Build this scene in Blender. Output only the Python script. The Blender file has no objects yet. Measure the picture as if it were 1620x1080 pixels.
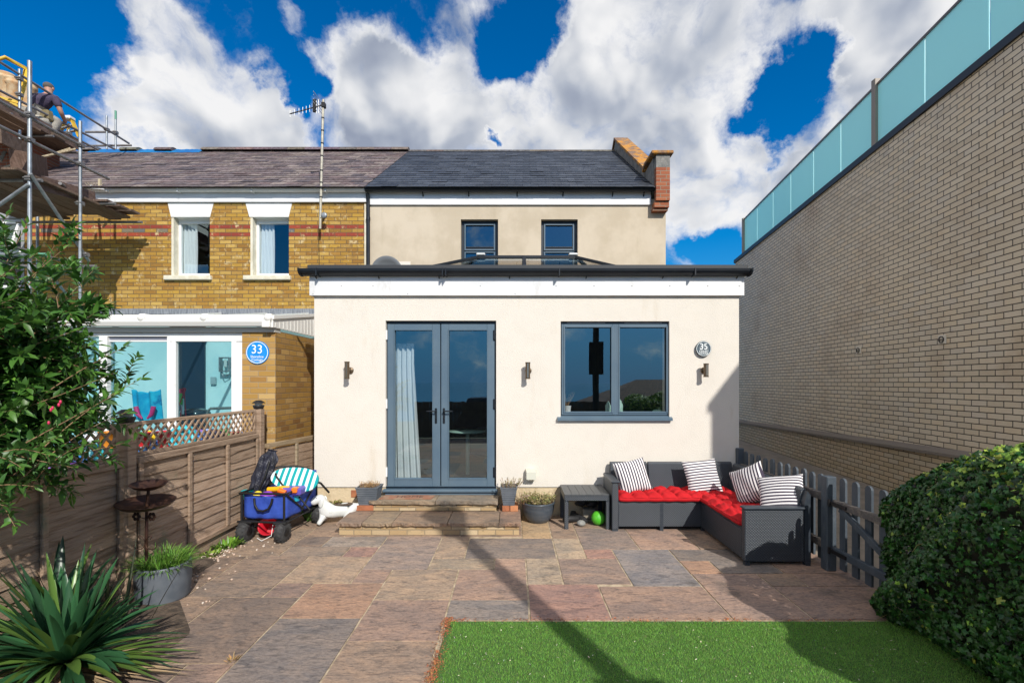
import bpy, math, random
import numpy as np
from mathutils import Vector, Matrix, Euler
random.seed(7); rng = np.random.default_rng(7)
D = bpy.data
scene = bpy.context.scene
COL = scene.collection
R = math.radians

# ---------------------------------------------------------------- camera
F, CX, CY, H = 735.0, 812.0, 605.0, 1.72
cd = D.cameras.new('camera'); cam = D.objects.new('camera', cd); COL.objects.link(cam)
cam.location = (0, 0, H); cam.rotation_euler = (R(90), 0, 0)
cd.sensor_width = 36; cd.lens = F / 1620 * 36
cd.shift_x = -2 / 1620; cd.shift_y = 65 / 1620
cd.clip_end = 20000; cd.clip_start = 0.05
scene.camera = cam
def P(px, py, Y): return Vector(((px - CX) * Y / F, Y, H + (CY - py) * Y / F))
def G(px, py):
    Y = F * H / (py - CY); return Vector(((px - CX) * Y / F, Y, 0))

# ---------------------------------------------------------------- light
LD = Vector((-0.47, 1.0, -0.80)).normalized()          # direction the sunlight travels
sl = D.lights.new('sun', 'SUN'); sun = D.objects.new('sun', sl); COL.objects.link(sun)
sun.location = (4, -8, 9)
sl.energy = 3.9; sl.angle = R(0.55); sl.color = (1.0, 0.955, 0.88)
sun.rotation_euler = LD.to_track_quat('-Z', 'Y').to_euler()
elev = math.asin(-LD.z); az = math.atan2(-LD.x, -LD.y)
vs = scene.view_settings
vs.view_transform = 'Standard'; vs.look = 'None'; vs.gamma = 1; vs.exposure = 0.26
vs.use_curve_mapping = False

# ---------------------------------------------------------------- node helpers
def setin(nt, node, idx, v):
    if v is None: return
    s = node.inputs[idx]
    if isinstance(v, bpy.types.NodeSocket): nt.links.new(v, s)
    else: s.default_value = v
def nd(nt, t, **kw):
    n = nt.nodes.new(t)
    for k, v in kw.items(): setattr(n, k, v)
    return n
def mth(nt, op, a, b=None, c=None, clamp=False):
    n = nd(nt, 'ShaderNodeMath', operation=op); n.use_clamp = clamp
    setin(nt, n, 0, a); setin(nt, n, 1, b); setin(nt, n, 2, c); return n.outputs[0]
def vmt(nt, op, a, b=None, out=0):
    n = nd(nt, 'ShaderNodeVectorMath', operation=op)
    setin(nt, n, 0, a); setin(nt, n, 1, b); return n.outputs[out]
def mixc(nt, f, a, b, blend='MIX'):
    n = nd(nt, 'ShaderNodeMix', data_type='RGBA', blend_type=blend)
    setin(nt, n, 0, f); setin(nt, n, 6, c4(a)); setin(nt, n, 7, c4(b)); return n.outputs[2]
def c4(c):
    if isinstance(c, (tuple, list)) and len(c) == 3: return (c[0], c[1], c[2], 1)
    return c
def smooth(nt, v, lo, hi, a=0.0, b=1.0):
    n = nd(nt, 'ShaderNodeMapRange', interpolation_type='SMOOTHSTEP')
    for i, x in enumerate((v, lo, hi, a, b)): setin(nt, n, i, x)
    return n.outputs[0]
def ramp(nt, f, stops, interp='LINEAR'):
    n = nd(nt, 'ShaderNodeValToRGB'); cr = n.color_ramp; cr.interpolation = interp
    while len(cr.elements) < len(stops): cr.elements.new(0.5)
    for e, (p, c) in zip(cr.elements, stops): e.position = p; e.color = c4(c)
    setin(nt, n, 0, f); return n.outputs[0]
def noise(nt, vec, scale, detail=4, rough=0.55, dist=0.0, out=0):
    n = nd(nt, 'ShaderNodeTexNoise'); setin(nt, n, 'Vector', vec)
    n.inputs['Scale'].default_value = scale; n.inputs['Detail'].default_value = detail
    n.inputs['Roughness'].default_value = rough; n.inputs['Distortion'].default_value = dist
    return n.outputs[out]
def scalev(nt, vec, s): return vmt(nt, 'MULTIPLY', vec, tuple(s))

# ---------------------------------------------------------------- sky
w = D.worlds.new('World'); scene.world = w; w.use_nodes = True
nt = w.node_tree; nt.nodes.clear()
tc = nd(nt, 'ShaderNodeTexCoord'); dirv = vmt(nt, 'NORMALIZE', tc.outputs['Generated'])
sky = nd(nt, 'ShaderNodeTexSky', sky_type='NISHITA'); sky.sun_disc = False
sky.sun_elevation = elev; sky.sun_rotation = az
sky.air_density = 1.0; sky.dust_density = 0.3; sky.ozone_density = 3.0
hs = nd(nt, 'ShaderNodeHueSaturation'); hs.inputs['Saturation'].default_value = 1.55
hs.inputs['Value'].default_value = 0.80; hs.inputs['Hue'].default_value = 0.505
nt.links.new(sky.outputs[0], hs.inputs['Color'])
blobs = [  # (px, py, r, strength) directions of the cloud masses, clear gaps negative
 (310,160,130,1.0),(225,180,60,.5),(380,190,90,.9),(262,50,50,.5),(420,235,60,.7),(180,220,60,.5),(330,230,130,.8),
 (90,75,60,.22),(590,130,110,.9),(700,130,120,1.0),(650,205,120,1.0),(800,200,100,1.0),(735,50,60,.6),
 (445,40,36,.45),(475,75,30,.35),(545,60,50,.35),(500,225,60,.6),(520,110,40,.3),
 (930,140,140,1.0),(1020,60,140,1.1),(1000,210,140,1.1),(1130,60,130,1.1),(880,240,90,.9),(1160,130,80,.8),
 (1300,10,110,1.0),(1430,20,120,1.0),(1200,310,110,1.0),(1110,320,90,.9),(1330,170,75,.8),(1400,110,80,.9),(1130,240,90,.7),
 (1480,-60,200,.8),(700,-80,90,.5),(1000,-120,300,.6),(1290,260,60,.45),
 (1290,95,72,-1.1),(1235,165,45,-.9),(1218,228,44,-1.1),(1180,215,26,-.5),(838,40,60,-1.0),(765,215,16,-1.3),(640,10,70,-.5),
 (452,180,34,-.9),(475,235,22,-.5),(495,150,32,-.7),(870,10,60,-.7),(1110,415,40,-1.3),(1300,300,20,-.2),(60,10,140,-.8),(430,110,45,-.45)]
def density(vec):
    acc = None
    for (px, py, r, s) in blobs:
        c = Vector(((px-CX)/F, 1, (CY-py)/F)).normalized()
        c2 = Vector(((px+r-CX)/F, 1, (CY-py)/F)).normalized(); c3 = Vector(((px-CX)/F, 1, (CY-py+r)/F)).normalized()
        rr = ((c-c2).length + (c-c3).length) / 2
        d = vmt(nt, 'DISTANCE', vec, tuple(c), out=1)
        v = smooth(nt, d, rr*0.25, rr*1.35, s, 0.0)
        acc = v if acc is None else mth(nt, 'ADD', acc, v)
    return acc
warp = noise(nt, dirv, 6.0, 7, 0.6, out=1)
wv = vmt(nt, 'MULTIPLY_ADD', warp, (0.16, 0.16, 0.16)); 
wv = vmt(nt, 'ADD', dirv, vmt(nt, 'MULTIPLY', vmt(nt, 'SUBTRACT', warp, (0.5, 0.5, 0.5)), (0.26, 0.26, 0.26)))
base = mth(nt, 'MINIMUM', density(wv), 1.25)
wv2 = vmt(nt, 'ADD', dirv, vmt(nt, 'MULTIPLY', vmt(nt, 'SUBTRACT', warp, (0.5, 0.5, 0.5)), (0.10, 0.10, 0.10)))
# unseen noise clouds behind, overhead and low left, added for neutral fill light
back = smooth(nt, noise(nt, dirv, 2.2, 4, 0.5), 0.40, 0.60, 0.0, 0.9)
yb = nd(nt, 'ShaderNodeSeparateXYZ'); nt.links.new(dirv, yb.inputs[0])
backm = mth(nt, 'MULTIPLY', smooth(nt, yb.outputs[1], 0.45, 0.1, 0.0, 1.0), smooth(nt, mth(nt, 'MULTIPLY_ADD', mth(nt, 'MAXIMUM', mth(nt, 'MULTIPLY', yb.outputs[0], -1.0), 0.0), 0.45, yb.outputs[2]), .30, .50, 0.0, 1.5))
base = mth(nt, 'ADD', base, mth(nt, 'MULTIPLY', back, backm))
n1 = noise(nt, wv2, 6.5, 10, 0.60, 0.5)
n2 = noise(nt, wv2, 20.0, 7, 0.62)
nl = noise(nt, dirv, 6.5, 3, 0.5, 0.3)
n1s = noise(nt, vmt(nt, 'ADD', dirv, (0.022, 0.0, 0.040)), 6.5, 3, 0.5, 0.3)
dens = mth(nt, 'ADD', base, mth(nt, 'MULTIPLY', mth(nt, 'SUBTRACT', n1, 0.5), 3.1))
dens = mth(nt, 'ADD', dens, mth(nt, 'MULTIPLY', mth(nt, 'SUBTRACT', n2, 0.5), 0.9))
alpha = smooth(nt, dens, 0.02, 1.22)
lit = mth(nt, 'MULTIPLY', mth(nt, 'SUBTRACT', nl, n1s), 3.2)
thick = smooth(nt, mth(nt, 'ADD', base, mth(nt, 'MULTIPLY', mth(nt, 'SUBTRACT', nl, .5), 3.0)), 0.60, 1.55)
n3 = noise(nt, vmt(nt, 'ADD', dirv, (3.1, 0.4, 1.2)), 4.5, 6, 0.55)
shade = mth(nt, 'ADD', mth(nt, 'SUBTRACT', mth(nt, 'MULTIPLY', thick, mth(nt, 'MULTIPLY_ADD', n3, 1.7, -0.22)), lit), 0.0, clamp=True)
ccol = ramp(nt, shade, [(0.0, (5.2, 5.2, 5.25)), (0.30, (4.2, 4.3, 4.5)), (0.65, (2.6, 2.85, 3.35)), (1.0, (1.75, 2.0, 2.6))])
ccol = mixc(nt, smooth(nt, yb.outputs[1], .35, -.2, 0.0, 1.0), ccol, (7.2, 6.7, 6.0))  # unseen rear clouds brightened and warmed as fill light
hz_m = smooth(nt, mth(nt, 'ABSOLUTE', yb.outputs[2]), 0.0, 0.42, 0.9, 0.0)
skb = mixc(nt, hz_m, hs.outputs[0], (.06, 1.62, 3.75))
skc = mixc(nt, alpha, skb, ccol)
bg = nd(nt, 'ShaderNodeBackground'); nt.links.new(skc, bg.inputs[0]); bg.inputs[1].default_value = 0.145
wo = nd(nt, 'ShaderNodeOutputWorld'); nt.links.new(bg.outputs[0], wo.inputs[0])
w.cycles.sampling_method = 'MANUAL'; w.cycles.sample_map_resolution = 512

# ---------------------------------------------------------------- materials
MATS = {}
def mat(name, col=(.5,.5,.5), rough=.6, metal=0.0, spec=.5, col2=None, vs_=4.0, vdet=5, vlo=.35, vhi=.65, stretch=(1,1,1),
        bump=0.0, bs=60.0, bstretch=(1,1,1), attr=False, coat=0.0, trans=0.0, alpha=None, dirt=None):
    if name in MATS: return MATS[name]
    m = D.materials.new(name); m.use_nodes = True; t = m.node_tree
    b = t.nodes['Principled BSDF']; MATS[name] = m
    tcn = nd(t, 'ShaderNodeTexCoord'); oc = tcn.outputs['Object']
    c = c4(col)
    if attr:
        a = nd(t, 'ShaderNodeAttribute', attribute_name='col'); c = a.outputs['Color']
    if col2 is not None:
        n = noise(t, scalev(t, oc, stretch), vs_, vdet, .6)
        f = smooth(t, n, vlo, vhi)
        if attr: c = mixc(t, f, c, mixc(t, 1.0, c, col2, 'MULTIPLY'))
        else: c = mixc(t, f, c, col2)
    if dirt:   # (colour, scale, lo, hi, stretch)
        n = noise(t, scalev(t, vmt(t, 'ADD', oc, (7.3, 2.1, 4.4)), dirt[4]), dirt[1], 6, .65)
        c = mixc(t, smooth(t, n, dirt[2], dirt[3]), c, dirt[0])
    if isinstance(c, bpy.types.NodeSocket): t.links.new(c, b.inputs['Base Color'])
    else: b.inputs['Base Color'].default_value = c
    b.inputs['Roughness'].default_value = rough; b.inputs['Metallic'].default_value = metal
    b.inputs['Specular IOR Level'].default_value = spec; b.inputs['Coat Weight'].default_value = coat
    if bump:
        n = noise(t, scalev(t, oc, bstretch), bs, 4, .6)
        bn = nd(t, 'ShaderNodeBump'); bn.inputs['Strength'].default_value = bump; bn.inputs['Distance'].default_value = .02
        t.links.new(n, bn.inputs['Height']); t.links.new(bn.outputs[0], b.inputs['Normal'])
    if trans:
        tr = nd(t, 'ShaderNodeBsdfTranslucent'); 
        if isinstance(c, bpy.types.NodeSocket): t.links.new(c, tr.inputs[0])
        else: tr.inputs[0].default_value = c
        mx = nd(t, 'ShaderNodeMixShader'); mx.inputs[0].default_value = trans
        t.links.new(b.outputs[0], mx.inputs[1]); t.links.new(tr.outputs[0], mx.inputs[2])
        t.links.new(mx.outputs[0], t.nodes['Material Output'].inputs[0])
    return m
def glass(name, tint=(.6,.7,.72), f0=1.0, ior=1.6, rough=0.0, wav=0.0):
    if name in MATS: return MATS[name]
    m = D.materials.new(name); m.use_nodes = True; t = m.node_tree; t.nodes.clear(); MATS[name] = m
    tr = nd(t, 'ShaderNodeBsdfTransparent'); tr.inputs[0].default_value = c4(tint)
    gl = nd(t, 'ShaderNodeBsdfGlossy'); gl.inputs['Roughness'].default_value = rough; gl.inputs[0].default_value = (f0*.72, f0*.93, f0, 1)
    fr = nd(t, 'ShaderNodeFresnel'); bf = nd(t, 'ShaderNodeNewGeometry').outputs['Backfacing']
    t.links.new(mth(t, 'MULTIPLY_ADD', bf, 1.0/ior - ior, ior), fr.inputs[0])
    if wav:
        tcn = nd(t, 'ShaderNodeTexCoord'); n = noise(t, tcn.outputs['Object'], 1.6, 1, .4)
        bn = nd(t, 'ShaderNodeBump'); bn.inputs['Strength'].default_value = wav; bn.inputs['Distance'].default_value = .01
        t.links.new(n, bn.inputs['Height']); t.links.new(bn.outputs[0], gl.inputs['Normal'])
    mx = nd(t, 'ShaderNodeMixShader'); t.links.new(fr.outputs[0], mx.inputs[0])
    t.links.new(tr.outputs[0], mx.inputs[1]); t.links.new(gl.outputs[0], mx.inputs[2])
    o = nd(t, 'ShaderNodeOutputMaterial'); t.links.new(mx.outputs[0], o.inputs[0]); return m

def brick_mat(name, uax, palette, mortar, tw=.225, th=.075, joint=.011, bump=.35, rough=.85, spec=.3, voff=0.0, blotch=None,
              bands=None, bandpal=None, uoff=0.0, per=None):
    m = D.materials.new(name); m.use_nodes = True; t = m.node_tree; b = t.nodes['Principled BSDF']; MATS[name] = m
    tcn = nd(t, 'ShaderNodeTexCoord'); oc = tcn.outputs['Object']
    wob = vmt(t, 'MULTIPLY', vmt(t, 'SUBTRACT', noise(t, oc, 9.0, 2, .5, out=1), (.5,.5,.5)), (.006,.006,.006))
    oc2 = vmt(t, 'ADD', oc, wob)
    u = mth(t, 'ADD', vmt(t, 'DOT_PRODUCT', oc2, uax, out=1), uoff + 50 * tw)
    v = mth(t, 'ADD', vmt(t, 'DOT_PRODUCT', oc2, (0,0,1), out=1), voff + 20 * th)
    vr = mth(t, 'DIVIDE', v, th); row = mth(t, 'FLOOR', vr); fv = mth(t, 'SUBTRACT', vr, row)
    par = mth(t, 'MODULO', row, 2.0)
    ur = mth(t, 'ADD', mth(t, 'DIVIDE', u, tw), mth(t, 'MULTIPLY', par, .5)); cl = mth(t, 'FLOOR', ur); fu = mth(t, 'SUBTRACT', ur, cl)
    du = mth(t, 'MULTIPLY', mth(t, 'MINIMUM', fu, mth(t, 'SUBTRACT', 1.0, fu)), tw)
    dv = mth(t, 'MULTIPLY', mth(t, 'MINIMUM', fv, mth(t, 'SUBTRACT', 1.0, fv)), th)
    dmin = mth(t, 'MINIMUM', du, dv)
    face = smooth(t, dmin, joint * .35, joint * .62)
    cx = nd(t, 'ShaderNodeCombineXYZ'); t.links.new(cl, cx.inputs[0]); t.links.new(row, cx.inputs[1])
    wn = nd(t, 'ShaderNodeTexWhiteNoise', noise_dimensions='3D'); t.links.new(cx.outputs[0], wn.inputs[0])
    k = len(palette)
    c = ramp(t, wn.outputs[0], [((i + .5) / k, p) for i, p in enumerate(palette)])
    if bands:
        zc = vmt(t, 'DOT_PRODUCT', oc, (0,0,1), out=1)
        for (z0, z1, pal, prob) in bands:
            inb = mth(t, 'MULTIPLY', mth(t, 'GREATER_THAN', row, (z0 + voff) / th + 20 - .01), mth(t, 'LESS_THAN', row, (z1 + voff) / th + 20 - .01))
            w2 = nd(t, 'ShaderNodeTexWhiteNoise', noise_dimensions='3D'); t.links.new(vmt(t, 'ADD', cx.outputs[0], (9.5, 3.5, 1.5)), w2.inputs[0])
            inb = mth(t, 'MULTIPLY', inb, mth(t, 'LESS_THAN', w2.outputs[0], prob))
            c = mixc(t, inb, c, ramp(t, wn.outputs[0], [(.2, pal[0]), (.8, pal[1])]))
    if blotch:
        for (bc, bsx, lo, hi) in blotch:
            n = noise(t, vmt(t, 'ADD', oc, (bsx, 1.0, 2.0)), bsx, 7, .68)
            c = mixc(t, smooth(t, n, lo, hi), c, bc)
    fine = noise(t, oc, 140.0, 3, .6)
    c = mixc(t, mth(t, 'MULTIPLY', mth(t, 'SUBTRACT', fine, .4), .55, clamp=True), c, (.03,.025,.02))
    mc = mixc(t, noise(t, oc, 6.0, 5, .6), mortar, tuple(x * .6 for x in mortar))
    c = mixc(t, face, mc, c)
    t.links.new(c, b.inputs['Base Color']); b.inputs['Roughness'].default_value = rough; b.inputs['Specular IOR Level'].default_value = spec
    hgt = mth(t, 'ADD', face, mth(t, 'MULTIPLY', mth(t, 'ADD', wn.outputs[0], fine), .25))
    bn = nd(t, 'ShaderNodeBump'); bn.inputs['Strength'].default_value = bump; bn.inputs['Distance'].default_value = .008
    t.links.new(hgt, bn.inputs['Height']); t.links.new(bn.outputs[0], b.inputs['Normal'])
    return m

# ---------------------------------------------------------------- object helpers
def tag(o, label=None, cat=None, group=None, kind=None):
    if label: o['label'] = label
    if cat: o['category'] = cat
    if group: o['group'] = group
    if kind: o['kind'] = kind
    return o
def thing(name, label, cat, loc=(0,0,0), group=None):
    o = D.objects.new(name, None); COL.objects.link(o); o.location = loc; o.empty_display_size = .1
    return tag(o, label, cat, group)
def wloc(o):
    v = Vector(o.location); p = o.parent
    return v
def link(o, parent=None):
    COL.objects.link(o)
    if parent is not None:
        o.parent = parent
        inv = Matrix.Translation(-Vector(parent.location)) if parent.type == 'EMPTY' else Matrix.Identity(4)
        if parent.type != 'EMPTY' and parent.get('_loc') is not None: inv = Matrix.Identity(4)
        o.matrix_parent_inverse = inv
    return o
def cp_tree(o, parent=None):
    c = o.copy(); COL.objects.link(c)
    if parent is not None:
        mpi = o.matrix_parent_inverse.copy(); c.parent = parent; c.matrix_parent_inverse = mpi
    for ch in [x for x in list(D.objects) if x.parent == o]: cp_tree(ch, c)
    return c

class MB:
    def __init__(s): s.v = []; s.f = []; s.c = []; s.sm = []
    def add(s, vs, fs, col=None, smooth=False):
        o = len(s.v); s.v += [tuple(v) for v in vs]
        for f in fs: s.f.append(tuple(i + o for i in f)); s.c.append(col); s.sm.append(smooth)
        return s
    def quad(s, a, b, c, d, col=None): return s.add([a, b, c, d], [(0,1,2,3)], col)
    def box(s, x0, x1, y0, y1, z0, z1, col=None, bev=0.0, M=None):
        x0, x1 = min(x0,x1), max(x0,x1); y0, y1 = min(y0,y1), max(y0,y1); z0, z1 = min(z0,z1), max(z0,z1)
        if bev <= 0:
            vs = [(x,y,z) for z in (z0,z1) for y in (y0,y1) for x in (x0,x1)]
            fs = [(0,2,3,1),(4,5,7,6),(0,1,5,4),(2,6,7,3),(0,4,6,2),(1,3,7,5)]
        else:
            b = min(bev, (x1-x0)*.45, (y1-y0)*.45, (z1-z0)*.45)
            vs = []; idx = {}
            for ix, X in enumerate((x0, x1)):
                for iy, Y in enumerate((y0, y1)):
                    for iz, Z in enumerate((z0, z1)):
                        sx, sy, sz = (1,-1)[ix], (1,-1)[iy], (1,-1)[iz]
                        for ax in range(3):
                            q = [X + sx*b, Y + sy*b, Z + sz*b]; q[ax] = (X, Y, Z)[ax]
                            idx[(ix,iy,iz,ax)] = len(vs); vs.append(tuple(q))
            fs = []
            I = lambda a,b_,c,d: idx[(a,b_,c,d)]
            for k in (0,1):
                f = [I(k,0,0,0), I(k,1,0,0), I(k,1,1,0), I(k,0,1,0)]; fs.append(tuple(f) if k else tuple(f[::-1]))
                f = [I(0,k,0,1), I(1,k,0,1), I(1,k,1,1), I(0,k,1,1)]; fs.append(tuple(f[::-1]) if k else tuple(f))
                f = [I(0,0,k,2), I(1,0,k,2), I(1,1,k,2), I(0,1,k,2)]; fs.append(tuple(f) if k else tuple(f[::-1]))
            for i in (0,1):
                for j in (0,1):
                    fs.append((I(0,i,j,1), I(1,i,j,1), I(1,i,j,2), I(0,i,j,2)) if (i + j) % 2 else (I(0,i,j,2), I(1,i,j,2), I(1,i,j,1), I(0,i,j,1)))
                    fs.append((I(i,0,j,0), I(i,1,j,0), I(i,1,j,2), I(i,0,j,2)) if (i + j) % 2 == 0 else (I(i,0,j,2), I(i,1,j,2), I(i,1,j,0), I(i,0,j,0)))
                    fs.append((I(i,j,0,0), I(i,j,1,0), I(i,j,1,1), I(i,j,0,1)) if (i + j) % 2 else (I(i,j,0,1), I(i,j,1,1), I(i,j,1,0), I(i,j,0,0)))
                    for k in (0,1):
                        f = (I(i,j,k,0), I(i,j,k,1), I(i,j,k,2)); fs.append(f if (i+j+k) % 2 else f[::-1])
        if M is not None: vs = [M @ Vector(v) for v in vs]
        return s.add(vs, fs, col)
    def beam(s, p, q, w, h, up=(0,0,1), col=None, bev=0.0):
        p = Vector(p); q = Vector(q); d = q - p; L = d.length; d.normalize()
        u = Vector(up); sx = d.cross(u)
        if sx.length < 1e-4: sx = d.cross(Vector((1,0,0)))
        sx.normalize(); u = sx.cross(d)
        M = Matrix(((sx.x, d.x, u.x, p.x), (sx.y, d.y, u.y, p.y), (sx.z, d.z, u.z, p.z), (0,0,0,1)))
        return s.box(-w/2, w/2, 0, L, -h/2, h/2, col, bev, M)
    def tube(s, pts, r, n=10, col=None, cap=True):
        pts = [Vector(p) for p in pts]; rs = r if isinstance(r, (list, tuple)) else [r] * len(pts)
        vs = []; fs = []; prev = None
        for i, p in enumerate(pts):
            d = (pts[min(i+1, len(pts)-1)] - pts[max(i-1, 0)]).normalized()
            a = prev if prev is not None else (Vector((0,0,1)) if abs(d.z) < .9 else Vector((1,0,0)))
            x = (a - d * a.dot(d)).normalized(); y = d.cross(x); prev = x
            for k in range(n):
                t = 2*math.pi*k/n; vs.append(p + (x*math.cos(t) + y*math.sin(t)) * rs[i])
        for i in range(len(pts)-1):
            for k in range(n):
                fs.append((i*n+k, i*n+(k+1) % n, (i+1)*n+(k+1) % n, (i+1)*n+k))
        s.add(vs, fs, col, True)
        if cap:
            s.add(vs[:n], [tuple(range(n))[::-1]], col); s.add(vs[-n:], [tuple(range(n))], col)
        return s
    def lathe(s, c, prof, n=24, col=None, M=None, sx=1.0, sy=1.0, smooth=True):
        vs = []; fs = []
        for (r, z) in prof:
            for k in range(n):
                t = 2*math.pi*k/n; v = Vector((r*math.cos(t)*sx, r*math.sin(t)*sy, z))
                if M is not None: v = M @ v
                vs.append(Vector(c) + v)
        for i in range(len(prof)-1):
            for k in range(n): fs.append((i*n+k, i*n+(k+1) % n, (i+1)*n+(k+1) % n, (i+1)*n+k))
        s.add(vs, fs, col, smooth)
        if prof[0][0] > 1e-4: s.add(vs[:n], [tuple(range(n))[::-1]], col)
        if prof[-1][0] > 1e-4: s.add(vs[-n:], [tuple(range(n))], col)
        return s
    def ball(s, c, r, n=14, m=9, col=None, M=None, jit=0.0):
        rx, ry, rz = r if isinstance(r, (tuple, list)) else (r, r, r)
        vs = []; fs = []
        for i in range(m+1):
            a = math.pi*i/m
            for k in range(n):
                t = 2*math.pi*k/n; j = 1 + (random.uniform(-jit, jit) if 0 < i < m else 0)
                v = Vector((rx*math.sin(a)*math.cos(t)*j, ry*math.sin(a)*math.sin(t)*j, -rz*math.cos(a)*j))
                if M is not None: v = M @ v
                vs.append(Vector(c) + v)
        for i in range(m):
            for k in range(n): fs.append((i*n+k, i*n+(k+1) % n, (i+1)*n+(k+1) % n, (i+1)*n+k))
        return s.add(vs, fs, col, True)
    def prism(s, poly, vec, col=None, smooth=False):
        n = len(poly); a = [Vector(p) for p in poly]; b = [p + Vector(vec) for p in a]
        fs = [tuple(range(n))[::-1], tuple(range(n, 2*n))] + [(i, (i+1) % n, n+(i+1) % n, n+i) for i in range(n)]
        return s.add(a + b, fs, col)
    def wall(s, x0, x1, z0, z1, y0, y1, holes, col=None):
        xs = sorted({x0, x1} | {h[0] for h in holes} | {h[1] for h in holes}); zs = sorted({z0, z1} | {h[2] for h in holes} | {h[3] for h in holes})
        for i in range(len(xs)-1):
            for j in range(len(zs)-1):
                cx = (xs[i]+xs[i+1])/2; cz = (zs[j]+zs[j+1])/2
                if any(h[0] < cx < h[1] and h[2] < cz < h[3] for h in holes): continue
                a, b, c, d = xs[i], xs[i+1], zs[j], zs[j+1]
                s.quad((a,y0,c), (b,y0,c), (b,y0,d), (a,y0,d), col)
                s.quad((a,y1,c), (a,y1,d), (b,y1,d), (b,y1,c), col)
        for (a, b, c, d) in holes:
            s.quad((a,y0,c), (a,y0,d), (a,y1,d), (a,y1,c), col); s.quad((b,y0,c), (b,y1,c), (b,y1,d), (b,y0,d), col)
            s.quad((a,y0,d), (b,y0,d), (b,y1,d), (a,y1,d), col); s.quad((a,y0,c), (a,y1,c), (b,y1,c), (b,y0,c), col)
        s.quad((x0,y0,z0), (x0,y0,z1), (x0,y1,z1), (x0,y1,z0), col); s.quad((x1,y0,z0), (x1,y1,z0), (x1,y1,z1), (x1,y0,z1), col)
        s.quad((x0,y0,z1), (x1,y0,z1), (x1,y1,z1), (x0,y1,z1), col); s.quad((x0,y0,z0), (x0,y1,z0), (x1,y1,z0), (x1,y0,z0), col)
        return s
    def frame(s, x0, x1, z0, z1, w, y0, y1, col=None, wb=None, bev=.004):
        wb = wb or w
        s.box(x0, x0+w, y0, y1, z0, z1, col, bev); s.box(x1-w, x1, y0, y1, z0, z1, col, bev)
        s.box(x0+w, x1-w, y0, y1, z1-w, z1, col, bev); s.box(x0+w, x1-w, y0, y1, z0, z0+wb, col, bev); return s
    def build(s, name, m, parent=None, bevel=0):
        me = D.meshes.new(name); me.from_pydata(s.v, [], s.f)
        if any(c is not None for c in s.c):
            a = me.color_attributes.new('col', 'FLOAT_COLOR', 'CORNER'); buf = []
            for f, c in zip(s.f, s.c):
                c = c or (.5,.5,.5); buf += [c[0], c[1], c[2], 1.0] * len(f)
            a.data.foreach_set('color', buf)
        me.polygons.foreach_set('use_smooth', s.sm); me.materials.append(m); me.update()
        o = D.objects.new(name, me); link(o, parent)
        if bevel:
            bm = o.modifiers.new('bevel', 'BEVEL'); bm.width = bevel; bm.segments = 2; bm.limit_method = 'ANGLE'; bm.angle_limit = R(40)
        return o

def npmesh(name, verts, faces, cols, m, parent=None, smooth=False):
    """verts (N,3), faces (M,k), cols (M,3) per face"""
    me = D.meshes.new(name); k = faces.shape[1]
    me.vertices.add(len(verts)); me.vertices.foreach_set('co', verts.astype(np.float32).ravel())
    me.loops.add(faces.size); me.loops.foreach_set('vertex_index', faces.astype(np.int32).ravel())
    me.polygons.add(len(faces)); me.polygons.foreach_set('loop_start', np.arange(0, faces.size, k, dtype=np.int32))
    me.polygons.foreach_set('use_smooth', np.full(len(faces), smooth))
    me.update(calc_edges=True)
    a = me.color_attributes.new('col', 'FLOAT_COLOR', 'CORNER')
    cc = np.ones((len(faces), k, 4), np.float32); cc[:, :, :3] = cols[:, None, :]
    a.data.foreach_set('color', cc.ravel()); me.materials.append(m)
    o = D.objects.new(name, me); link(o, parent); return o
def unit(a): return a / np.maximum(np.linalg.norm(a, axis=1, keepdims=True), 1e-9)
def leaves(pos, dirs, nrm, L, W, cols, fold=.25, droop=.15, wide=.4):
    """folded pointed leaves: 2 rows of quads each side; returns verts, faces, cols"""
    n = len(pos); dirs = unit(dirs); side = unit(np.cross(dirs, nrm)); up = unit(np.cross(side, dirs))
    L = np.broadcast_to(L, (n,))[:, None]; W = np.broadcast_to(W, (n,))[:, None]
    base = pos; tip = pos + dirs*L - up*L*droop*1.2
    m1 = pos + dirs*L*wide*.75 ; m2 = pos + dirs*L*.72 - up*L*droop*.4
    l1 = m1 - side*W + up*W*fold; r1 = m1 + side*W + up*W*fold
    l2 = m2 - side*W*.62 + up*W*fold*.6; r2 = m2 + side*W*.62 + up*W*fold*.6
    V = np.stack([base, m1, m2, tip, l1, r1, l2, r2], 1).reshape(-1, 3)
    fq = np.array([[0,1,4,4],[0,5,1,1]])
    F4 = np.array([[1,2,6,4],[1,5,7,2],])
    tri = np.array([[0,1,4],[0,5,1],[4,1,2],[4,2,6],[1,5,7],[1,7,2],[6,2,3],[2,7,3]])
    Fa = (tri[None] + (np.arange(n)*8)[:, None, None]).reshape(-1, 3)
    return V, Fa, np.repeat(cols, 8, axis=0)
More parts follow.
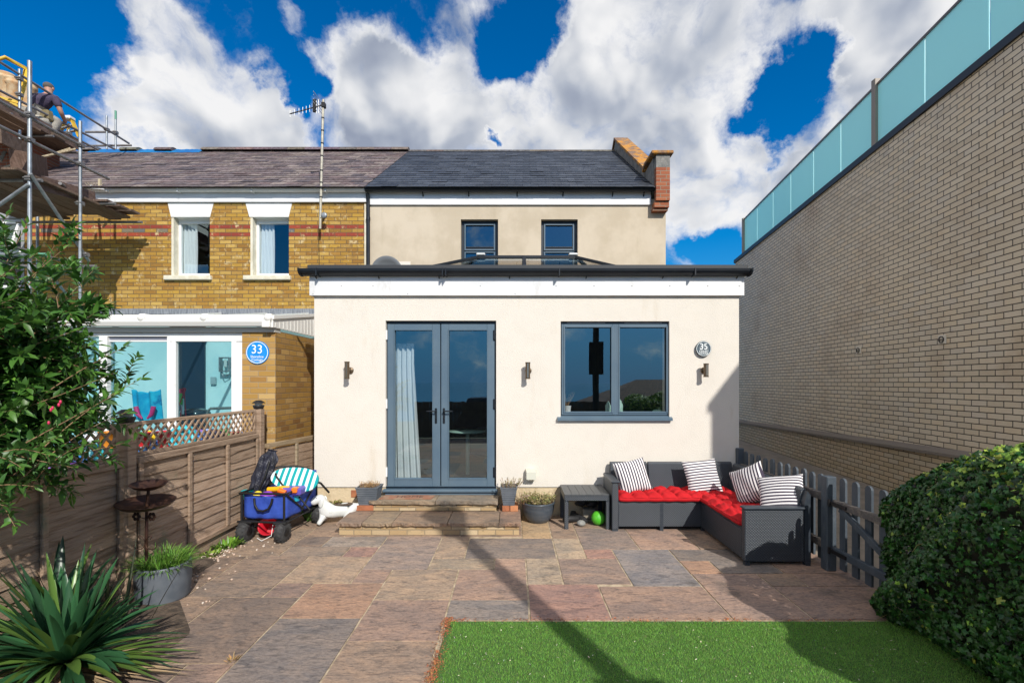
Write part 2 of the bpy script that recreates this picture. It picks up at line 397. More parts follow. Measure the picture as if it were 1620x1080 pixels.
def blades(base, dirs, L, W, cols, bend, seg=4, upv=None):
    """strap leaves bending down; base (n,3), dirs (n,3)"""
    n = len(base); d = unit(dirs); side = unit(np.cross(d, np.array([[0,0,1.0]]) + rng.normal(0,.05,(n,3))))
    L = np.broadcast_to(L, (n,)); W = np.broadcast_to(W, (n,)); bend = np.broadcast_to(bend, (n,))
    p = base.copy(); rows = []; dd = d.copy(); upn = unit(np.cross(side, d))
    prof = np.interp(np.linspace(0, 1, seg+1), [0, .2, .5, .75, .9, 1], [.75, 1.0, 1.0, .75, .4, .02])
    for i in range(seg+1):
        wv = side * (W * prof[i])[:, None]
        rows.append(p - wv); rows.append(p - upn*(W*prof[i]*.45)[:, None]); rows.append(p + wv)
        p = p + dd * (L/seg)[:, None]; dd = dd.copy(); dd[:, 2] -= bend/seg; dd = unit(dd)
    V = np.stack(rows, 1).reshape(-1, 3); k = 3*(seg+1)
    q = np.array([[3*i+e, 3*i+1+e, 3*i+4+e, 3*i+3+e] for i in range(seg) for e in (0, 1)])
    Fa = (q[None] + (np.arange(n)*k)[:, None, None]).reshape(-1, 4)
    return V, Fa, np.repeat(cols, 2*seg, axis=0)
def jcol(base, n, j=.2, hj=.06):
    b = np.array(base)[None] * (1 + rng.normal(0, j, (n, 1))); b = b * (1 + rng.normal(0, hj, (n, 3))); return np.clip(b, .002, 1)
def skin(name, pts, edges, rad, m, parent=None, sub=2, root=0):
    me = D.meshes.new(name); me.from_pydata([tuple(p) for p in pts], edges, []); o = D.objects.new(name, me); link(o, parent)
    sk = o.modifiers.new('skin', 'SKIN'); sk.use_smooth_shade = True
    for i, r in enumerate(rad):
        d = me.skin_vertices[0].data[i]; d.radius = (r, r) if not isinstance(r, tuple) else r; d.use_root = (i == root)
    ss = o.modifiers.new('sub', 'SUBSURF'); ss.levels = sub; ss.render_levels = sub
    dg = bpy.context.evaluated_depsgraph_get(); ev = o.evaluated_get(dg)
    nm = D.meshes.new_from_object(ev); o.modifiers.clear(); o.data = nm; nm.name = name
    nm.materials.clear(); nm.materials.append(m)
    return o
def text(name, s, size, loc, m, parent, rot=(R(90),0,0), ext=.001, sy=1.0):
    cu = D.curves.new(name, 'FONT'); cu.body = s; cu.size = size; cu.align_x = 'CENTER'; cu.align_y = 'CENTER'; cu.extrude = ext
    o = D.objects.new(name, cu); COL.objects.link(o)
    dg = bpy.context.evaluated_depsgraph_get(); me = D.meshes.new_from_object(o.evaluated_get(dg)); D.objects.remove(o)
    me.transform(Matrix.Translation(Vector(loc)) @ Euler(rot).to_matrix().to_4x4() @ Matrix.Diagonal((1, sy, 1, 1)))
    me.materials.clear(); me.materials.append(m); o = D.objects.new(name, me); link(o, parent); return o
# ================================================================ MATERIALS
CREAM = mat('render_cream', (.715,.668,.597), .9, spec=.2, col2=(.675,.63,.56), vs_=4.5, vlo=.35, vhi=.85, bump=.35, bs=80, dirt=((.52,.43,.31), 2.0, .55, .90, (1.6,1,.4)))
CREAM_OLD = mat('render_aged', (.585,.505,.395), .9, spec=.2, col2=(.50,.425,.32), vs_=1.6, bump=.25, bs=120, dirt=((.42,.35,.25), 3.0, .55, .9, (1.6,1,.35)))
PLINTH = mat('plinth_paint', (.62,.50,.33), .9, spec=.2, col2=(.45,.35,.22), vs_=6, vlo=.45, vhi=.7, bump=.5, bs=30)
WHITE = mat('upvc_white', (.80,.80,.79), .35, col2=(.74,.74,.72), vs_=2.0, dirt=((.55,.53,.48), 8, .62, .9, (1,1,1)))
BOARD = mat('fascia_white', (.78,.78,.79), .4, col2=(.70,.71,.72), vs_=2.2, dirt=((.50,.48,.44), 4, .56, .9, (1.5,1,.6)))
BLACKP = mat('black_plastic', (.008,.011,.016), .42, spec=.3, col2=(.014,.018,.024), vs_=3)
GREYF = mat('frame_grey', (.085,.135,.185), .42, spec=.5, col2=(.105,.155,.20), vs_=2.0, dirt=((.16,.18,.19), 7, .6, .9, (1,1,1)))
GREYD = mat('frame_dark', (.02,.028,.038), .4, spec=.5)
STONEW = mat('painted_stone', (.72,.68,.56), .75, col2=(.60,.55,.42), vs_=6, bump=.2, bs=60)
LINTEL = mat('painted_lintel', (.82,.82,.80), .6, col2=(.74,.73,.70), vs_=3, bump=.1, bs=50)
GLASS = glass('window_glass', (.86,.92,.94), 1.0, 3.0, wav=.05)
GLASSU = glass('upper_window_glass', (.42,.50,.55), 1.0, 2.5, wav=.05)
GLASSC = glass('conservatory_glass', (.66,.86,.88), 1.0, 1.4)
GLASSR = glass('rooflight_glass', (.80,.77,.74), 1.0, 1.35)
ROOM = mat('room_wall_shade', (.035,.04,.045), .9)  # near-black colour stands in for room shade so pane reflections show
CURT = mat('curtain_cloth', (.72,.76,.76), .9, bump=.1, bs=40, trans=.15)
METALG = mat('galvanised', (.36,.39,.41), .45, metal=.7, col2=(.26,.28,.29), vs_=9, dirt=((.20,.13,.09), 6, .6, .8, (1,1,1)))
METALD = mat('dull_tube', (.20,.19,.19), .55, metal=.6, col2=(.28,.27,.26), vs_=9)
GLINT = mat('steel_glint', (.55,.50,.42), .25, metal=.95)  # only for the painted highlight strips on the wall lights
BRONZE = mat('bronze_steel', (.16,.115,.075), .38, metal=.7)
BLK = mat('black_matt', (.008,.008,.009), .55)
ALUM = mat('aluminium', (.6,.6,.58), .4, metal=.8)
YBRICK = brick_mat('yellow_brick', (1,0,0), [(.36,.20,.035),(.46,.27,.045),(.27,.135,.028),(.52,.33,.085),(.40,.22,.038),(.33,.165,.03),(.46,.29,.075)],
    (.17,.115,.06), joint=.012, bump=.5, blotch=[((.60,.46,.24), 7.0, .56, .70),((.17,.10,.04), 2.6, .54, .85),((.14,.085,.04), 13.0, .54, .75),((.62,.50,.30), 24.0, .60, .74)],
    bands=[(4.665,4.665,None,0)] and [(4.725,4.80,((.34,.06,.03),(.26,.045,.03)),2.0),(4.575,4.65,((.34,.06,.03),(.26,.045,.03)),2.0),(4.65,4.725,((.14,.14,.14),(.20,.17,.12)),.38)])
YBRICKS = brick_mat('yellow_brick_side', (0,1,0), [(.33,.185,.045),(.42,.24,.06),(.24,.12,.035),(.47,.29,.10),(.36,.20,.05)],
    (.30,.20,.10), joint=.012, bump=.5, blotch=[((.50,.36,.18), 7.0, .62, .74),((.13,.075,.03), 2.6, .62, .85)])
YBRICKP = brick_mat('yellow_brick_pier', (1,0,0), [(.40,.23,.06),(.47,.28,.08),(.34,.18,.05),(.52,.34,.13)],
    (.42,.30,.17), joint=.012, bump=.5, blotch=[((.55,.42,.22), 7.0, .6, .72)])
STEPB = brick_mat('step_brick', (1,0,0), [(.42,.29,.15),(.50,.37,.21),(.36,.23,.11),(.55,.43,.27)], (.33,.26,.17), tw=.20, th=.062, joint=.011, bump=.5,
    blotch=[((.16,.12,.07), 8.0, .55, .75),((.5,.38,.22), 5.0, .6, .8)], voff=.002)
MODB = brick_mat('glazed_brick', (.1289,.9916,0), [(.80,.66,.47),(.86,.72,.53),(.70,.57,.40),(.83,.69,.50),(.77,.66,.51),(.84,.68,.47)], (.055,.035,.018), joint=.0120, bump=.3, rough=.5, spec=.4,
    blotch=[((.62,.46,.29), .9, .48, .80),((.50,.44,.36), 1.7, .60, .85),((.82,.72,.58), 5.0, .66, .85)])
REDB = brick_mat('red_brick', (1,0,0), [(.30,.09,.045),(.38,.13,.06),(.24,.07,.04),(.34,.11,.05)], (.33,.27,.2), tw=.225, th=.072, joint=.012, bump=.5)
SLATE_OLD = mat('slate_old', attr=True, rough=.62, spec=.4, col2=(.55,.5,.5), vs_=14, stretch=(1,1,1), bump=.3, bs=40, dirt=((.19,.15,.115), 3.0, .55, .78, (.5,1,1)))
SLATE_NEW = mat('slate_new', attr=True, rough=.45, spec=.5, col2=(.7,.7,.72), vs_=10, bump=.15, bs=50, dirt=((.07,.08,.095), 3.0, .55, .85, (.5,1,1)))
RIDGE = mat('ridge_clay', attr=True, rough=.8, col2=(.5,.45,.42), vs_=16, bump=.4, bs=40)
LICHEN = mat('coping_lichen', (.20,.12,.08), .95, col2=(.50,.22,.03), vs_=5, vlo=.42, vhi=.6, bump=.6, bs=45, dirt=((.27,.22,.15), 14, .5, .7, (1,1,1)))
CEMENT = mat('cement_render', (.27,.26,.24), .95, col2=(.16,.16,.155), vs_=6, bump=.5, bs=40, dirt=((.10,.10,.09), 3, .5, .75, (2,1,.4)))
LEAD = mat('lead', (.13,.14,.16), .6, col2=(.26,.27,.29), vs_=20, stretch=(3,1,.3))

# ================================================================ GROUND, SEA
def heightz(y):
    if y > -4: return -.05
    if y > -12: return -.05 - (-4 - y)/8*3.0
    return -3.05
m = MB(); ys = [60, 14, 4, -4, -6, -8, -10, -12, -45, -60]
xs = [-120, -30, -8, 0, 8, 30, 120]
vv = [(x, y, heightz(y) - (4 if y < -50 else 0)) for y in ys for x in xs]; n = len(xs)
m.add(vv, [(j*n+i, (j+1)*n+i, (j+1)*n+i+1, j*n+i+1) for j in range(len(ys)-1) for i in range(n-1)])
GROUND = mat('rough_ground', (.10,.11,.05), .95, col2=(.16,.13,.09), vs_=1.5, bump=.5, bs=20)
tag(m.build('ground', GROUND), kind='structure')
SEA = mat('sea_water', (.012,.045,.075), .12, col2=(.02,.065,.09), vs_=.03, bump=.15, bs=.6)
m = MB(); m.quad((-9000,-9000,-5.2), (9000,-9000,-5.2), (9000,-50,-5.2), (-9000,-50,-5.2)); tag(m.build('sea', SEA), kind='structure')
m = MB(); m.quad((-9000,60,-.6), (9000,60,-.6), (9000,9000,-.6), (-9000,9000,-.6)); tag(m.build('far_land', GROUND), kind='structure')

# ---- patio slabs
JOINT = mat('mortar_joint', (.52,.42,.29), .95, col2=(.30,.23,.15), vs_=12, bump=.3, bs=80)
m = MB(); m.quad((-3.12,-2.2,-.006), (3.05,-2.2,-.006), (3.05,6.1,-.006), (-3.12,6.1,-.006)); tag(m.build('patio_bedding', JOINT), kind='structure')
PK=(.30,.20,.150); BR=(.26,.185,.125); TN=(.34,.25,.165); GY=(.165,.16,.15); DG=(.13,.127,.122); BG=(.15,.165,.18); RD=(.29,.155,.125); OR=(.33,.19,.115); BF=(.36,.29,.20); DB=(.17,.13,.10); YL=(.42,.29,.14)
slabs = [(-1.11,-.5,3.685,4.28,TN),(-1.11,-.5,3.095,3.685,PK),(-1.11,-.5,2.2,3.095,BR),(-.5,.12,3.685,4.28,PK),(-.5,.12,3.37,3.685,GY),
 (-1.40,-.79,4.28,5.2,(.245,.195,.165)),(-1.40,-1.11,3.99,4.28,PK),(-.79,-.18,4.28,4.55,BF),(-.18,.12,4.28,4.55,PK),(-.48,.43,4.55,5.14,(.15,.135,.12)),(-.79,-.48,4.55,5.2,TN),
 (.12,.43,3.967,4.55,BF),(.12,.72,3.37,3.967,RD),(.43,.72,4.55,5.13,BF),(.43,.72,5.13,5.42,BR),(.10,.43,5.14,6.1,YL),(.43,.72,5.42,6.1,BR),
 (.72,1.31,4.80,5.5,(.21,.175,.155)),(.72,1.31,5.5,6.1,BR),(.72,1.015,4.55,4.80,RD),(.43,1.015,3.967,4.55,(.29,.21,.165)),(1.015,1.60,3.93,4.80,BG),(.72,1.60,3.37,3.93,PK),
 (1.60,1.89,4.19,4.49,OR),(1.89,2.45,4.19,4.49,GY),(1.60,2.45,4.49,4.80,(.14,.135,.125)),(1.60,2.19,3.37,4.19,PK),(2.19,2.5,3.93,4.19,BR),(2.45,3.05,4.19,4.8,PK),(2.5,3.05,3.93,4.19,PK),
 (2.19,3.05,3.37,3.93,PK),(1.31,1.93,4.80,5.5,PK),(1.93,2.5,4.80,5.5,BR),(2.5,3.05,4.80,5.5,BR),(1.31,2.2,5.5,6.1,BR),(2.2,3.05,5.5,6.1,BR),
 (-1.71,-1.11,3.40,3.99,OR),(-1.71,-1.11,2.2,3.40,DG),(-2.02,-1.71,3.73,4.0,(.23,.155,.12)),(-2.02,-1.40,4.0,4.60,TN),(-2.64,-2.02,3.73,4.62,(.215,.165,.12)),(-3.12,-2.64,3.73,4.62,BR),
 (-2.33,-1.71,2.85,3.73,DB),(-3.12,-2.33,2.85,3.73,BR),(-1.99,-1.71,2.2,2.85,PK),(-2.7,-1.99,2.2,2.85,DB),(-3.12,-2.7,2.2,2.85,BR),(-1.70,-1.40,4.60,4.87,RD),(-2.34,-1.70,4.60,4.88,(.24,.19,.14)),
 (-2.02,-1.40,4.88,5.2,(.24,.22,.19)),(-2.34,-2.02,4.88,5.2,DB),(-3.12,-2.34,4.62,5.5,TN),(-2.34,-1.9,5.2,6.1,BR),(-3.12,-2.34,5.5,6.1,BR),(-1.9,-.6,5.2,6.1,BR),(-.6,.10,5.2,6.1,BR)]
for i in range(10):
    for j in range(8):
        slabs.append((-3.12+i*.617, -3.12+(i+1)*.617, -2.2+j*.55, -2.2+(j+1)*.55, random.choice([PK,BR,TN,GY,OR,BF])))
m = MB()
def slab(m, a, b, c, d, col, z=0.0, th=.02, g=.0078, nseg=6, sag=.0015):
    # hand-riven outline: slightly wavy edge
    pts = []
    for (p, q) in (((a+g, c+g), (b-g, c+g)), ((b-g, c+g), (b-g, d-g)), ((b-g, d-g), (a+g, d-g)), ((a+g, d-g), (a+g, c+g))):
        for k in range(nseg):
            t = k/nseg; j = .0022
            pts.append((p[0]+(q[0]-p[0])*t+random.uniform(-j,j), p[1]+(q[1]-p[1])*t+random.uniform(-j,j)))
    zz = z + random.uniform(-.001, .001); tx = random.uniform(-.0025,.0025); ty = random.uniform(-.0025,.0025)
    cx, cy = (a+b)/2, (c+d)/2
    top = [(x, y, zz + (x-cx)*tx + (y-cy)*ty) for x, y in pts]; bot = [(x*1.0, y, z-th) for x, y in pts]; n = len(pts)
    m.add(top + bot, [tuple(range(n))] + [(i, n+i, n+(i+1) % n, (i+1) % n) for i in range(n)], col)
for (a, b, c, d, col) in slabs: _k = random.uniform(1.26,1.46); slab(m, a, b, c, d, tuple((x*.60+y*.40)*_k for x, y in zip(col, (.275,.208,.172))))
def slab_mat(name, mul=1.0):
    mt = D.materials.new(name); mt.use_nodes = True; t = mt.node_tree; b = t.nodes['Principled BSDF']
    oc = nd(t, 'ShaderNodeTexCoord').outputs['Object']; at = nd(t, 'ShaderNodeAttribute', attribute_name='col').outputs['Color']
    sep = nd(t, 'ShaderNodeSeparateColor'); t.links.new(at, sep.inputs[0])
    sh = nd(t, 'ShaderNodeCombineXYZ'); t.links.new(mth(t, 'MULTIPLY', sep.outputs[0], 91.0), sh.inputs[0]); t.links.new(mth(t, 'MULTIPLY', sep.outputs[2], 173.0), sh.inputs[1])
    p = vmt(t, 'ADD', oc, sh.outputs[0])
    n1 = noise(t, scalev(t, p, (1,2.0,1)), 2.3, 7, .66, .9); n2 = noise(t, scalev(t, p, (1,3.2,1)), 7, 8, .7, 1.4); n3 = noise(t, scalev(t, p, (1,1.6,1)), 34, 7, .72)
    c = mixc(t, smooth(t, n1, .34, .68), mixc(t, 1.0, at, (.80,.82,.86), 'MULTIPLY'), mixc(t, 1.0, at, (1.20,1.12,1.04), 'MULTIPLY'))
    c = mixc(t, smooth(t, n2, .47, .68), c, mixc(t, 1.0, c, (.50,.52,.56), 'MULTIPLY'))
    c = mixc(t, smooth(t, noise(t, scalev(t, p, (1,4,1)), 4.0, 7, .7, 2.0), .56, .72), c, mixc(t, 1.0, c, (1.28,1.12,.98), 'MULTIPLY'))
    c = mixc(t, mth(t, 'MULTIPLY', mth(t, 'SUBTRACT', n3, .45, clamp=True), 2.2), c, (.05,.045,.04))
    st = noise(t, vmt(t, 'ADD', oc, (2.0,5.0,0)), 1.4, 8, .72)
    c = mixc(t, smooth(t, st, .55, .72, 0, .8), c, (.075,.068,.06))
    t.links.new(c, b.inputs['Base Color']); b.inputs['Roughness'].default_value = .72; b.inputs['Specular IOR Level'].default_value = .35
    hh = mth(t, 'ADD', mth(t, 'MULTIPLY', n2, .8), mth(t, 'MULTIPLY', n3, .15))
    bn = nd(t, 'ShaderNodeBump'); bn.inputs['Strength'].default_value = .8; bn.inputs['Distance'].default_value = .012
    t.links.new(hh, bn.inputs['Height']); t.links.new(bn.outputs[0], b.inputs['Normal']); return mt
SLABM = slab_mat('riven_sandstone')
tag(m.build('patio', SLABM), kind='structure')
# side path beyond the picket fence
PATHM = mat('path_concrete', (.30,.25,.20), .9, col2=(.22,.19,.15), vs_=3, bump=.3, bs=60)
m = MB(); m.quad((3.05,-2,-.012), (7.4,-2,-.012), (7.4,16,-.012), (3.05,16,-.012)); tag(m.build('side_path', PATHM), kind='structure')
# soil bed along the fence
SOIL = mat('bed_soil', (.07,.05,.035), 1.0, col2=(.14,.10,.07), vs_=12, vlo=.4, vhi=.6, bump=1.0, bs=40)
m = MB(); nx, ny = 10, 60; vv = []
for j in range(ny+1):
    for i in range(nx+1):
        y = 1.2 + 3.3*j/ny; wd = .28 + (.62 if y < 3.2 else .62*max(0, (3.9-y)/.7)) ; x = -3.12 + wd*i/nx
        e = min(i, nx-i)/nx*2; vv.append((x, y, .004 + .02*e + random.uniform(0,.008)*(e>0)))
m.add(vv, [(j*(nx+1)+i, j*(nx+1)+i+1, (j+1)*(nx+1)+i+1, (j+1)*(nx+1)+i) for j in range(ny) for i in range(nx)]); tag(m.build('soil_bed', SOIL), kind='structure')
# pebbles spilt along the fence
n = 900; yy = rng.uniform(3.55, 5.15, n); off = np.abs(rng.normal(0, .085, n)); xx = -3.06 + off + np.where(yy < 4.1, (4.1-yy)*.25, 0)
far = rng.random(n) < .05; xx = np.where(far, xx + rng.uniform(.05,.5,n), xx)
m = MB()
for x, y in zip(xx, yy):
    r = random.uniform(.006,.016); cc = random.choice([(.62,.52,.44),(.70,.62,.54),(.50,.38,.30),(.66,.50,.40),(.35,.27,.2)])
    m.ball((x, y, r*.5), (r, r*random.uniform(.6,1), r*.6), 7, 4, cc, Euler((0,0,random.uniform(0,3))).to_matrix(), .12)
PEB = mat('pebble_stone', attr=True, rough=.8, col2=(.8,.75,.7), vs_=60)
tag(m.build('pebbles', PEB), kind='stuff')
# ---- lawn: artificial turf with real blades
TURFB = mat('turf_base', (.05,.12,.025), .95, col2=(.06,.12,.03), vs_=30)
m = MB(); m.quad((-.47,-2.1,.006), (2.95,-2.1,.006), (2.95,3.34,.006), (-.47,3.34,.006)); tag(m.build('lawn_backing', TURFB), kind='structure')
n = 230000; bx = rng.uniform(-.47, 2.9, n); by = 3.35 - (rng.random(n)**1.15)*1.75
edge = np.minimum(bx + .47, 3.35 - by); nz_ = .5 + .5*np.sin(bx*23 + np.sin(by*17)*2)*np.sin(by*19 + bx*5)
keep = (edge > .02 + .05*nz_*rng.random(n)); bx = bx[keep]; by = by[keep]; n = len(bx)
base = np.stack([bx, by, np.full(n, .006)], 1); dr = rng.normal(0, .45, (n,3)); dr[:,2] = 1.0
cols = jcol((.20,.41,.075), n, .30, .10); dry = rng.random(n) < .05; cols[dry] = np.array((.34,.36,.16)) * rng.uniform(.6,1.2,(dry.sum(),1))
dirs = unit(dr); side = unit(np.cross(dirs, rng.normal(0,1,(n,3)))); L = rng.uniform(.009,.019,n)[:,None]; W = .0011
V = np.stack([base - side*W, base + side*W, base + dirs*L], 1).reshape(-1,3); Fa = np.arange(n*3).reshape(-1,3)
TURF = mat('turf_blade', attr=True, rough=.5, spec=.3, trans=.25)
tag(npmesh('lawn', V, Fa, cols, TURF), kind='stuff')
# stray bits lying on the turf
n = 140; V, Fa, C_ = leaves(np.stack([rng.uniform(-.4,2.5,n), rng.uniform(2.55,3.3,n), np.full(n,.03)],1), rng.normal(0,1,(n,3))*np.array([1,1,.2]), np.tile([[0,0,1.0]],(n,1)), rng.uniform(.006,.02,n), rng.uniform(.001,.004,n), jcol((.55,.50,.38), n, .3, .1))
tag(npmesh('turf_litter', V, Fa, C_, mat('turf_litter', attr=True, rough=.9)), kind='stuff')
# brown debris and leaf bits along the turf edge
n = 2600; e = rng.random(n) < .62
bx = np.where(e, -.47 + rng.normal(0,.022,n), rng.uniform(-.5,2.6,n)); by = np.where(e, rng.uniform(2.3,3.4,n), 3.36 + rng.normal(0,.018,n))
cl = (np.sin(by*14)+np.sin(by*5.3+1)+np.sin(bx*9)) > rng.uniform(-1.6,1.6,n); bx = bx[cl]; by = by[cl]; n = len(bx)
V, Fa, C_ = leaves(np.stack([bx,by,np.full(n,.008)],1), np.stack([rng.normal(0,1,n),rng.normal(0,1,n),rng.normal(0,.25,n)],1), np.tile([[0,0,1.0]],(n,1)), rng.uniform(.008,.024,n), rng.uniform(.0015,.004,n), jcol((.34,.13,.05), n, .4, .15))
LITTER = mat('leaf_litter', attr=True, rough=.9)
tag(npmesh('leaf_litter', V, Fa, C_, LITTER), kind='stuff')

# ================================================================ RENDERED HOUSE
Y0, Y1 = 6.0, 9.08
def x6(px, Y=Y0): return (px-CX)*Y/F
def z6(py, Y=Y0): return H + (CY-py)*Y/F
house = thing('rendered_house', 'cream rendered house with dark slate roof and flat-roofed extension', 'house', (0, 9, 0))
dh = (x6(610), x6(785), .275, z6(507)); wh = (x6(887), x6(1059), z6(660), z6(508))
m = MB(); m.wall(-2.57, 2.915, .373, 2.86, Y0, Y0+.28, [(dh[0], dh[1], .373, dh[3]), wh])
m.quad((2.915,Y0+.28,0.0), (2.915,Y1,0.0), (2.915,Y1,3.0), (2.915,Y0+.28,3.0)); m.quad((-2.57,Y0+.28,0.0), (-2.57,Y0+.28,3.0), (-2.57,Y1,3.0), (-2.57,Y1,0.0))
m.build('extension_wall', CREAM, house)
m = MB(); m.box(-2.555, dh[0], Y0+.018, Y0+.27, 0, .373); m.box(dh[1], 2.9, Y0+.018, Y0+.27, 0, .373); m.box(dh[0], dh[1], Y0+.03, Y0+.27, 0, .27); m.build('plinth', PLINTH, house)
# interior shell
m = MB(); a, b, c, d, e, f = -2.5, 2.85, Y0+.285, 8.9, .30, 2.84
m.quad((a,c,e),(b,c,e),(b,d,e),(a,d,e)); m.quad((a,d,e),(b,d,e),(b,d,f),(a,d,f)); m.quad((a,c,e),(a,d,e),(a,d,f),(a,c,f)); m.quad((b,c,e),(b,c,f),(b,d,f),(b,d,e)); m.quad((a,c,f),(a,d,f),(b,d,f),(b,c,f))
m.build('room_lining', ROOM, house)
# roof edge
m = MB(); m.box(x6(489,5.95), x6(1178,5.95), 5.955, 5.975, 2.835, 3.10, bev=.003); m.box(x6(489,5.95)-.003, x6(489,5.95)+.02, 5.976, 8.9, 2.84, 3.10); m.box(x6(1178,5.95)-.02, x6(1178,5.95)+.003, 5.976, 8.9, 2.84, 3.10)
m.box(x6(489,5.95)+.02, x6(1178,5.95)-.02, 5.976, 5.998, 2.845, 2.865)
m.build('extension_fascia', BOARD, house)
for px in [495,540,590,645,700,760,815,880,940,1000,1060,1120,1170]:
    m = MB(); m.lathe((x6(px,5.95), 5.955, 2.86 + (0 if int(px/5)%2 else .1)), [(.009,-.0),(.007,.004),(0,.005)], 8, M=Euler((R(90),0,0)).to_matrix()); m.build('fascia_nail', mat('nail_cap', (.5,.5,.5), .5), house)
m = MB(); gx0, gx1 = x6(474,5.86), x6(1188,5.86)
prof = [(0,-.055),(-.03,-.060),(-.07,-.052),(-.10,-.035),(-.118,-.01),(-.122,.02),(-.114,.02),(-.108,-.005),(-.09,-.027),(-.03,-.048),(0,-.045)]
m.prism([(gx0, 5.952+y, 3.135+z) for y, z in prof][::-1], (gx1-gx0, 0, 0), smooth=True)
for gx in (gx0, gx1): m.prism([(gx-.012, 5.952+y*1.12, 3.135+z*1.12) for y, z in prof[:6]], (.024,0,0))
for px in (700, 705, 885, 500, 1100): m.box(x6(px,5.83)-.008, x6(px,5.83)+.008, 5.822, 5.952, 3.070, 3.158)
for px in (498, 598, 694, 806, 928, 1050, 1168):
    m.beam((x6(px,5.9), 5.95, 3.05), (x6(px,5.9), 5.90, 3.085), .012, .006)
m.build('extension_gutter', BLACKP, house)
m = MB(); m.box(x6(486,5.9), x6(1181,5.9), 5.90, 8.92, 3.11, 3.15); m.box(x6(486,5.9), x6(1183,5.9), 5.895, 5.94, 3.151, 3.215, bev=.008); m.box(x6(1181,5.9)-.06, x6(1181,5.9), 5.941, 8.9, 3.151, 3.215); m.box(x6(486,5.9), x6(486,5.9)+.06, 5.941, 8.9, 3.151, 3.215)
m.build('flat_roof', mat('roof_membrane', (.03,.034,.04), .6), house)
# roof lantern
A = [(-1.66,6.6,3.26),(1.92,6.6,3.26),(1.92,8.3,3.26),(-1.66,8.3,3.26)]; Rg = [(-.56,7.45,3.73),(1.0,7.45,3.73)]
m = MB()
for p, q in [(A[0],Rg[0]),(A[3],Rg[0]),(A[1],Rg[1]),(A[2],Rg[1]),(Rg[0],Rg[1])] + [(( x,6.6,3.26),(x,7.45,3.73)) for x in (.17,)] + [((x,8.3,3.26),(x,7.45,3.73)) for x in (.17,)]:
    m.beam(p, q, .055, .045, bev=.005)
for i in range(4): m.beam(A[i], A[(i+1) % 4], .06, .08)
m.box(-1.7,1.96,6.56,6.6,3.151,3.24); m.box(-1.7,1.96,8.3,8.34,3.151,3.24); m.box(-1.7,-1.66,6.6,8.3,3.151,3.24); m.box(1.92,1.96,6.6,8.3,3.151,3.24)
lan = m.build('roof_lantern', BLACKP, house)
m = MB(); dz = (0,0,-.004)
m.add([A[0],(.17,6.6,3.26),(.17,7.45,3.73),Rg[0]], [(0,1,2,3)]); m.add([(.17,6.6,3.26),A[1],Rg[1],(.17,7.45,3.73)], [(0,1,2,3)])
m.add([A[1],A[2],Rg[1]], [(0,1,2)]); m.add([A[2],A[3],Rg[0],Rg[1]], [(0,1,2,3)]); m.add([A[3],A[0],Rg[0]], [(0,1,2)])
m.build('lantern_glazing', GLASSR, lan)
for x in (-.52, .96): m = MB(); m.box(x-.07, x+.07, 7.40, 7.50, 3.755, 3.785, bev=.01); m.build('ridge_end_cap', WHITE, lan)
# main walls
uh = [((729-CX)*Y1/F, (788-CX)*Y1/F, 3.75, 4.907), ((856-CX)*Y1/F, (914-CX)*Y1/F, 3.75, 4.907)]
m = MB(); m.wall(-2.83, 2.98, -.05, 5.30, Y1, Y1+.25, uh); m.quad((2.98,Y1+.25,-.05),(2.98,15.4,-.05),(2.98,15.4,5.3),(2.98,Y1+.25,5.3)); m.add([(2.98,Y1,5.3),(2.98,15.4,5.3),(2.98,12.25,7.7)], [(0,1,2)])
m.quad((-2.8,15.4,-.05),(-2.8,15.4,5.3),(2.98,15.4,5.3),(2.98,15.4,-.05)); m.build('main_wall', CREAM_OLD, house)
m = MB(); m.box((577-CX)*Y1/F, (582-CX)*Y1/F, Y1-.02, Y1-.002, 3.0, 5.2); m.build('corner_bead', STONEW, house)
m = MB(); a,b,c,d,e,f = -2.6,2.8,Y1+.26,11.5,3.3,5.2
m.quad((a,c,e),(b,c,e),(b,d,e),(a,d,e)); m.quad((a,d,e),(b,d,e),(b,d,f),(a,d,f)); m.quad((a,c,e),(a,d,e),(a,d,f),(a,c,f)); m.quad((b,c,e),(b,c,f),(b,d,f),(b,d,e)); m.build('bedroom_lining', mat('bedroom_wall', (.18,.19,.2), .9), house)
m = MB(); m.box(-2.83, 2.68, Y1-.04, Y1-.003, z6(325,Y1), 5.556, bev=.003); m.build('main_fascia', BOARD, house)
def gutter(x0, x1, y, z, r=.055):
    m = MB(); pr = []
    for k in range(9): t = math.pi*k/8; pr.append((-r-r*math.cos(t), -r*math.sin(t)))
    for k in range(9): t = math.pi*(8-k)/8; pr.append((-r-(r-.005)*math.cos(t), -(r-.005)*math.sin(t)))
    m.prism([(x0, y+a, z+b) for a, b in pr], (x1-x0, 0, 0), smooth=True); m.prism([(x0-.004, y+a, z+b) for a, b in pr[:9]], (.004,0,0)); m.prism([(x1, y+a, z+b) for a, b in pr[:9]], (.004,0,0)); return m
m = gutter(-2.85, 2.70, Y1-.075, 5.455, .062); m.box(-2.85,2.70,Y1-.205,Y1-.197,5.435,5.475)
for px in [670, 742, 818, 890, 968, 1017]: m.beam((x6(px,Y1), Y1-.04, 5.335), (x6(px,Y1), Y1-.1, 5.41), .02, .01)
m.build('main_gutter', BLACKP, house)
m = MB(); m.tube([(-2.82,Y1-.10,5.38),(-2.82,Y1-.06,5.30),(-2.82,Y1-.05,5.2),(-2.82,Y1-.05,3.1)], .036, 12)
for z in (4.9, 3.9): m.tube([(-2.82,Y1-.05,z-.03),(-2.82,Y1-.05,z+.03)], .042, 12)
m.build('downpipe', BLACKP, house)
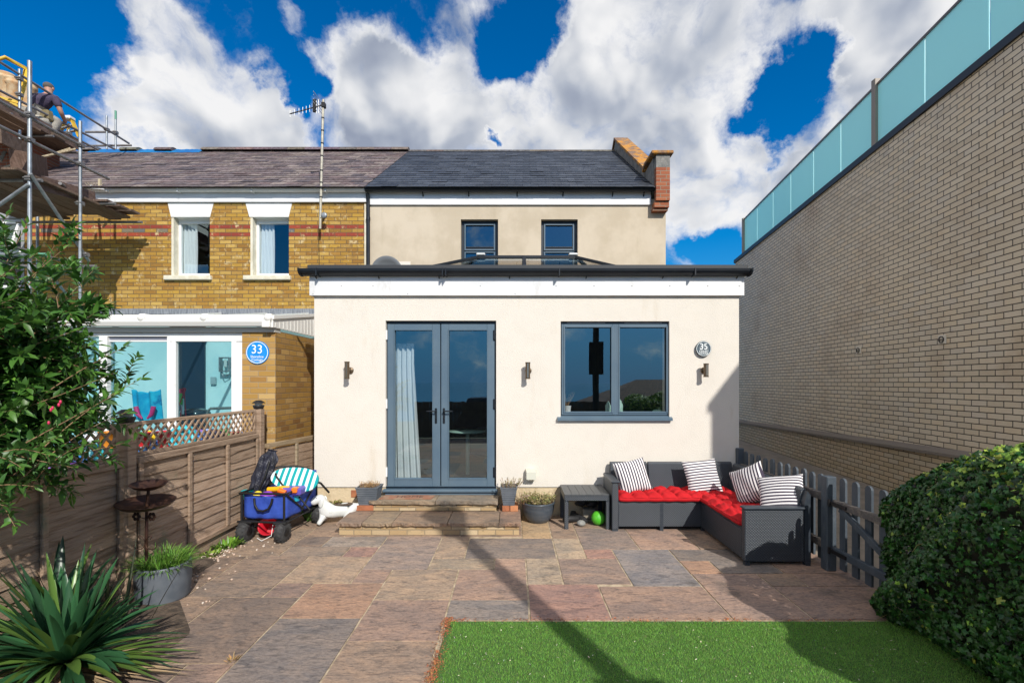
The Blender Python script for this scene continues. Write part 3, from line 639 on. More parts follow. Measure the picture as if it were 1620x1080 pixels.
# slates
def slates(x0, x1, zbase, rows, cols, w_=.30, ex=.197, y0=8.85, xr=None, sl=.7):
    m = MB(); cs, sn = .8192, .5736
    for r in range(rows):
        s0 = r*ex; s1 = s0 + ex*1.25; off = (r % 2)*w_/2
        xa = x0 + (xr[0]*s0 if xr else 0); xb = x1 + (xr[1]*s0 if xr else 0)
        x = xa - off
        while x < xb:
            a = max(x + .002, xa); b = min(x + w_ - .002, xb); x += w_
            if b - a < .02: continue
            j = random.uniform(0, .003) + (.006 if random.random() < .06 else 0); c = random.choice(cols); k = random.uniform(.75, 1.25); c = tuple(q*k for q in c)
            sj = random.uniform(-.004,.004); t = .007
            def pt(xx, s, h): return (xx, y0 + s*cs - h*sn, zbase + s*sn + h*cs)
            vs = [pt(a,s0+sj,.012+j), pt(b,s0+sj,.012+j), pt(b,s1,.002), pt(a,s1,.002), pt(a,s0+sj,.012+j-t), pt(b,s0+sj,.012+j-t)]
            m.add(vs, [(0,1,2,3),(4,5,1,0)], c)
    return m
newc = [(.066,.075,.092),(.074,.083,.10),(.058,.067,.083)]
oldc = [(.175,.145,.148),(.205,.165,.165),(.14,.12,.13),(.235,.195,.185),(.185,.14,.137),(.26,.22,.20)]
zE = 5.44
rf = slates(-2.82, 2.69, zE, 21, newc, xr=(.022, -.013))
rf.quad((-2.83,8.86,zE),(2.72,8.86,zE),(2.72,12.25,zE+2.37),(-2.76,12.25,zE+2.37), (.03,.035,.04)); rf.quad((-2.76,12.25,zE+2.37),(2.72,12.25,zE+2.37),(2.72,15.6,zE),(-2.8,15.6,zE), (.05,.06,.07))
rf.build('slate_roof', SLATE_NEW, house)
def ridge(m, x0, x1, y, z, L=.45, r=.11, cols=((.09,.08,.08),), raised=0):
    x = x0
    while x < x1 - .02:
        b = min(x + L, x1); pts = []
        for s in (x+.003, b-.003):
            for k in range(7):
                t = math.pi*(k/6*.8+.1); pts.append((s, y - math.cos(t)*r*1.1, z - r*.55 + math.sin(t)*r + raised))
        c = random.choice(cols); m.add(pts, [(i, i+1, 8+i, 7+i) for i in range(6)] + [tuple(range(7))[::-1], tuple(range(7,14))], tuple(q*random.uniform(.85,1.15) for q in c)); x = b
m = MB(); ridge(m, -2.72, 2.66, 12.25, zE+2.345, r=.12, cols=((.16,.14,.13),(.14,.13,.125))); m.build('ridge_tile', RIDGE, house)
# parapet gable
def roofz(y): return zE + (y-8.85)*.70
m = MB(); X0, X1 = 2.70, 2.98
side = [(8.98, 5.42),(8.98, 6.05),(9.42,6.02),(12.25, roofz(12.25)+.30),(15.4,5.7),(15.4,5.3),(9.33,5.3)]
m.prism([(X0, y, z) for y, z in side], (X1-X0, 0, 0)); m.build('parapet_wall', CEMENT, house)
m = MB()
def cop(m, y0, z0, y1, z1, t=.06, ov=.04):
    m.prism([(X0-ov, y0, z0), (X0-ov, y1, z1), (X0-ov, y1, z1+t), (X0-ov, y0, z0+t)], (X1-X0+2*ov, 0, 0))
cop(m, 9.44, 6.02, 12.3, roofz(12.25)+.32); cop(m, 12.3, roofz(12.25)+.32, 15.4, 5.72)
m.box(X0-.07, X1+.07, 8.82, 9.40, 6.07, 6.135, bev=.012); m.prism([(X0-.06,9.40,6.07),(X0-.06,9.52,6.02),(X0-.06,9.52,6.09),(X0-.06,9.40,6.135)], (X1-X0+.12,0,0))
m.build('parapet_coping', LICHEN, house)
m = MB(); m.box(X0+.03, X1+.012, 8.87, 8.978, 5.83, 6.069); m.build('parapet_block', CEMENT, house)
m = MB(); m.box(X0+.03, X1+.012, 8.87, 8.978, 5.20, 5.829); m.box(X0+.01, X1+.01, 8.91, 9.078, 5.08, 5.199); m.box(X0-.01, X1+.0, 8.95, 9.077, 5.03, 5.079)
m.build('parapet_corbel', REDB, house)
# upper windows
for (a, b, c, d) in uh:
    m = MB(); m.frame(a, b, c, d, .055, Y1+.10, Y1+.16); m.box(a+.055, b-.055, Y1+.10, Y1+.155, 4.31, 4.38, bev=.004); m.frame(a+.055, b-.055, 4.38, d-.055, .02, Y1+.085, Y1+.10)
    w_ = m.build('upper_window', GREYD, house); m2 = MB(); m2.frame(a+.062, b-.062, 4.32, d-.062, .026, Y1+.08, Y1+.09); m2.frame(a+.062, b-.062, 3.8, 4.30, .024, Y1+.08, Y1+.09); m2.build('casement', GREYF, w_)
    m = MB(); m.quad((a+.05,Y1+.125,c), (b-.05,Y1+.125,c), (b-.05,Y1+.125,d-.05), (a+.05,Y1+.125,d-.05)); m.build('pane', GLASSU, w_)
# French door
yd = Y0 + .07; X = lambda px: (px-CX)*yd/F; Z = lambda py: H+(CY-py)*yd/F
m = MB(); m.box(dh[0], dh[1], yd-.01, yd+.06, Z(512), dh[3]-.001, bev=.003); m.box(dh[0], dh[0]+.03, yd-.01, yd+.06, Z(771), Z(512)); m.box(dh[1]-.03, dh[1], yd-.01, yd+.06, Z(771), Z(512))
dfr = m.build('french_door', GREYD, house)
for (l, r, g0, g1) in ((614, 697, 625.4, 684.6), (698.5, 782.5, 710.6, 770.6)):
    m = MB(); a, b = X(l), X(r); ga, gb = X(g0), X(g1); zt, zb, gt, gb2 = Z(513), Z(769), Z(523), Z(755.7)
    y_0, y_1 = yd-.035, yd+.03
    m.box(a, ga, y_0, y_1, zb, zt, bev=.004); m.box(gb, b, y_0, y_1, zb, zt, bev=.004); m.box(ga, gb, y_0, y_1, gt, zt, bev=.004); m.box(ga, gb, y_0, y_1, zb, gb2, bev=.004)
    m.frame(ga-.012, gb+.012, gb2-.012, gt+.012, .012, y_0-.007, y_0+.001, bev=.003)
    leaf = m.build('door_leaf', GREYF, dfr)
    m = MB(); m.quad((ga,yd,gb2),(gb,yd,gb2),(gb,yd,gt),(ga,yd,gt)); m.build('door_pane', GLASS, dfr)
for px in (690.5, 703): 
    m = MB(); s = 1 if px > 697 else -1; xx = X(px)
    m.box(xx-.014, xx+.014, yd-.047, yd-.036, Z(669), Z(645), bev=.006); m.tube([(xx,yd-.046,Z(650)),(xx,yd-.085,Z(650)),(xx+s*.03,yd-.092,Z(649.5)),(xx+s*.115,yd-.09,Z(649.8))], .009, 8); m.lathe((xx,yd-.047,Z(661)), [(.009,0),(.009,.006),(0,.007)], 10, M=Euler((R(90),0,0)).to_matrix())
    m.build('door_handle', BLACKP, dfr)
for px, c_ in ((612.5, WHITE), (782.5, BLACKP)):
    for py in (530, 638, 745):
        m = MB(); m.tube([(X(px), yd-.045, Z(py)-.06), (X(px), yd-.045, Z(py)+.06)], .016, 10); m.tube([(X(px), yd-.045, Z(py)-.066), (X(px), yd-.045, Z(py)-.06)], .012, 8)
        m.build('door_hinge', c_ if px < 700 else BLACKP, dfr)
m = MB(); m.box(dh[0]-.03, dh[1]+.02, Y0-.055, Y0+.06, .315, .35, bev=.006); m.box(dh[0]-.0, dh[1]+.0, Y0-.02, Y0+.05, .277, .314); m.box(dh[0]+.001, dh[1]-.001, Y0+.03, Y0+.14, .351, .378); m.build('door_sill', GREYF, house)
# front window
yw = Y0+.06; X = lambda px: (px-CX)*yw/F; Z = lambda py: H+(CY-py)*yw/F
a, b, c, d = wh
m = MB(); m.frame(a, b, c+.01, d, .022, yw-.02, yw+.06); m.box(a, b, yw-.022, yw+.055, Z(513), d-.001, bev=.003)
fw = m.build('front_window', GREYD, house)
for (l, r, g0, g1) in ((888, 971.5, 892, 966), (974, 1058, 978.5, 1051)):
    m = MB(); m.frame(X(l), X(r), Z(656), Z(513), .028, yw-.03, yw+.05, bev=.004); m.frame(X(l)+.024, X(r)-.024, Z(656)+.024, Z(513)-.024, .022, yw-.04, yw-.028, bev=.006); m.build('casement', GREYF, fw)
    m = MB(); m.quad((X(l)+.02,yw,Z(655)),(X(r)-.02,yw,Z(655)),(X(r)-.02,yw,Z(515)),(X(l)+.02,yw,Z(515))); m.build('pane', GLASS, fw)
m = MB(); m.box(X(971.3), X(974.2), yw-.03, yw+.05, Z(656), Z(513)); m.build('mullion', GREYF, fw)
for (l, r) in ((897, 957), (987, 1046)): m = MB(); m.box(X(l), X(r), yw-.03, yw-.0225, Z(511.4), Z(510.3), bev=.002); m.build('trickle_vent', mat('vent_grey', (.3,.33,.36), .4), fw)
m = MB(); m.prism([(x6(881.5), Y0-.045, z6(665)), (x6(881.5), Y0-.045, z6(661)), (x6(881.5), Y0+.035, z6(657.5)), (x6(881.5), Y0+.035, z6(660.5)-.0),(x6(881.5), Y0-.001, z6(662))], (x6(1062.5)-x6(881.5), 0, 0)); m.build('window_sill', GREYF, house)
# air brick next to door
m = MB(); m.box(x6(555), x6(566), Y0+.008, Y0+.017, .24, .33); m.build('air_brick', mat('terracotta', (.42,.16,.07), .85, col2=(.3,.1,.05), vs_=9), house)

# ---- things fixed to the facade
def wall_light(px, py0, py1, label):
    t = thing('wall_light', label, 'wall light', (x6(px), Y0, z6(py1)), 'steel up and down lights on the extension')
    xx = x6(px, 5.9); z0, z1 = z6(py1, 5.9), z6(py0, 5.9)
    m = MB(); m.tube([(xx, 5.90, z0), (xx, 5.90, z1)], .030, 20); m.tube([(xx,5.90,z1-.012),(xx,5.90,z1+.002)], .033, 20); m.tube([(xx,5.90,z0-.002),(xx,5.90,z0+.012)], .033, 20); m.build('lamp_tube', BRONZE, t)
    m = MB(); m.lathe((xx+.01, Y0-.002, (z0+z1)/2), [(.042,0),(.042,.014),(.036,.02),(0,.021)], 20, M=Euler((R(90),0,0)).to_matrix()); m.tube([(xx+.005,5.99,(z0+z1)/2),(xx,5.92,(z0+z1)/2)], .012, 8); m.build('wall_plate', BRONZE, t)
    m = MB(); m.box(xx-.006, xx+.008, 5.8675, 5.872, z0+.012, z1-.012, bev=.002); m.build('painted_highlight', GLINT, t)  # bright strip stands in for the glint on the tube
wall_light(549, 572, 599, 'bronze cylinder wall light left of the French doors')
wall_light(835, 573, 599, 'bronze cylinder wall light between the French doors and the window')
wall_light(1117, 575, 596, 'bronze cylinder wall light under the round 35 sign')
def plaque(px, py, Y, r, num, words, colr, edge, label, nsz, wsz):
    t = thing('house_number_sign', label, 'sign', (x6(px,Y), Y, z6(py,Y))); c = (x6(px,Y), Y, z6(py,Y)); M_ = Euler((R(90),0,0)).to_matrix()
    m = MB(); m.lathe((c[0], Y, c[2]), [(r*1.02,.0),(r*1.02,.012),(r*.99,.018),(r*.99,.018),(0,.018)], 40, M=M_); m.build('disc', colr, t)
    m = MB(); n = 48; ra, rb = r*.955, r*.90
    vs = [(c[0]+q*math.cos(2*math.pi*k/n), Y-.0195, c[2]+q*math.sin(2*math.pi*k/n)) for q in (ra, rb) for k in range(n)]
    m.add(vs, [(k, n+k, n+(k+1) % n, (k+1) % n) for k in range(n)]); m.build('border_ring', edge, t)
    text('number', num, nsz, (c[0]-.002, Y-.020, c[2]+r*.25), edge, t, sy=1.05)
    for i, w_ in enumerate(words): text('house_name', w_, wsz, (c[0], Y-.020, c[2]-r*(.38+.27*i)), edge, t)
SIGNW = mat('sign_white', (.85,.9,.9), .5)
plaque(1112.5, 551.5, Y0-.02, .098, '35', ('COURT','HOUSE'), mat('sign_slate', (.03,.055,.075), .5), SIGNW, 'round dark sign reading 35 above the wall light', .105, .036)
m = MB(); xx, zz = x6(840,5.94), z6(750,5.94)
t = thing('outdoor_socket', 'cream weatherproof socket box low on the extension wall', 'socket', (xx, Y0, zz))
SOCK = mat('socket_plastic', (.66,.62,.52), .45)
m.box(xx-.068, xx+.068, 5.93, Y0-.001, zz-.055, zz+.065, bev=.006); m.build('box', SOCK, t)
m = MB(); m.prism([(xx-.058,5.928,zz+.045),(xx-.058,5.905,zz+.035),(xx-.058,5.90,zz-.06),(xx-.058,5.928,zz-.06)], (.122,0,0)); m.build('lid', mat('socket_lid', (.60,.60,.52), .3), t)
m = MB()
for k in (-.03,.0,.03): m.tube([(xx+k,5.92,zz-.06),(xx+k,5.92,zz-.072)], .011, 8)
m.build('cable_gland', SOCK, t)
t = thing('satellite_dish', 'grey satellite dish lying behind the flat roof gutter', 'satellite dish', (-2.45, 8.9, 3.6))
xx, zz = x6(612,8.85), 3.83
m = MB(); M_ = Euler((R(-78),0,0)).to_matrix(); m.lathe((xx, 8.92, zz), [(0,0),(.12,.012),(.22,.04),(.30,.08),(.305,.075),(.22,.03),(.12,.0),(0,-.012)], 36, M=Euler((R(96),0,0)).to_matrix()); m.build('reflector', mat('dish_grey', (.17,.18,.19), .5, metal=.3), t)
m = MB(); m.tube([(xx, 8.9, zz-.28), (xx, 8.6, zz-.25), (xx, 8.45, zz-.12)], .012, 8); m.tube([(xx,8.45,zz-.12),(xx,8.5,zz-.10)], .03, 12); m.tube([(xx,9.03,zz),(xx,8.95,zz)], .03, 10); m.build('feed_arm', METALG, t)
m = MB(); m.box(xx-.02, xx+.40, Y1-.012, Y1-.003, 3.4, 4.08); m.build('backing_board', CREAM, t)

# ================================================================ STEPS
st = thing('entrance_steps', 'two brick steps with riven sandstone treads below the French doors', 'steps', (-.95, 5.6, 0))
def pave(m, a, b, c, d, zt, th, cols, cuts):
    xs_ = [a] + cuts + [b]
    for i in range(len(xs_)-1):
        n = 14; x_0, x_1 = xs_[i]+.004, xs_[i+1]-.004
        col = cols[i % len(cols)]; fr = []
        for k in range(n+1): fr.append((x_0+(x_1-x_0)*k/n, c + random.uniform(-.008,.008)))
        top = [(x, y, zt+random.uniform(-.002,.002)) for x, y in fr] + [(x_1, d, zt), (x_0, d, zt)]; bot = [(x, y+random.uniform(0,.014), zt-th+random.uniform(-.006,.006)) for x, y in fr] + [(x_1, d, zt-th), (x_0, d, zt-th)]
        N_ = len(top); m.add(top + bot, [tuple(range(N_)), tuple(range(N_, 2*N_))[::-1]] + [(j, N_+j, N_+(j+1) % N_, (j+1) % N_) for j in range(N_)], col)
m = MB(); pave(m, -1.77, -.185, 5.67, 5.985, .275, .042, [(.33,.26,.185),(.30,.245,.185)], [-.95])
m.build('upper_tread', SLABM, st)
m = MB(); pave(m, -1.99, .09, 5.20, 5.70, .146, .034, [(.32,.23,.17),(.34,.26,.18),(.33,.235,.165),(.35,.25,.175),(.33,.22,.16)], [-1.70,-1.36,-.74,-.16])
m.box(-1.985,-1.78,5.70,5.99,.112,.1455,(.31,.22,.16)); m.box(-.18,.085,5.70,5.99,.112,.1455,(.32,.21,.15)); m.build('lower_tread', SLABM, st)
m = MB(); m.box(-1.74, -.21, 5.715, 6.01, .148, .232); m.build('upper_riser', STEPB, st)
m = MB(); m.box(-1.965, .065, 5.245, 6.0, -.004, .111); m.build('lower_riser', STEPB, st)
t = thing('doormat', 'worn reddish doormat reading HOME on the top step', 'doormat', (-1.3, 5.85, .276))
m = MB(); m.prism([(-1.66,5.74,.279),(-1.02,5.75,.279),(-.99,5.93,.279),(-1.63,5.94,.279)], (0,0,.008)); m.build('mat_base', mat('mat_coir', (.34,.15,.09), .95, col2=(.36,.25,.17), vs_=8, vlo=.4, vhi=.65, bump=.6, bs=120), t)
text('mat_lettering', 'HOME', .12, (-1.30, 5.84, .2885), mat('mat_ink', (.10,.055,.04), .95), t, rot=(0,0,0))
# ================================================================ YELLOW BRICK HOUSE (33)
yb = thing('brick_house', 'yellow brick terraced house with red brick bands, slate roof and white conservatory', 'house', (-6, 9.5, 0))
X9 = lambda px: (px-CX)*Y1/F
Z9 = lambda py: z6(py, Y1)
wins = [(X9(271), X9(332), Z9(437), Z9(343)), (X9(396), X9(457), Z9(437), Z9(343))]
m = MB(); m.wall(-9.55, -2.84, -.05, 5.36, Y1, Y1+.25, wins + [(-9.5, -3.6, -.04, 2.55)]); m.build('wall', YBRICK, yb)
m = MB()
for (l, r, bl, br) in ((266, 338.5, 271.2, 332.5), (389, 462.5, 395, 457)):
    m.prism([(X9(l),Y1-.012,Z9(321.5)),(X9(r),Y1-.012,Z9(321.5)),(X9(br),Y1-.012,Z9(343.5)),(X9(bl),Y1-.012,Z9(343.5))], (0,.26,0)); m.build('lintel', LINTEL, yb); m = MB()
for i, (a, b, c, d) in enumerate(wins):
    m = MB(); m.box(a-.11, b+.05, Y1-.07, Y1+.2, Z9(443.5), Z9(436.5), bev=.01); m.build('sill', STONEW, yb)
    m = MB(); m.box(a+.001, a+.045, Y1+.002, Y1+.2, c, d-.01); m.build('reveal', STONEW, yb)
    m = MB(); m.frame(a+.046, b-.012, c+.035, d-.04, .05, Y1+.13, Y1+.19); m.box(a+.046,b-.012,Y1+.12,Y1+.2,d-.04,d-.001); fr = m.build('window', WHITE, yb)
    m = MB(); m.quad((a+.08,Y1+.16,c+.06),(b-.05,Y1+.16,c+.06),(b-.05,Y1+.16,d-.07),(a+.08,Y1+.16,d-.07)); m.build('pane', glass('cottage_glass', (.88,.93,.95), 1.0, 2.2), fr)
def curtain(label, x0, x1, z0, z1, y, folds, sweep=0.0, taper=None, group=None, m_=CURT, amp=.03):
    n = folds*10; rows = 14; vs = []
    for j in range(rows+1):
        t = j/rows; z = z1 + (z0-z1)*t
        for i in range(n+1):
            u = i/n; xw = x1 if taper is None else x1 + taper(t)
            x = x0 + (xw-x0)*u; vs.append((x, y + amp*math.sin(u*folds*2*math.pi + .6*math.sin(t*3))*(.6+.5*t) + .004*math.sin(i*3.1+t*8), z + (.01*math.sin(u*folds*6) if j == rows else 0)))
    me = MB().add(vs, [(j*(n+1)+i, j*(n+1)+i+1, (j+1)*(n+1)+i+1, (j+1)*(n+1)+i) for j in range(rows) for i in range(n)], smooth=True)
    return tag(me.build('curtain', m_), label, 'curtain', group)
for k, (a, b, c, d) in enumerate(wins):
    curtain(('white curtain drawn to the left in the brick house window nearer the scaffold', 'white curtain drawn to the left in the brick house window nearer the aerial')[k], a+.07, a+.36, c+.03, d-.03, Y1+.22, 4)
m = MB(); a,b,c,d,e,f = -9.4,-2.9,Y1+.45,Y1+3,3.3,5.3
m.quad((a,d,e),(b,d,e),(b,d,f),(a,d,f)); m.quad((a,c-.15,e),(b,c-.15,e),(b,d,e),(a,d,e)); m.quad((a,c-.15,f),(a,d,f),(b,d,f),(b,c-.15,f)); m.build('bedroom_lining', mat('bedroom_dark', (.03,.035,.04), .9), yb)
m = MB(); m.box(-9.55, -2.84, Y1-.05, Y1-.003, Z9(321), 5.556, bev=.003); m.build('fascia', BOARD, yb)
m = gutter(-9.3, -2.86, Y1-.052, 5.45, .055)
m.build('gutter', WHITE, yb)
m = MB()
for px in (180, 290, 405, 520): m.box(x6(px,Y1)-.012, x6(px,Y1)+.012, Y1-.17, Y1-.05, 5.385, 5.455)
m.tube([(X9(184), 8.8, 5.38), (X9(152), 8.9, 5.43), (X9(158),8.9,5.50)], .012, 6)
m.build('gutter_joint', WHITE, yb)
m = MB(); zc = 5.55
for k in range(6):
    m.beam((X9(145+k*4.5),8.93,5.46),(X9(149+k*4.5+4),8.93,5.56), .006, .004); m.beam((X9(149+k*4.5+4),8.934,5.46),(X9(145+k*4.5),8.934,5.56), .006, .004)
m.box(X9(168),X9(171),8.9,8.94,5.42,5.62); m.build('bird_guard', mat('cane', (.5,.42,.28), .7), yb)
rf = slates(-9.72, -2.83, zE, 21, oldc, xr=(0, .022), w_=.27)
rf.quad((-9.7,8.86,zE),(-2.84,8.86,zE),(-2.77,12.25,zE+2.37),(-9.7,12.25,zE+2.37), (.03,.03,.03)); rf.quad((-9.7,12.25,zE+2.37),(-2.77,12.25,zE+2.37),(-2.84,15.6,zE),(-9.7,15.6,zE), (.08,.07,.07))
rf.build('slate_roof', SLATE_OLD, yb)
XR = lambda px: (px-CX)*12.25/F
cR = ((.16,.13,.125),(.13,.105,.105),(.19,.15,.14)); m = MB(); ridge(m, XR(325), XR(648), 12.25, zE+2.37, r=.20, cols=cR)
m.build('ridge_tile', RIDGE, yb)
for (l, r) in ((251,279),(197,225),(132,160)):
    m = MB(); ridge(m, XR(l), XR(r), 12.25, zE+2.37, r=.19, cols=cR); m.build('ridge_tile', RIDGE, yb)
m = MB(); TARP = mat('blue_membrane', (.0,.11,.34), .6, col2=(.0,.17,.42), vs_=3)
n = 60; vs = []
for i in range(n+1):
    x = XR(150) + (XR(324)-XR(150))*i/n; w1 = random.uniform(-.02,.02)
    vs += [(x,12.0+w1,zE+2.20+w1*.7+.02),(x,12.25,zE+2.42+random.uniform(0,.015)),(x,12.5,zE+2.2)]
m.add(vs, [(i*3+k, i*3+3+k, i*3+4+k, i*3+1+k) for i in range(n) for k in (0,1)]); m.build('ridge_membrane', TARP, yb)
m = MB(); m.quad((-9.55,Y1+.25,-.05),(-9.55,Y1+.25,5.4),(-9.55,15,5.4),(-9.55,15,-.05)); m.quad((-9.6,15.3,0),(-2.8,15.3,0),(-2.8,15.3,5.4),(-9.6,15.3,5.4)); m.build('rear_wall', CEMENT, yb)
# ---- conservatory parts
yc = 6.15; XC = lambda px, Y=yc: (px-CX)*Y/F; ZC = lambda py, Y=yc: H+(CY-py)*Y/F
cxr = XC(436); cxl = XC(383)
m = MB(); m.box(cxl, cxr-.002, yc, yc+.2, 0, ZC(523)); m.build('pier', YBRICKP, yb)
m = MB(); m.box(cxr-.25, cxr, yc+.2005, Y1-.005, 0, ZC(523)); m.quad((cxr+.0,yc,0),(cxr+.0,yc+.2,0),(cxr+.0,yc+.2,ZC(523)),(cxr+.0,yc,ZC(523))); m.build('side_wall', YBRICKS, yb)
xl = -8.6
zt = ZC(526); m = MB()
for (l, r) in ((157, 268), (268, 383)): pass
m.box(xl, cxl, yc+.02, yc+.10, ZC(532), zt, bev=.004); m.box(xl, cxl, yc+.03, yc+.09, .0, .09)
for px0, px1, dy in ((372,383,0),(262,275,0),(155,168,.03),(40,54,0)): m.box(XC(px0), XC(px1), yc+.02-dy*.3, yc+.10, .09, ZC(532), bev=.004)
m.box(xl, xl+.08, yc+.02, yc+.10, .09, ZC(532))
m.box(XC(268), XC(383), yc+.01, yc+.06, ZC(540), ZC(532)+.0, bev=.004)
for px0, px1 in ((270,277),(365,373)): m.box(XC(px0), XC(px1), yc+.01, yc+.06, .16, ZC(540), bev=.003)
m.box(XC(168), XC(262), yc+.05, yc+.10, ZC(540), ZC(537.5), bev=.002)
m.box(XC(168), XC(262), yc+.055, yc+.1, .09, .2); m.box(XC(277), XC(372), yc+.01, yc+.06, .09, .2)
sd = m.build('sliding_door', WHITE, yb)
m = MB(); m.box(XC(168), XC(262), yc+.052, yc+.10, ZC(537.3), ZC(532)-.001); m.build('shaded_track_gap', mat('shade_grey', (.22,.23,.28), .6), sd)  # blue-grey strip paints in the shade above the sliding sash
for (l, r) in ((277,365),(168,262),(54,155)):
    m = MB(); m.quad((XC(l)-.005,yc+.07,.15),(XC(r)+.005,yc+.07,.15),(XC(r)+.005,yc+.07,ZC(538)),(XC(l)-.005,yc+.07,ZC(538))); m.build('pane', GLASSC, sd)
CW = mat('conservatory_white', (.78,.77,.73), .45, dirt=((.5,.42,.28), 5, .62, .85, (.6,1,1)))
m = MB(); m.box(xl, cxr+.005, yc-.03, yc+.12, ZC(525.5), ZC(517.5)); m.build('eaves_board', mat('eaves_cream', (.50,.49,.44), .6), yb)
m = MB(); m.prism([(xl, yc-.03+a, ZC(517)+b) for a, b in ((0,0),(-.09,.0),(-.115,.05),(-.115,.085),(-.10,.085),(-.10,.055),(-.08,.015),(0,.015))], (cxr-xl-.0,0,0)); m.box(XC(424), XC(436), yc-.15, yc-.02, ZC(519), ZC(511)); m.build('conservatory_gutter', CW, yb)
zr0 = ZC(509.5); zr1 = 3.02
m = MB(); m.prism([(xl,yc-.10,zr0),(xl,Y1-.01,zr1),(xl,Y1-.01,zr1+.025),(xl,yc-.10,zr0+.025)], (cxr-xl,0,0)); m.build('conservatory_roof', glass('polycarbonate', (.80,.84,.85), .9, 1.5, rough=.25), yb)
m = MB(); m.tube([(xl, yc-.07, ZC(504)), (XC(430), yc-.07, ZC(504.5))], .045, 12); m.build('roof_edge_tube', CW, yb)
for px in (130, 236, 333, 432):
    m = MB(); m.lathe((XC(px), yc-.10, ZC(504.5)), [(.05,0),(.05,.04),(.035,.055),(0,.058)], 16, M=Euler((R(90),0,0)).to_matrix()); m.box(XC(px)-.03, XC(px)+.03, yc-.105, yc, ZC(504.5)-.05, ZC(504.5)+.055)
    m.prism([(XC(px)-.025,yc,zr0+.03),(XC(px)-.025,Y1-.02,zr1+.03),(XC(px)-.025,Y1-.02,zr1+.06),(XC(px)-.025,yc,zr0+.06)], (.05,0,0)); m.build('glazing_bar', CW, yb)
m = MB(); m.prism([(cxr+.002,yc-.11,ZC(519)),(cxr+.002,Y1-.01,ZC(519)-.0),(cxr+.002,Y1-.01,zr1+.03),(cxr+.002,yc-.11,zr0+.03)], (.02,0,0))
for k in range(26):
    y = yc-.05+k*.105; m.box(cxr+.0225, cxr+.0265, y, y+.012, ZC(519)+.01, zr0 + (zr1-zr0)*(k*.105)/2.95 - .01)
m.prism([(cxr+.002,yc-.12,zr0+.025),(cxr+.002,Y1-.01,zr1+.03),(cxr+.002,Y1-.01,zr1+.075),(cxr+.002,yc-.12,zr0+.07)], (.04,0,0)); m.build('side_cladding', CW, yb)
m = MB(); m.box(-9.2, -2.86, Y1-.03, Y1-.003, zr1+.03, zr1+.14); m.build('lead_flashing', LEAD, yb)
TEAL = mat('teal_wall', (.58,.80,.81), .9, col2=(.46,.70,.73), vs_=1)
m = MB(); m.quad((xl,Y1-.06,0),(cxr-.25,Y1-.06,0),(cxr-.25,Y1-.06,2.9),(xl,Y1-.06,2.9)); m.quad((xl,yc+.2,0),(xl,Y1-.06,0),(xl,Y1-.06,2.9),(xl,yc+.2,2.9)); m.quad((cxr-.252,yc+.2,0),(cxr-.252,yc+.2,2.6),(cxr-.252,Y1-.06,2.9),(cxr-.252,Y1-.06,0)); m.build('conservatory_lining', TEAL, yb)
m = MB(); m.quad((xl,yc+.1,.05),(cxl,yc+.1,.05),(cxr-.25,Y1,.05),(xl,Y1,.05)); m.build('conservatory_floor', mat('floor_tile', (.35,.33,.30), .5), yb)
m = MB(); XD = lambda px: (px-CX)*(Y1-.07)/F; m.box(XD(270), XD(325), Y1-.10, Y1-.0601, .05, ZC(505,Y1)); m.build('dark_doorway_panel', mat('unlit_doorway', (.015,.03,.05), .3), yb)  # dark panel painted as the unlit opening into the house
t = thing('wall_lantern', 'small glass lantern on the teal conservatory wall', 'wall light', (x6(359,8.8), 8.95, 2.2))
xx = x6(359,8.95); zz = z6(575,8.95)
m = MB(); m.frame(xx-.10, xx+.10, zz-.16, zz+.12, .02, 8.85, 8.95); m.tube([(xx-.08,8.9,zz-.16),(xx-.03,8.9,zz-.26),(xx+.08,8.9,zz-.2)], .01, 6); m.build('frame', METALG, t); m = MB(); m.box(xx-.03,xx+.03,8.88,8.92,zz-.08,zz+.07,bev=.02); m.build('bulb', mat('bulb_glass', (.5,.6,.6), .2), t)
m = MB(); xx = x6(336,8.95); m.box(xx-.05,xx+.05,8.96,9.0,z6(608,8.95),z6(596,8.95),bev=.008); m.build('thermostat', mat('thermo', (.3,.4,.42), .4), yb)
plaque(408, 557.5, yc, .150, '33', ('Shoreline','Cottage'), mat('sign_blue', (.0,.21,.60), .4), SIGNW, 'round blue sign reading 33 on the brick pier', .155, .046)
# downpipe box behind fence post
tag(MB().box(XC(414),XC(422.5),yc-.10,yc-.003,.3,ZC(655), bev=.006).build('meter_box', mat('meter_brown', (.05,.028,.022), .5)), 'narrow dark brown box on the brick pier behind the fence post', 'box')

# ---- neighbouring grey house at the far left
gh = thing('grey_house', 'grey rendered house behind the scaffold at the left edge', 'house', (-13, 9.5, 0))
GR = mat('grey_render', (.30,.31,.32), .9, col2=(.25,.26,.27), vs_=3, bump=.2, bs=80)
gw = (X9(-45), X9(33), Z9(455), Z9(345))
m = MB(); m.wall(-17, -9.56, -.05, 5.36, Y1+.0, Y1+.25, [gw]); m.build('wall', GR, gh)
m = MB(); m.frame(gw[0], gw[1], gw[2], gw[3], .06, Y1+.06, Y1+.14); m.box(gw[0],gw[1],Y1+.055,Y1+.14,Z9(402),Z9(394)); fr = m.build('window', WHITE, gh)
m = MB(); 
tilt = Matrix.Translation((0, Y1+.05, Z9(350))) @ Euler((R(-16),0,0)).to_matrix().to_4x4()
mb = MB().frame(gw[0]+.05, gw[1]-.04, -.52, 0, .05, -.03, .03); mb.v = [tuple(tilt @ Vector(v)) for v in mb.v]; ss = mb.build('open_sash', WHITE, fr)
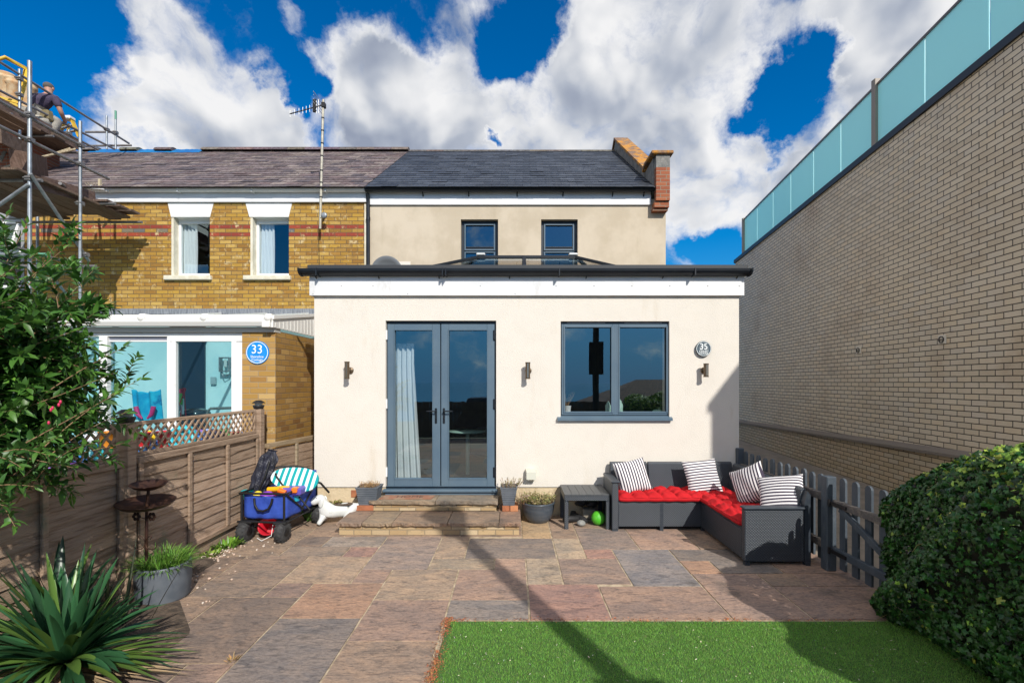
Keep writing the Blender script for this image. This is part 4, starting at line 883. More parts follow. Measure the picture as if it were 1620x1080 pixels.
mb = MB(); mb.quad((gw[0]+.08,0,-.5),(gw[1]-.07,0,-.5),(gw[1]-.07,0,-.03),(gw[0]+.08,0,-.03)); mb.v = [tuple(tilt @ Vector(v)) for v in mb.v]; mb.build('sash_pane', GLASSU, fr)
m = MB(); m.box(gw[0],gw[1],Y1+.16,Y1+.2,gw[2],gw[3]); m.build('window_dark', mat('room_dark', (.012,.013,.015), .6), fr)
m = MB(); m.prism([(X9(26),Y1-.01,Z9(321)),(X9(46),Y1-.01,Z9(321)),(X9(36),Y1-.01,Z9(345)),(X9(26),Y1-.01,Z9(345))], (0,-.03,0)); m.build('lintel', LINTEL, gh)
m = MB(); m.box(-17,-9.56,Y1-.05,Y1-.003,Z9(321),5.556); m.build('fascia', BOARD, gh)
rf = slates(-17, -9.73, zE, 21, oldc, w_=.27); rf.quad((-17,8.86,zE),(-9.73,8.86,zE),(-9.73,12.25,zE+2.37),(-17,12.25,zE+2.37), (.03,.03,.03)); rf.build('slate_roof', SLATE_OLD, gh)
# chimney between the two houses
ch = thing('chimney_stack', 'brick chimney stack with terracotta pots beside the roofer', 'chimney', (-10.9, 10.2, 5.8))
m = MB(); m.box(-11.6,-10.25,9.9,10.5,5.6,7.15); m.box(-11.66,-10.19,9.84,10.56,7.15,7.24); m.box(-11.62,-10.23,9.88,10.52,7.24,7.32); m.build('stack', REDB, ch)
for px, top in ((-14,150),(11,118),(22,126),(46,133)):
    Yp = 10.2; xx = x6(px,Yp); zt_ = z6(top,Yp); m = MB(); m.lathe((xx,Yp,7.3), [(.15,0),(.13,.05),(.115,zt_-7.3-.14),(.14,zt_-7.3-.12),(.14,zt_-7.3-.07),(.125,zt_-7.3-.05),(.15,zt_-7.3-.02),(.145,zt_-7.3),(.11,zt_-7.3),(.1,zt_-7.3-.2)], 24)
    m.build('chimney_pot', mat('pot_clay', (.52,.29,.13), .8, col2=(.62,.48,.30), vs_=6), ch)
# aerial
t = thing('tv_aerial', 'tall aerial mast with a yagi antenna pointing left above the roof', 'aerial', (x6(509,8.93), 8.93, 4.6))
xa = x6(508,8.9); m = MB(); m.tube([(x6(506.5,8.9), 8.9, z6(362,8.9)), (x6(511.5,8.9), 8.9, z6(158,8.9))], .024, 12); m.build('mast', mat('mast_pale', (.50,.47,.38), .5, metal=.2, col2=(.36,.33,.27), vs_=14), t)
m = MB()
for py in (187, 207, 227, 247, 270, 289, 312): 
    q = 506.5 + (362-py)/204*5; m.tube([(x6(q,8.9),8.9,z6(py,8.9)-.012),(x6(q,8.9),8.9,z6(py,8.9)+.012)], .028, 10)
m.build('mast_tape', BLK, t)
m = MB(); m.beam((x6(507,8.9),8.93,z6(338,8.9)),(x6(507,8.9),9.078,z6(338,8.9)),.06,.03); m.lathe((x6(513,8.9),8.9,z6(341,8.9)), [(.06,0),(.06,.02),(.04,.03),(0,.03)], 14, M=Euler((R(90),0,0)).to_matrix()); m.build('bracket', METALG, t)
bp = lambda px, py: Vector((x6(px,8.9), 8.9, z6(py,8.9)))
m = MB(); m.tube([bp(458.5,180.5), bp(512,166)], .011, 8); m.box(x6(495,8.9),x6(500.5,8.9),8.88,8.92,z6(178,8.9),z6(157,8.9), bev=.01); m.box(x6(509,8.9),x6(515,8.9),8.86,8.94,z6(171,8.9),z6(163,8.9), bev=.008)
m.build('boom', BLK, t)
m = MB()
for k, px in enumerate((459, 466, 473, 479, 484.5, 490, 495, 500.5, 504)):
    py = 180.5 - (px-458.5)/53.5*14.5; L_ = 5.2 if k < 7 else 11; d = Vector((.0, 0, L_*8.9/F)); m.tube([bp(px,py)-d, bp(px,py)+d], .0055, 6)
for dz in (-.09,-.03,.05,.11): m.tube([bp(503,164)+Vector((0,-.2,dz)), bp(503,164)+Vector((0,.2,dz))], .006, 6)
m.build('element', ALUM, t)
m = MB(); m.tube([bp(508,345)+Vector((0,-.03,0)), Vector((x6(504,9.05),9.05,z6(360,9.05))), Vector((x6(505,9.06),9.06,z6(420,9.06)))], .006, 6); m.build('aerial_cable', BLK, t)

# ================================================================ MODERN BUILDING ON THE RIGHT
ax, bx_ = .13, 5.08
WX = lambda y, o=0.0: ax*y + bx_ + o
def wz(y): return 5.49 + (5.68-5.49)*(14.6-y)/(14.6-5.24)
mb_ = thing('modern_building', 'modern building with a long pale brick wall and frosted glass balustrade', 'building', (6, 7, 0))
yn, yf = .49, 14.6
m = MB(); a0, a1 = (WX(yn), yn), (WX(yf), yf)
m.quad((a0[0],a0[1],-.1),(a0[0],a0[1],wz(yn)),(a1[0],a1[1],wz(yf)),(a1[0],a1[1],-.1))
m.quad((a1[0],a1[1],-.1),(a1[0],a1[1],wz(yf)),(a1[0]+8,a1[1]-1,wz(yf)),(a1[0]+8,a1[1]-1,-.1)); m.quad((a0[0],a0[1],-.1),(a0[0]+8,a0[1]-1,-.1),(a0[0]+8,a0[1]-1,wz(yn)),(a0[0],a0[1],wz(yn)))
m.quad((a0[0],a0[1],wz(yn)-.003),(a0[0]+8,a0[1]-1,wz(yn)-.003),(a1[0]+8,a1[1]-1,wz(yf)-.003),(a1[0],a1[1],wz(yf)-.003))
m.build('brick_wall', MODB, mb_)
m = MB(); t_ = .085
m.prism([(WX(yn-.03,-.035),yn-.03,wz(yn)-.02),(WX(yn-.03,-.035),yn-.03,wz(yn)+t_),(WX(yn-.03,.25),yn-.03,wz(yn)+t_),(WX(yn-.03,.25),yn-.03,wz(yn)-.02)], (WX(yf+.05)-WX(yn-.03), yf+.08-yn, wz(yf)-wz(yn))); m.build('coping', mat('coping_black', (.022,.028,.038), .5), mb_)
FROST = D.materials.new('frosted_glass'); FROST.use_nodes = True; t = FROST.node_tree; b = t.nodes['Principled BSDF']
b.inputs['Base Color'].default_value = (.52,.84,.86,1); b.inputs['Roughness'].default_value = .35
tr = nd(t, 'ShaderNodeBsdfTranslucent'); tr.inputs[0].default_value = (.50,.86,.90,1); mx = nd(t, 'ShaderNodeMixShader'); mx.inputs[0].default_value = .42
t.links.new(b.outputs[0], mx.inputs[1]); t.links.new(tr.outputs[0], mx.inputs[2]); t.links.new(mx.outputs[0], t.nodes['Material Output'].inputs[0])
joints = [1.64, 2.67, 3.70, 4.72, 5.77, 6.83, 7.93, 8.98, 10.0, 11.05, 12.03, 13.07, 14.05]
bal_h = 1.14
for i in range(len(joints)-1):
    y_0, y_1 = joints[i]+.012, joints[i+1]-.012; o = .085
    m = MB(); m.prism([(WX(y_0,o),y_0,wz(y_0)+.06),(WX(y_1,o),y_1,wz(y_1)+.06),(WX(y_1,o),y_1,wz(y_1)+bal_h),(WX(y_0,o),y_0,wz(y_0)+bal_h)], (.016,0,0)); m.build('glass_panel', FROST, mb_)
m = MB(); y_0, y_1 = joints[0], joints[-1]
m.prism([(WX(y_0,.07),y_0,wz(y_0)+bal_h),(WX(y_0,.115),y_0,wz(y_0)+bal_h),(WX(y_0,.115),y_0,wz(y_0)+bal_h+.04),(WX(y_0,.07),y_0,wz(y_0)+bal_h+.04)], (WX(y_1)-WX(y_0), y_1-y_0, wz(y_1)-wz(y_0))); RAILM = mat('rail_bronze', (.16,.13,.11), .4, metal=.5)
m.build('top_rail', RAILM, mb_)
for y in (1.64, 7.93, 14.07):
    m = MB(); h_ = 1.26 if y < 14 else 1.19
    m.box(WX(y,.03), WX(y,.12), y-.045, y+.045, wz(y)+.02, wz(y)+h_, bev=.005); m.build('balustrade_post', mat('post_taupe', (.30,.255,.21), .5), mb_)
# lower plinth wall with weathered ledge
m = MB(); zl = lambda y: .55 + (.79-.55)*(14.6-y)/(14.6-6.8); o = -.07
m.quad((WX(1,o),1,-.1),(WX(1,o),1,zl(1)-.06),(WX(yf,o),yf,zl(yf)-.06),(WX(yf,o),yf,-.1))
m.build('lower_brick_wall', MODB_L := brick_mat('lower_glazed_brick', (.1289,.9916,0), [(.60,.46,.28),(.65,.50,.32),(.55,.43,.26),(.62,.51,.35)], (.085,.055,.025), joint=.012, bump=.3, rough=.55), mb_)
m = MB(); m.prism([(WX(1,-.12),1,zl(1)-.075),(WX(1,-.12),1,zl(1)-.035),(WX(1,.02),1,zl(1)+.03),(WX(1,.02),1,zl(1)-.075)], (WX(yf)-WX(1), yf-1, zl(yf)-zl(1))); m.build('ledge', mat('ledge_stone', (.22,.185,.15), .9, col2=(.24,.20,.16), vs_=4, bump=.4, bs=30), mb_)
for (px, py) in ((1359.5,554),(1492,537)):
    k = (px-CX)/F; y = bx_/(k-ax); z = z6(py, y); xx = WX(y)
    m = MB(); M_ = Matrix.Translation((xx,y,z)) @ Matrix.Rotation(-math.atan(ax), 4, 'Z')
    m.box(-.02, -.001, -.068, .068, -.062, .062, bev=.006, M=M_); vt = m.build('vent', mat('vent_beige', (.78,.70,.57), .6), mb_)
    m = MB(); m.lathe((0,0,0), [(.046,0),(.046,.03),(.036,.03),(.036,.005)], 20, M=Euler((0,R(-90),0)).to_matrix()); m.box(-.04,-.02,-.036,.036,-.004,.004); m.v = [tuple(M_ @ Vector(v)) for v in m.v]; m.build('vent_ring', BLK if py > 540 else mat('vent_grille', (.05,.045,.04), .6), vt)

# ================================================================ BEHIND THE GARDEN (seen only in reflections)
lamp = thing('street_lamp', 'dark street lamp post with a sign plate, seen reflected in the front window', 'street lamp', (2.32, -.95, 0))
m = MB(); m.tube([(2.32,-.95,-.05),(2.32,-.95,1.2),(2.32,-.95,5.0)], [.095,.09,.08], 16); m.build('post', BLK, lamp)
m = MB(); m.lathe((2.22,-.95,4.92), [(.05,0),(.10,.05),(.17,.2),(.25,.36),(.27,.42),(.14,.52),(0,.64)], 20); m.build('lamp_head', BLK, lamp)
m = MB(); m.box(2.12,2.52,-.885,-.87,1.95,2.86,bev=.004); m.build('sign_plate', BLK, lamp)
t = thing('garden_fence', 'dark close-boarded fence at the road end of the garden', 'fence', (0,-2.4,0))
DW = mat('dark_boards', (.07,.05,.038), .9, col2=(.11,.085,.06), vs_=6)
m = MB()
for i in range(50): m.box(-3.1+i*.122, -3.1+i*.122+.116, -2.42, -2.40+.008*(i%2), 0, 1.12+random.uniform(-.01,.01))
m.build('boards', DW, t); m = MB(); m.box(-3.1,3.0,-2.40,-2.36,.85,.93); m.box(-3.1,3.0,-2.40,-2.36,.2,.28); m.build('fence_rail', DW, t)
bg_ = thing('bungalow', 'bungalow with a brown tiled hipped roof across the road', 'bungalow', (11,-22,-3))
m = MB(); m.box(6.2,20,-28,-20,-3.1,.1); m.build('wall', CREAM, bg_)
RT = brick_mat('brown_roof_tile', (1,0,0), [(.14,.07,.05),(.17,.085,.06),(.12,.06,.045)], (.05,.03,.025), tw=.3, th=.12, joint=.03, bump=.5)
m = MB(); m.add([(5.4,-19.2,0),(20.5,-19.2,0),(20.5,-28.8,0),(5.4,-28.8,0),(9.5,-24,1.95),(17,-24,1.95)], [(0,1,5,4),(1,2,5),(2,3,4,5),(3,0,4)]); m.build('hipped_roof', RT, bg_)
van = thing('parked_van', 'dark van parked on the road beyond the fence', 'van', (-1,-9,-2))
VP_ = mat('van_paint', (.03,.04,.06), .25)
m = MB(); m.prism([(-3.2,-8,-2.0),(-3.2,-8,-1.0),(-2.6,-8,-.4),(-2.0,-8,1.05),(1.3,-8,1.2),(1.5,-8,-2.0)], (0,-1.9,0)); m.build('body', VP_, van, bevel=.08)
m = MB(); m.quad((-1.2,-7.99,.1),(-.2,-7.99,.1),(-.2,-7.99,.9),(-1.2,-7.99,.9)); m.quad((0,-7.99,.1),(1.2,-7.99,.1),(1.2,-7.99,.9),(0,-7.99,.9)); m.build('side_window', mat('van_glass', (.02,.03,.04), .05), van)
for x in (-2.3,.6):
    m = MB(); m.lathe((x,-7.95,-2.05), [(.33,0),(.33,.18),(.2,.2),(0,.2)], 20, M=Euler((R(90),0,0)).to_matrix()); m.build('wheel', BLK, van)
# ================================================================ LEFT FENCE
FW = mat('weathered_fence', attr=True, rough=.9, spec=.2, col2=(.60,.55,.50), vs_=7, vlo=.42, vhi=.7, stretch=(1,.5,7), bump=.45, bs=30, bstretch=(1,.35,6), dirt=((.13,.16,.10), 2.2, .60, .80, (1,1,1)))
def fcol(): 
    k = random.uniform(.82, 1.15); return (.39*k, .282*k, .202*k)
FX = -3.1
def fence_panel(y0, y1, label, slope=0.0):
    t = thing('lap_fence', label, 'fence panel', (FX, (y0+y1)/2, 0), 'lap fence panels along the left side')
    zt, zb = 1.06, .19; nb = 9; bh = (zt-zb)/nb
    m = MB()
    for i in range(nb):     # overlapping waney boards, lower edge wavy, tilted out
        c = fcol(); n = 24; ph = random.uniform(0,6); amp = random.choice([.003,.004,.006,.016])
        z0 = zb + i*bh - .012; vs = []
        for k in range(n+1):
            y = y0 + (y1-y0)*k/n; wv = amp*math.sin(y*7+ph) + amp*.5*math.sin(y*17+ph)
            vs += [(FX+.026, y, z0+wv), (FX+.012, y, z0+bh+.012), (FX+.014, y, z0+wv), (FX+.004, y, z0+bh+.012)]
        fs = []
        for k in range(n): a = k*4; fs += [(a, a+4, a+5, a+1), (a+2, a+3, a+7, a+6), (a, a+2, a+6, a+4)]
        m.add(vs, fs, c)
    m.build('lap_boards', FW, t)
    m = MB(); m.box(FX-.02, FX+.045, y0, y1, zt-.005, zt+.05, fcol(), .004); m.build('top_rail', FW, t)
    m = MB(); m.box(FX+.02, FX+.045, y0, y1, zb-.045, zb, fcol(), .004); m.build('bottom_rail', FW, t)
    for k in range(4):
        y = y0 + .02 + (y1-y0-.04)*k/3; m = MB(); m.box(FX+.028, FX+.05, y-.02, y+.02, zb-.0, zt-.006, fcol(), .003); m.build('batten', FW, t)
    m = MB(); m.box(FX-.012, FX+.012, y0, y1, .02, .145, fcol(), .003); m.build('gravel_board', FW, t)
    tr = thing('trellis', label.replace('lap fence panel', 'diamond trellis').replace('panel', 'trellis') if False else label.replace('lap fence panel', 'diamond trellis on the lap fence panel'), 'trellis', (FX, (y0+y1)/2, 1.1), 'diamond trellises on the left fence')
    z0, z1 = 1.115, 1.40
    m = MB(); 
    for (a, b, c, d) in ((y0, y1, z1-.03, z1), (y0, y1, z0, z0+.03), (y0, y0+.03, z0+.03, z1-.03), (y1-.03, y1, z0+.03, z1-.03)): m.box(FX-.012, FX+.012, a, b, c, d, fcol(), .002)
    m.build('trellis_frame', FW, tr)
    for s, xo, nm in ((1, .006, 0), (-1, -.006, 1)):
        m = MB(); y = y0 - .3; h = z1 - z0 - .05
        while y < y1:
            a0, a1 = (y, z0+.025), (y+h*.9, z1-.025)
            if s < 0: a0, a1 = (y+h*.9, z0+.025), (y, z1-.025)
            ys_ = sorted((a0[0], a1[0]))
            # clip to the panel
            def cl(p, q):
                (pa, pz), (qa, qz) = p, q
                for lo, hi in ((y0+.03, y1-.03),):
                    if pa > qa: pa, pz, qa, qz = qa, qz, pa, pz
                    if qa < lo or pa > hi: return None
                    if pa < lo: pz = pz + (qz-pz)*(lo-pa)/(qa-pa); pa = lo
                    if qa > hi: qz = pz + (qz-pz)*(hi-pa)/(qa-pa); qa = hi
                return (pa, pz), (qa, qz)
            r_ = cl(a0, a1)
            if r_ and r_[1][0]-r_[0][0] > .02: m.beam((FX+xo, r_[0][0], r_[0][1]), (FX+xo, r_[1][0], r_[1][1]), .010, .018, up=(1,0,0), col=fcol()) if False else m.beam((FX+xo, r_[0][0], r_[0][1]), (FX+xo, r_[1][0], r_[1][1]), .018, .010, up=(1,0,0), col=fcol())
            y += .088
        m.build('lattice_slats', FW, tr)
fence_panel(3.80, 5.58, 'weathered lap fence panel between the two tall posts')
fence_panel(1.84, 3.64, 'weathered lap fence panel behind the strap-leaved plant')
fence_panel(-.1, 1.74, 'weathered lap fence panel nearest the camera')
def fpost(y, h, label, lamp=None, x=FX):
    o = MB().box(x-.045, x+.05, y-.045, y+.045, 0, h, fcol(), .005).build('fence_post', FW); tag(o, label, 'fence post', 'posts of the left fence')
    if lamp:
        t = thing('solar_lamp', lamp, 'solar light', (x, y, h), 'solar lamps on the fence posts'); m = MB()
        m.lathe((x, y, h), [(.05,0),(.055,.01),(.065,.04),(.062,.045),(0,.045)], 20); m.build('base', BLK, t)
        m = MB(); m.lathe((x,y,h+.045), [(.042,0),(.045,.03)], 18); m.build('lens', mat('lamp_lens', (.45,.47,.45), .2), t)
        m = MB(); m.lathe((x,y,h+.07), [(.075,0),(.07,.008),(.045,.025),(.03,.035),(0,.037)], 20); m.build('cap', BLK, t)
fpost(5.655, 1.40, 'fence post beside the brick pier', 'black solar lamp on the post by the brick pier')
fpost(3.72, 1.40, 'fence post between the two trellis panels', 'black solar lamp on the post between the trellises')
fpost(1.79, 1.40, 'fence post hidden by the strap-leaved plant')
# short lower fence behind the wagon
t = thing('lap_fence', 'short low lap fence panel against the brick side wall', 'fence panel', (-2.95, 6.2, 0))
p0, p1 = Vector((-3.04,5.72,0)), Vector((-2.84,6.75,0)); dv = (p1-p0)
for i in range(7):
    m = MB(); m.beam(p0+Vector((.0,0,.14+i*.115)), p1+Vector((.0,0,.14+i*.115)), .014, .125, col=fcol()); 
    if i == 0: mm = m
    else: mm.v, mm.f, mm.c, mm.sm = mm.v + m.v, mm.f + [tuple(q+len(mm.v) for q in f) for f in m.f], mm.c + m.c, mm.sm + m.sm
mm.build('lap_boards', FW, t)
m = MB(); m.beam(p0+Vector((0,0,.94)), p1+Vector((0,0,.94)), .075, .05, col=(.33,.25,.16)); m.build('top_rail', FW, t)
for k in (.02, .5, .97): q = p0+dv*k+Vector((.02,0,0)); m = MB(); m.box(q.x, q.x+.03, q.y-.02, q.y+.02, .08, .91, (.36,.29,.2)); m.build('batten', FW, t)
tag(MB().beam((-2.76,6.55,.92),(-2.80,6.62,1.36),.03,.035,col=(.30,.22,.15)).build('leaning_slat', FW), 'loose timber slat leaning against the brick side wall', 'timber slat')

# ================================================================ PICKET FENCE AND GATE
PKM = mat('picket_paint', (.055,.072,.092), .6, col2=(.09,.108,.13), vs_=10, vlo=.45, vhi=.75, stretch=(1,1,.4), bump=.2, bs=50, dirt=((.17,.16,.14), 8, .62, .85, (1,1,.4)))
RAILP = mat('picket_rail_worn', (.11,.10,.098), .85, col2=(.20,.175,.15), vs_=22, vlo=.45, vhi=.65, bump=.5, bs=50, dirt=((.22,.19,.16), 30, .6, .75, (1,1,1)))
def picket(m, x, y, z0, h, w_=.07, th=.02):
    pts = [(x, y-w_/2, z0), (x, y+w_/2, z0)]
    for k in range(7): a = math.pi*k/6; pts.append((x, y+w_/2*math.cos(a), z0+h-.035+.035*math.sin(a)))
    m.prism(pts, (th, 0, 0)); return m
def px2y(px, x): return x*F/(px-CX)
pf = thing('picket_fence', 'dark blue-grey picket fence behind the sofa', 'picket fence', (2.9, 5.1, 0))
for y in (5.86,5.71,5.56,5.41,5.26,5.11,4.97,4.83,4.69,4.56,4.43): picket(MB(), 2.925, y, .05, .80+random.uniform(-.01,.01)).build('picket', PKM, pf)
m = MB(); m.box(2.885, 2.923, 4.36, 5.93, .62, .69, bev=.004); m.build('rail', RAILP, pf); m = MB(); m.box(2.885, 2.923, 4.36, 5.93, .18, .25, bev=.004); m.build('rail', RAILP, pf)
m = MB(); m.box(2.865,2.945,5.925,5.995,0,.88,bev=.006); m.build('post', PKM, pf)
m = MB(); m.box(2.86,2.95,4.235,4.325,0,.86,bev=.006); m.build('post', PKM, pf)
gt = thing('garden_gate', 'dark picket gate with a diagonal brace beside the hedge', 'gate', (2.88, 3.7, 0))
for y in (4.13,3.98,3.83,3.68,3.53,3.38,3.23): picket(MB(), 2.925, y, .05, .82).build('picket', PKM, gt)
m = MB(); m.box(2.885,2.923,3.2,4.2,.60,.665,bev=.004); m.build('rail', RAILP, gt); m = MB(); m.box(2.885,2.923,3.2,4.2,.17,.235,bev=.004); m.build('rail', PKM, gt)
m = MB(); m.beam((2.902,4.12,.60),(2.902,3.32,.22),.034,.055,bev=.004); m.build('brace', PKM, gt)
for z in (.63,.2):
    m = MB(); m.box(2.872,2.884,4.02,4.30,z-.015,z+.015); m.tube([(2.868,4.22,z-.03),(2.868,4.22,z+.03)],.012,8); m.build('hinge', BLK, gt)
bl = G(1372, 962); tag(MB().ball((2.72,3.42,.055), .055, 16, 10).build('ball', BLK), 'small black ball at the foot of the hedge', 'ball')

# ================================================================ RATTAN SOFA AND TABLE
def rattan(name, uax, col=(.034,.045,.060)):
    mt = D.materials.new(name); mt.use_nodes = True; t = mt.node_tree; b = t.nodes['Principled BSDF']
    oc = nd(t, 'ShaderNodeTexCoord').outputs['Object']; g = nd(t, 'ShaderNodeNewGeometry').outputs['Normal']
    sp = nd(t, 'ShaderNodeSeparateXYZ'); t.links.new(oc, sp.inputs[0]); sn = nd(t, 'ShaderNodeSeparateXYZ'); t.links.new(g, sn.inputs[0])
    ax_ = mth(t, 'ABSOLUTE', sn.outputs[0]); az_ = mth(t, 'ABSOLUTE', sn.outputs[2])
    u = mth(t, 'ADD', mth(t, 'MULTIPLY', sp.outputs[0], mth(t, 'LESS_THAN', ax_, .6)), mth(t, 'MULTIPLY', sp.outputs[1], mth(t, 'GREATER_THAN', ax_, .6)))
    v = mth(t, 'ADD', mth(t, 'MULTIPLY', sp.outputs[2], mth(t, 'LESS_THAN', az_, .6)), mth(t, 'MULTIPLY', sp.outputs[1], mth(t, 'GREATER_THAN', az_, .6)))
    tw, th = .026, .0125
    vr = mth(t, 'ADD', mth(t, 'DIVIDE', v, th), 400.0); row = mth(t, 'FLOOR', vr); fv = mth(t, 'SUBTRACT', vr, row)
    ur = mth(t, 'ADD', mth(t, 'ADD', mth(t, 'DIVIDE', u, tw), 400.0), mth(t, 'MULTIPLY', mth(t, 'MODULO', row, 2.0), .5)); fu = mth(t, 'SUBTRACT', ur, mth(t, 'FLOOR', ur))
    hu = mth(t, 'SINE', mth(t, 'MULTIPLY', fu, math.pi)); hv = mth(t, 'SINE', mth(t, 'MULTIPLY', fv, math.pi))
    h = mth(t, 'MULTIPLY', mth(t, 'POWER', hu, .6), mth(t, 'POWER', hv, .5))
    c = mixc(t, smooth(t, h, .25, .8), tuple(q*.25 for q in col), mixc(t, noise(t, oc, 3, 3, .5), col, tuple(q*1.7 for q in col)))
    t.links.new(c, b.inputs['Base Color']); b.inputs['Roughness'].default_value = .33; b.inputs['Specular IOR Level'].default_value = .7
    bn = nd(t, 'ShaderNodeBump'); bn.inputs['Strength'].default_value = .9; bn.inputs['Distance'].default_value = .005
    t.links.new(h, bn.inputs['Height']); t.links.new(bn.outputs[0], b.inputs['Normal']); return mt
RAT = rattan('rattan_weave', 0); RATS = mat('rattan_edge', (.025,.033,.045), .4, col2=(.04,.05,.062), vs_=20)
so = thing('corner_sofa', 'L-shaped charcoal rattan corner sofa against the wall', 'sofa', (2.0, 5.4, 0))
yf_, yb_ = 5.38, 5.955; xL, xR = 1.145, 2.80; xi = 2.18; yn_ = 4.37
m = MB(); m.prism([(xL,yf_,.56),(xL,yf_,.02),(xL,yb_-.05,.02),(xL,yb_-.05,.58),(xL,yb_-.12,.575)], (.075,0,0)); m.build('armrest', RAT, so, bevel=.008)
m = MB(); m.box(xL-.012, xL+.095, yf_-.012, yb_-.08, .555, .578, bev=.008); m.build('arm_cap', RATS, so)
m = MB(); m.box(xL, xL+.07, yf_+.002, yf_+.06, 0, .02); m.build('foot', RATS, so)
for (a, b) in ((xL+.076, 1.715), (1.735, xi+.02)):
    m = MB(); m.box(a, b, yf_+.02, yf_+.06, .045, .325, bev=.006); m.build('seat_panel', RAT, so)
m = MB(); m.box(xL+.077, xi, yf_+.02, yb_-.1, .326, .345, bev=.006); m.box(xi+.001, xR-.1, yn_+.02, yb_-.1, .326, .345, bev=.006); m.build('seat_deck', RATS, so)
m = MB(); m.box(xi, xi+.04, yn_+.075, yf_+.019, .045, .325, bev=.006); m.build('seat_panel', RAT, so)
m = MB()
for a, y in ((1.705,yf_+.03),(xi+.005,yf_+.03)): m.box(a, a+.04, y-.012, y+.03, 0, .33)
m.build('leg', RATS, so)
for (a, b) in ((xL+.085, 1.70), (1.71, 2.27), (2.28, xR-.02)):
    m = MB(); m.prism([(a,yb_-.13,.33),(a,yb_-.055,.70),(a,yb_-.03,.715),(a,yb_,.71),(a,yb_,.1),(a,yb_-.06,.1)], (b-a,0,0)); m.build('backrest', RAT, so, bevel=.01)
for (a, b) in ((yn_+.06, 4.9), (4.91, 5.43), (5.44, yb_-.14)):
    m = MB(); m.prism([(xR-.13,a,.33),(xR-.055,a,.70),(xR-.03,a,.715),(xR,a,.71),(xR,a,.06),(xR-.06,a,.06)], (0,b-a,0)); m.build('backrest', RAT, so, bevel=.01)
m = MB(); m.box(xi, xR-.06, yn_, yn_+.07, .035, .525, bev=.008); m.build('armrest', RAT, so)
m = MB(); m.prism([(xR-.059,yn_,.02),(xR,yn_,.02),(xR,yn_,.66),(xR-.03,yn_,.70),(xR-.059,yn_,.60)], (0,.08,0)); m.build('side_frame', RATS, so)
m = MB(); m.box(xi-.012, xR-.05, yn_-.012, yn_+.085, .526, .548, bev=.008); m.build('arm_cap', RATS, so)
for q_ in (xi, xR-.05): m = MB(); m.box(q_, q_+.045, yn_-.004, yn_+.04, 0, .034); m.build('foot', RATS, so)
m = MB(); m.box(2.715, 2.75, 5.1, 5.103, .64, .70); m.build('care_tag', WHITE, so)
# tufted red cushions
RED = mat('red_cotton', (.52,.012,.018), .85, spec=.25, col2=(.44,.010,.014), vs_=8, bump=.3, bs=90)
def tufted(label, x0, x1, y0, y1, z, nx_, ny_, h=.085):
    NX, NY = nx_*12, ny_*12; vs = []; fs = []; ph = random.uniform(0, 6)
    for j in range(NY+1):
        for i in range(NX+1):
            u, v = i/NX, j/NY
            e = min(1, (min(u, 1-u)*(x1-x0)/.055))*1.0; e2 = min(1, (min(v, 1-v)*(y1-y0)/.055)); ed = (max(0, 1-(1-e)**2)*max(0, 1-(1-e2)**2))**.5
            su = abs(math.sin(math.pi*u*nx_)); sv = abs(math.sin(math.pi*v*ny_)); 
            pf_ = .42 + .58*(su*sv)**.38; wr = .006*math.sin(u*61+ph+4*math.sin(v*9)) + .005*math.sin(v*53+3*math.sin(u*17)) + .004*math.sin((u+v)*90)
            bx2 = .010*math.sin(v*math.pi*ny_*2)*(1 if u in (0, 1) else 0)
            out = .014*ed
            sx = -1 if u < .04 else (1 if u > .96 else 0)
            zz = z + h*ed*pf_ + wr*ed + .004
            scal = 1 + (0.02*sv if (u < .06 or u > .94) else 0)
            xx = (x0+x1)/2 + (u-.5)*(x1-x0)*(1 + .03*(sv-.6)); yy = (y0+y1)/2 + (v-.5)*(y1-y0)*(1 + .05*(su-.6))
            vs.append((xx, yy, zz))
    n1_ = NX+1
    for j in range(NY):
        for i in range(NX): fs.append((j*n1_+i, j*n1_+i+1, (j+1)*n1_+i+1, (j+1)*n1_+i))
    top = len(vs); vs += [(x, y, z + .012 + (z + .012 - zz)*0.0) if False else (x, y, z+.002 - 0*zz) for (x, y, zz) in vs]
    # bulging side: rim runs down to the deck
    rim = [j*n1_ for j in range(NY+1)] + [NY*n1_+i for i in range(1, NX+1)] + [j*n1_+NX for j in range(NY-1, -1, -1)] + [i for i in range(NX-1, 0, -1)]
    vs = vs[:top]; b0 = len(vs)
    mid = []; 
    for k in rim:
        x, y, zz = vs[k]; dx, dy = x-(x0+x1)/2, y-(y0+y1)/2; L_ = math.hypot(dx, dy)
        ox = (.020 if abs(abs(dx)-(x1-x0)/2) < .03 else 0)*(1 if dx > 0 else -1); oy = (.020 if abs(abs(dy)-(y1-y0)/2) < .04 else 0)*(1 if dy > 0 else -1); mid.append((x+ox, y+oy, z - .0 + .0))
    # lift rim so the edge reads rounded
    rimset = set(rim)
    vs = [(x, y, zz + (h*.42 if i in rimset else 0)) for i, (x, y, zz) in enumerate(vs)]
    vs += [(x, y, z+h*.30) for (x, y, _) in mid]; b1 = len(vs); vs += [(vs[k][0], vs[k][1], z) for k in rim]; n_ = len(rim)
    for k in range(n_): fs += [(rim[k], b0+k, b0+(k+1) % n_, rim[(k+1) % n_]), (b0+k, b1+k, b1+(k+1) % n_, b0+(k+1) % n_)]
    o = MB().add(vs, fs, smooth=True).build('seat_cushion', RED); tag(o, label, 'cushion', 'red tufted seat cushions')
    ss = o.modifiers.new('sub', 'SUBSURF'); ss.levels = 1; ss.render_levels = 1
    return o
tufted('red tufted cushion along the wall side of the sofa', xL+.085, xi+.06, yf_-.005, yb_-.12, .346, 6, 3)
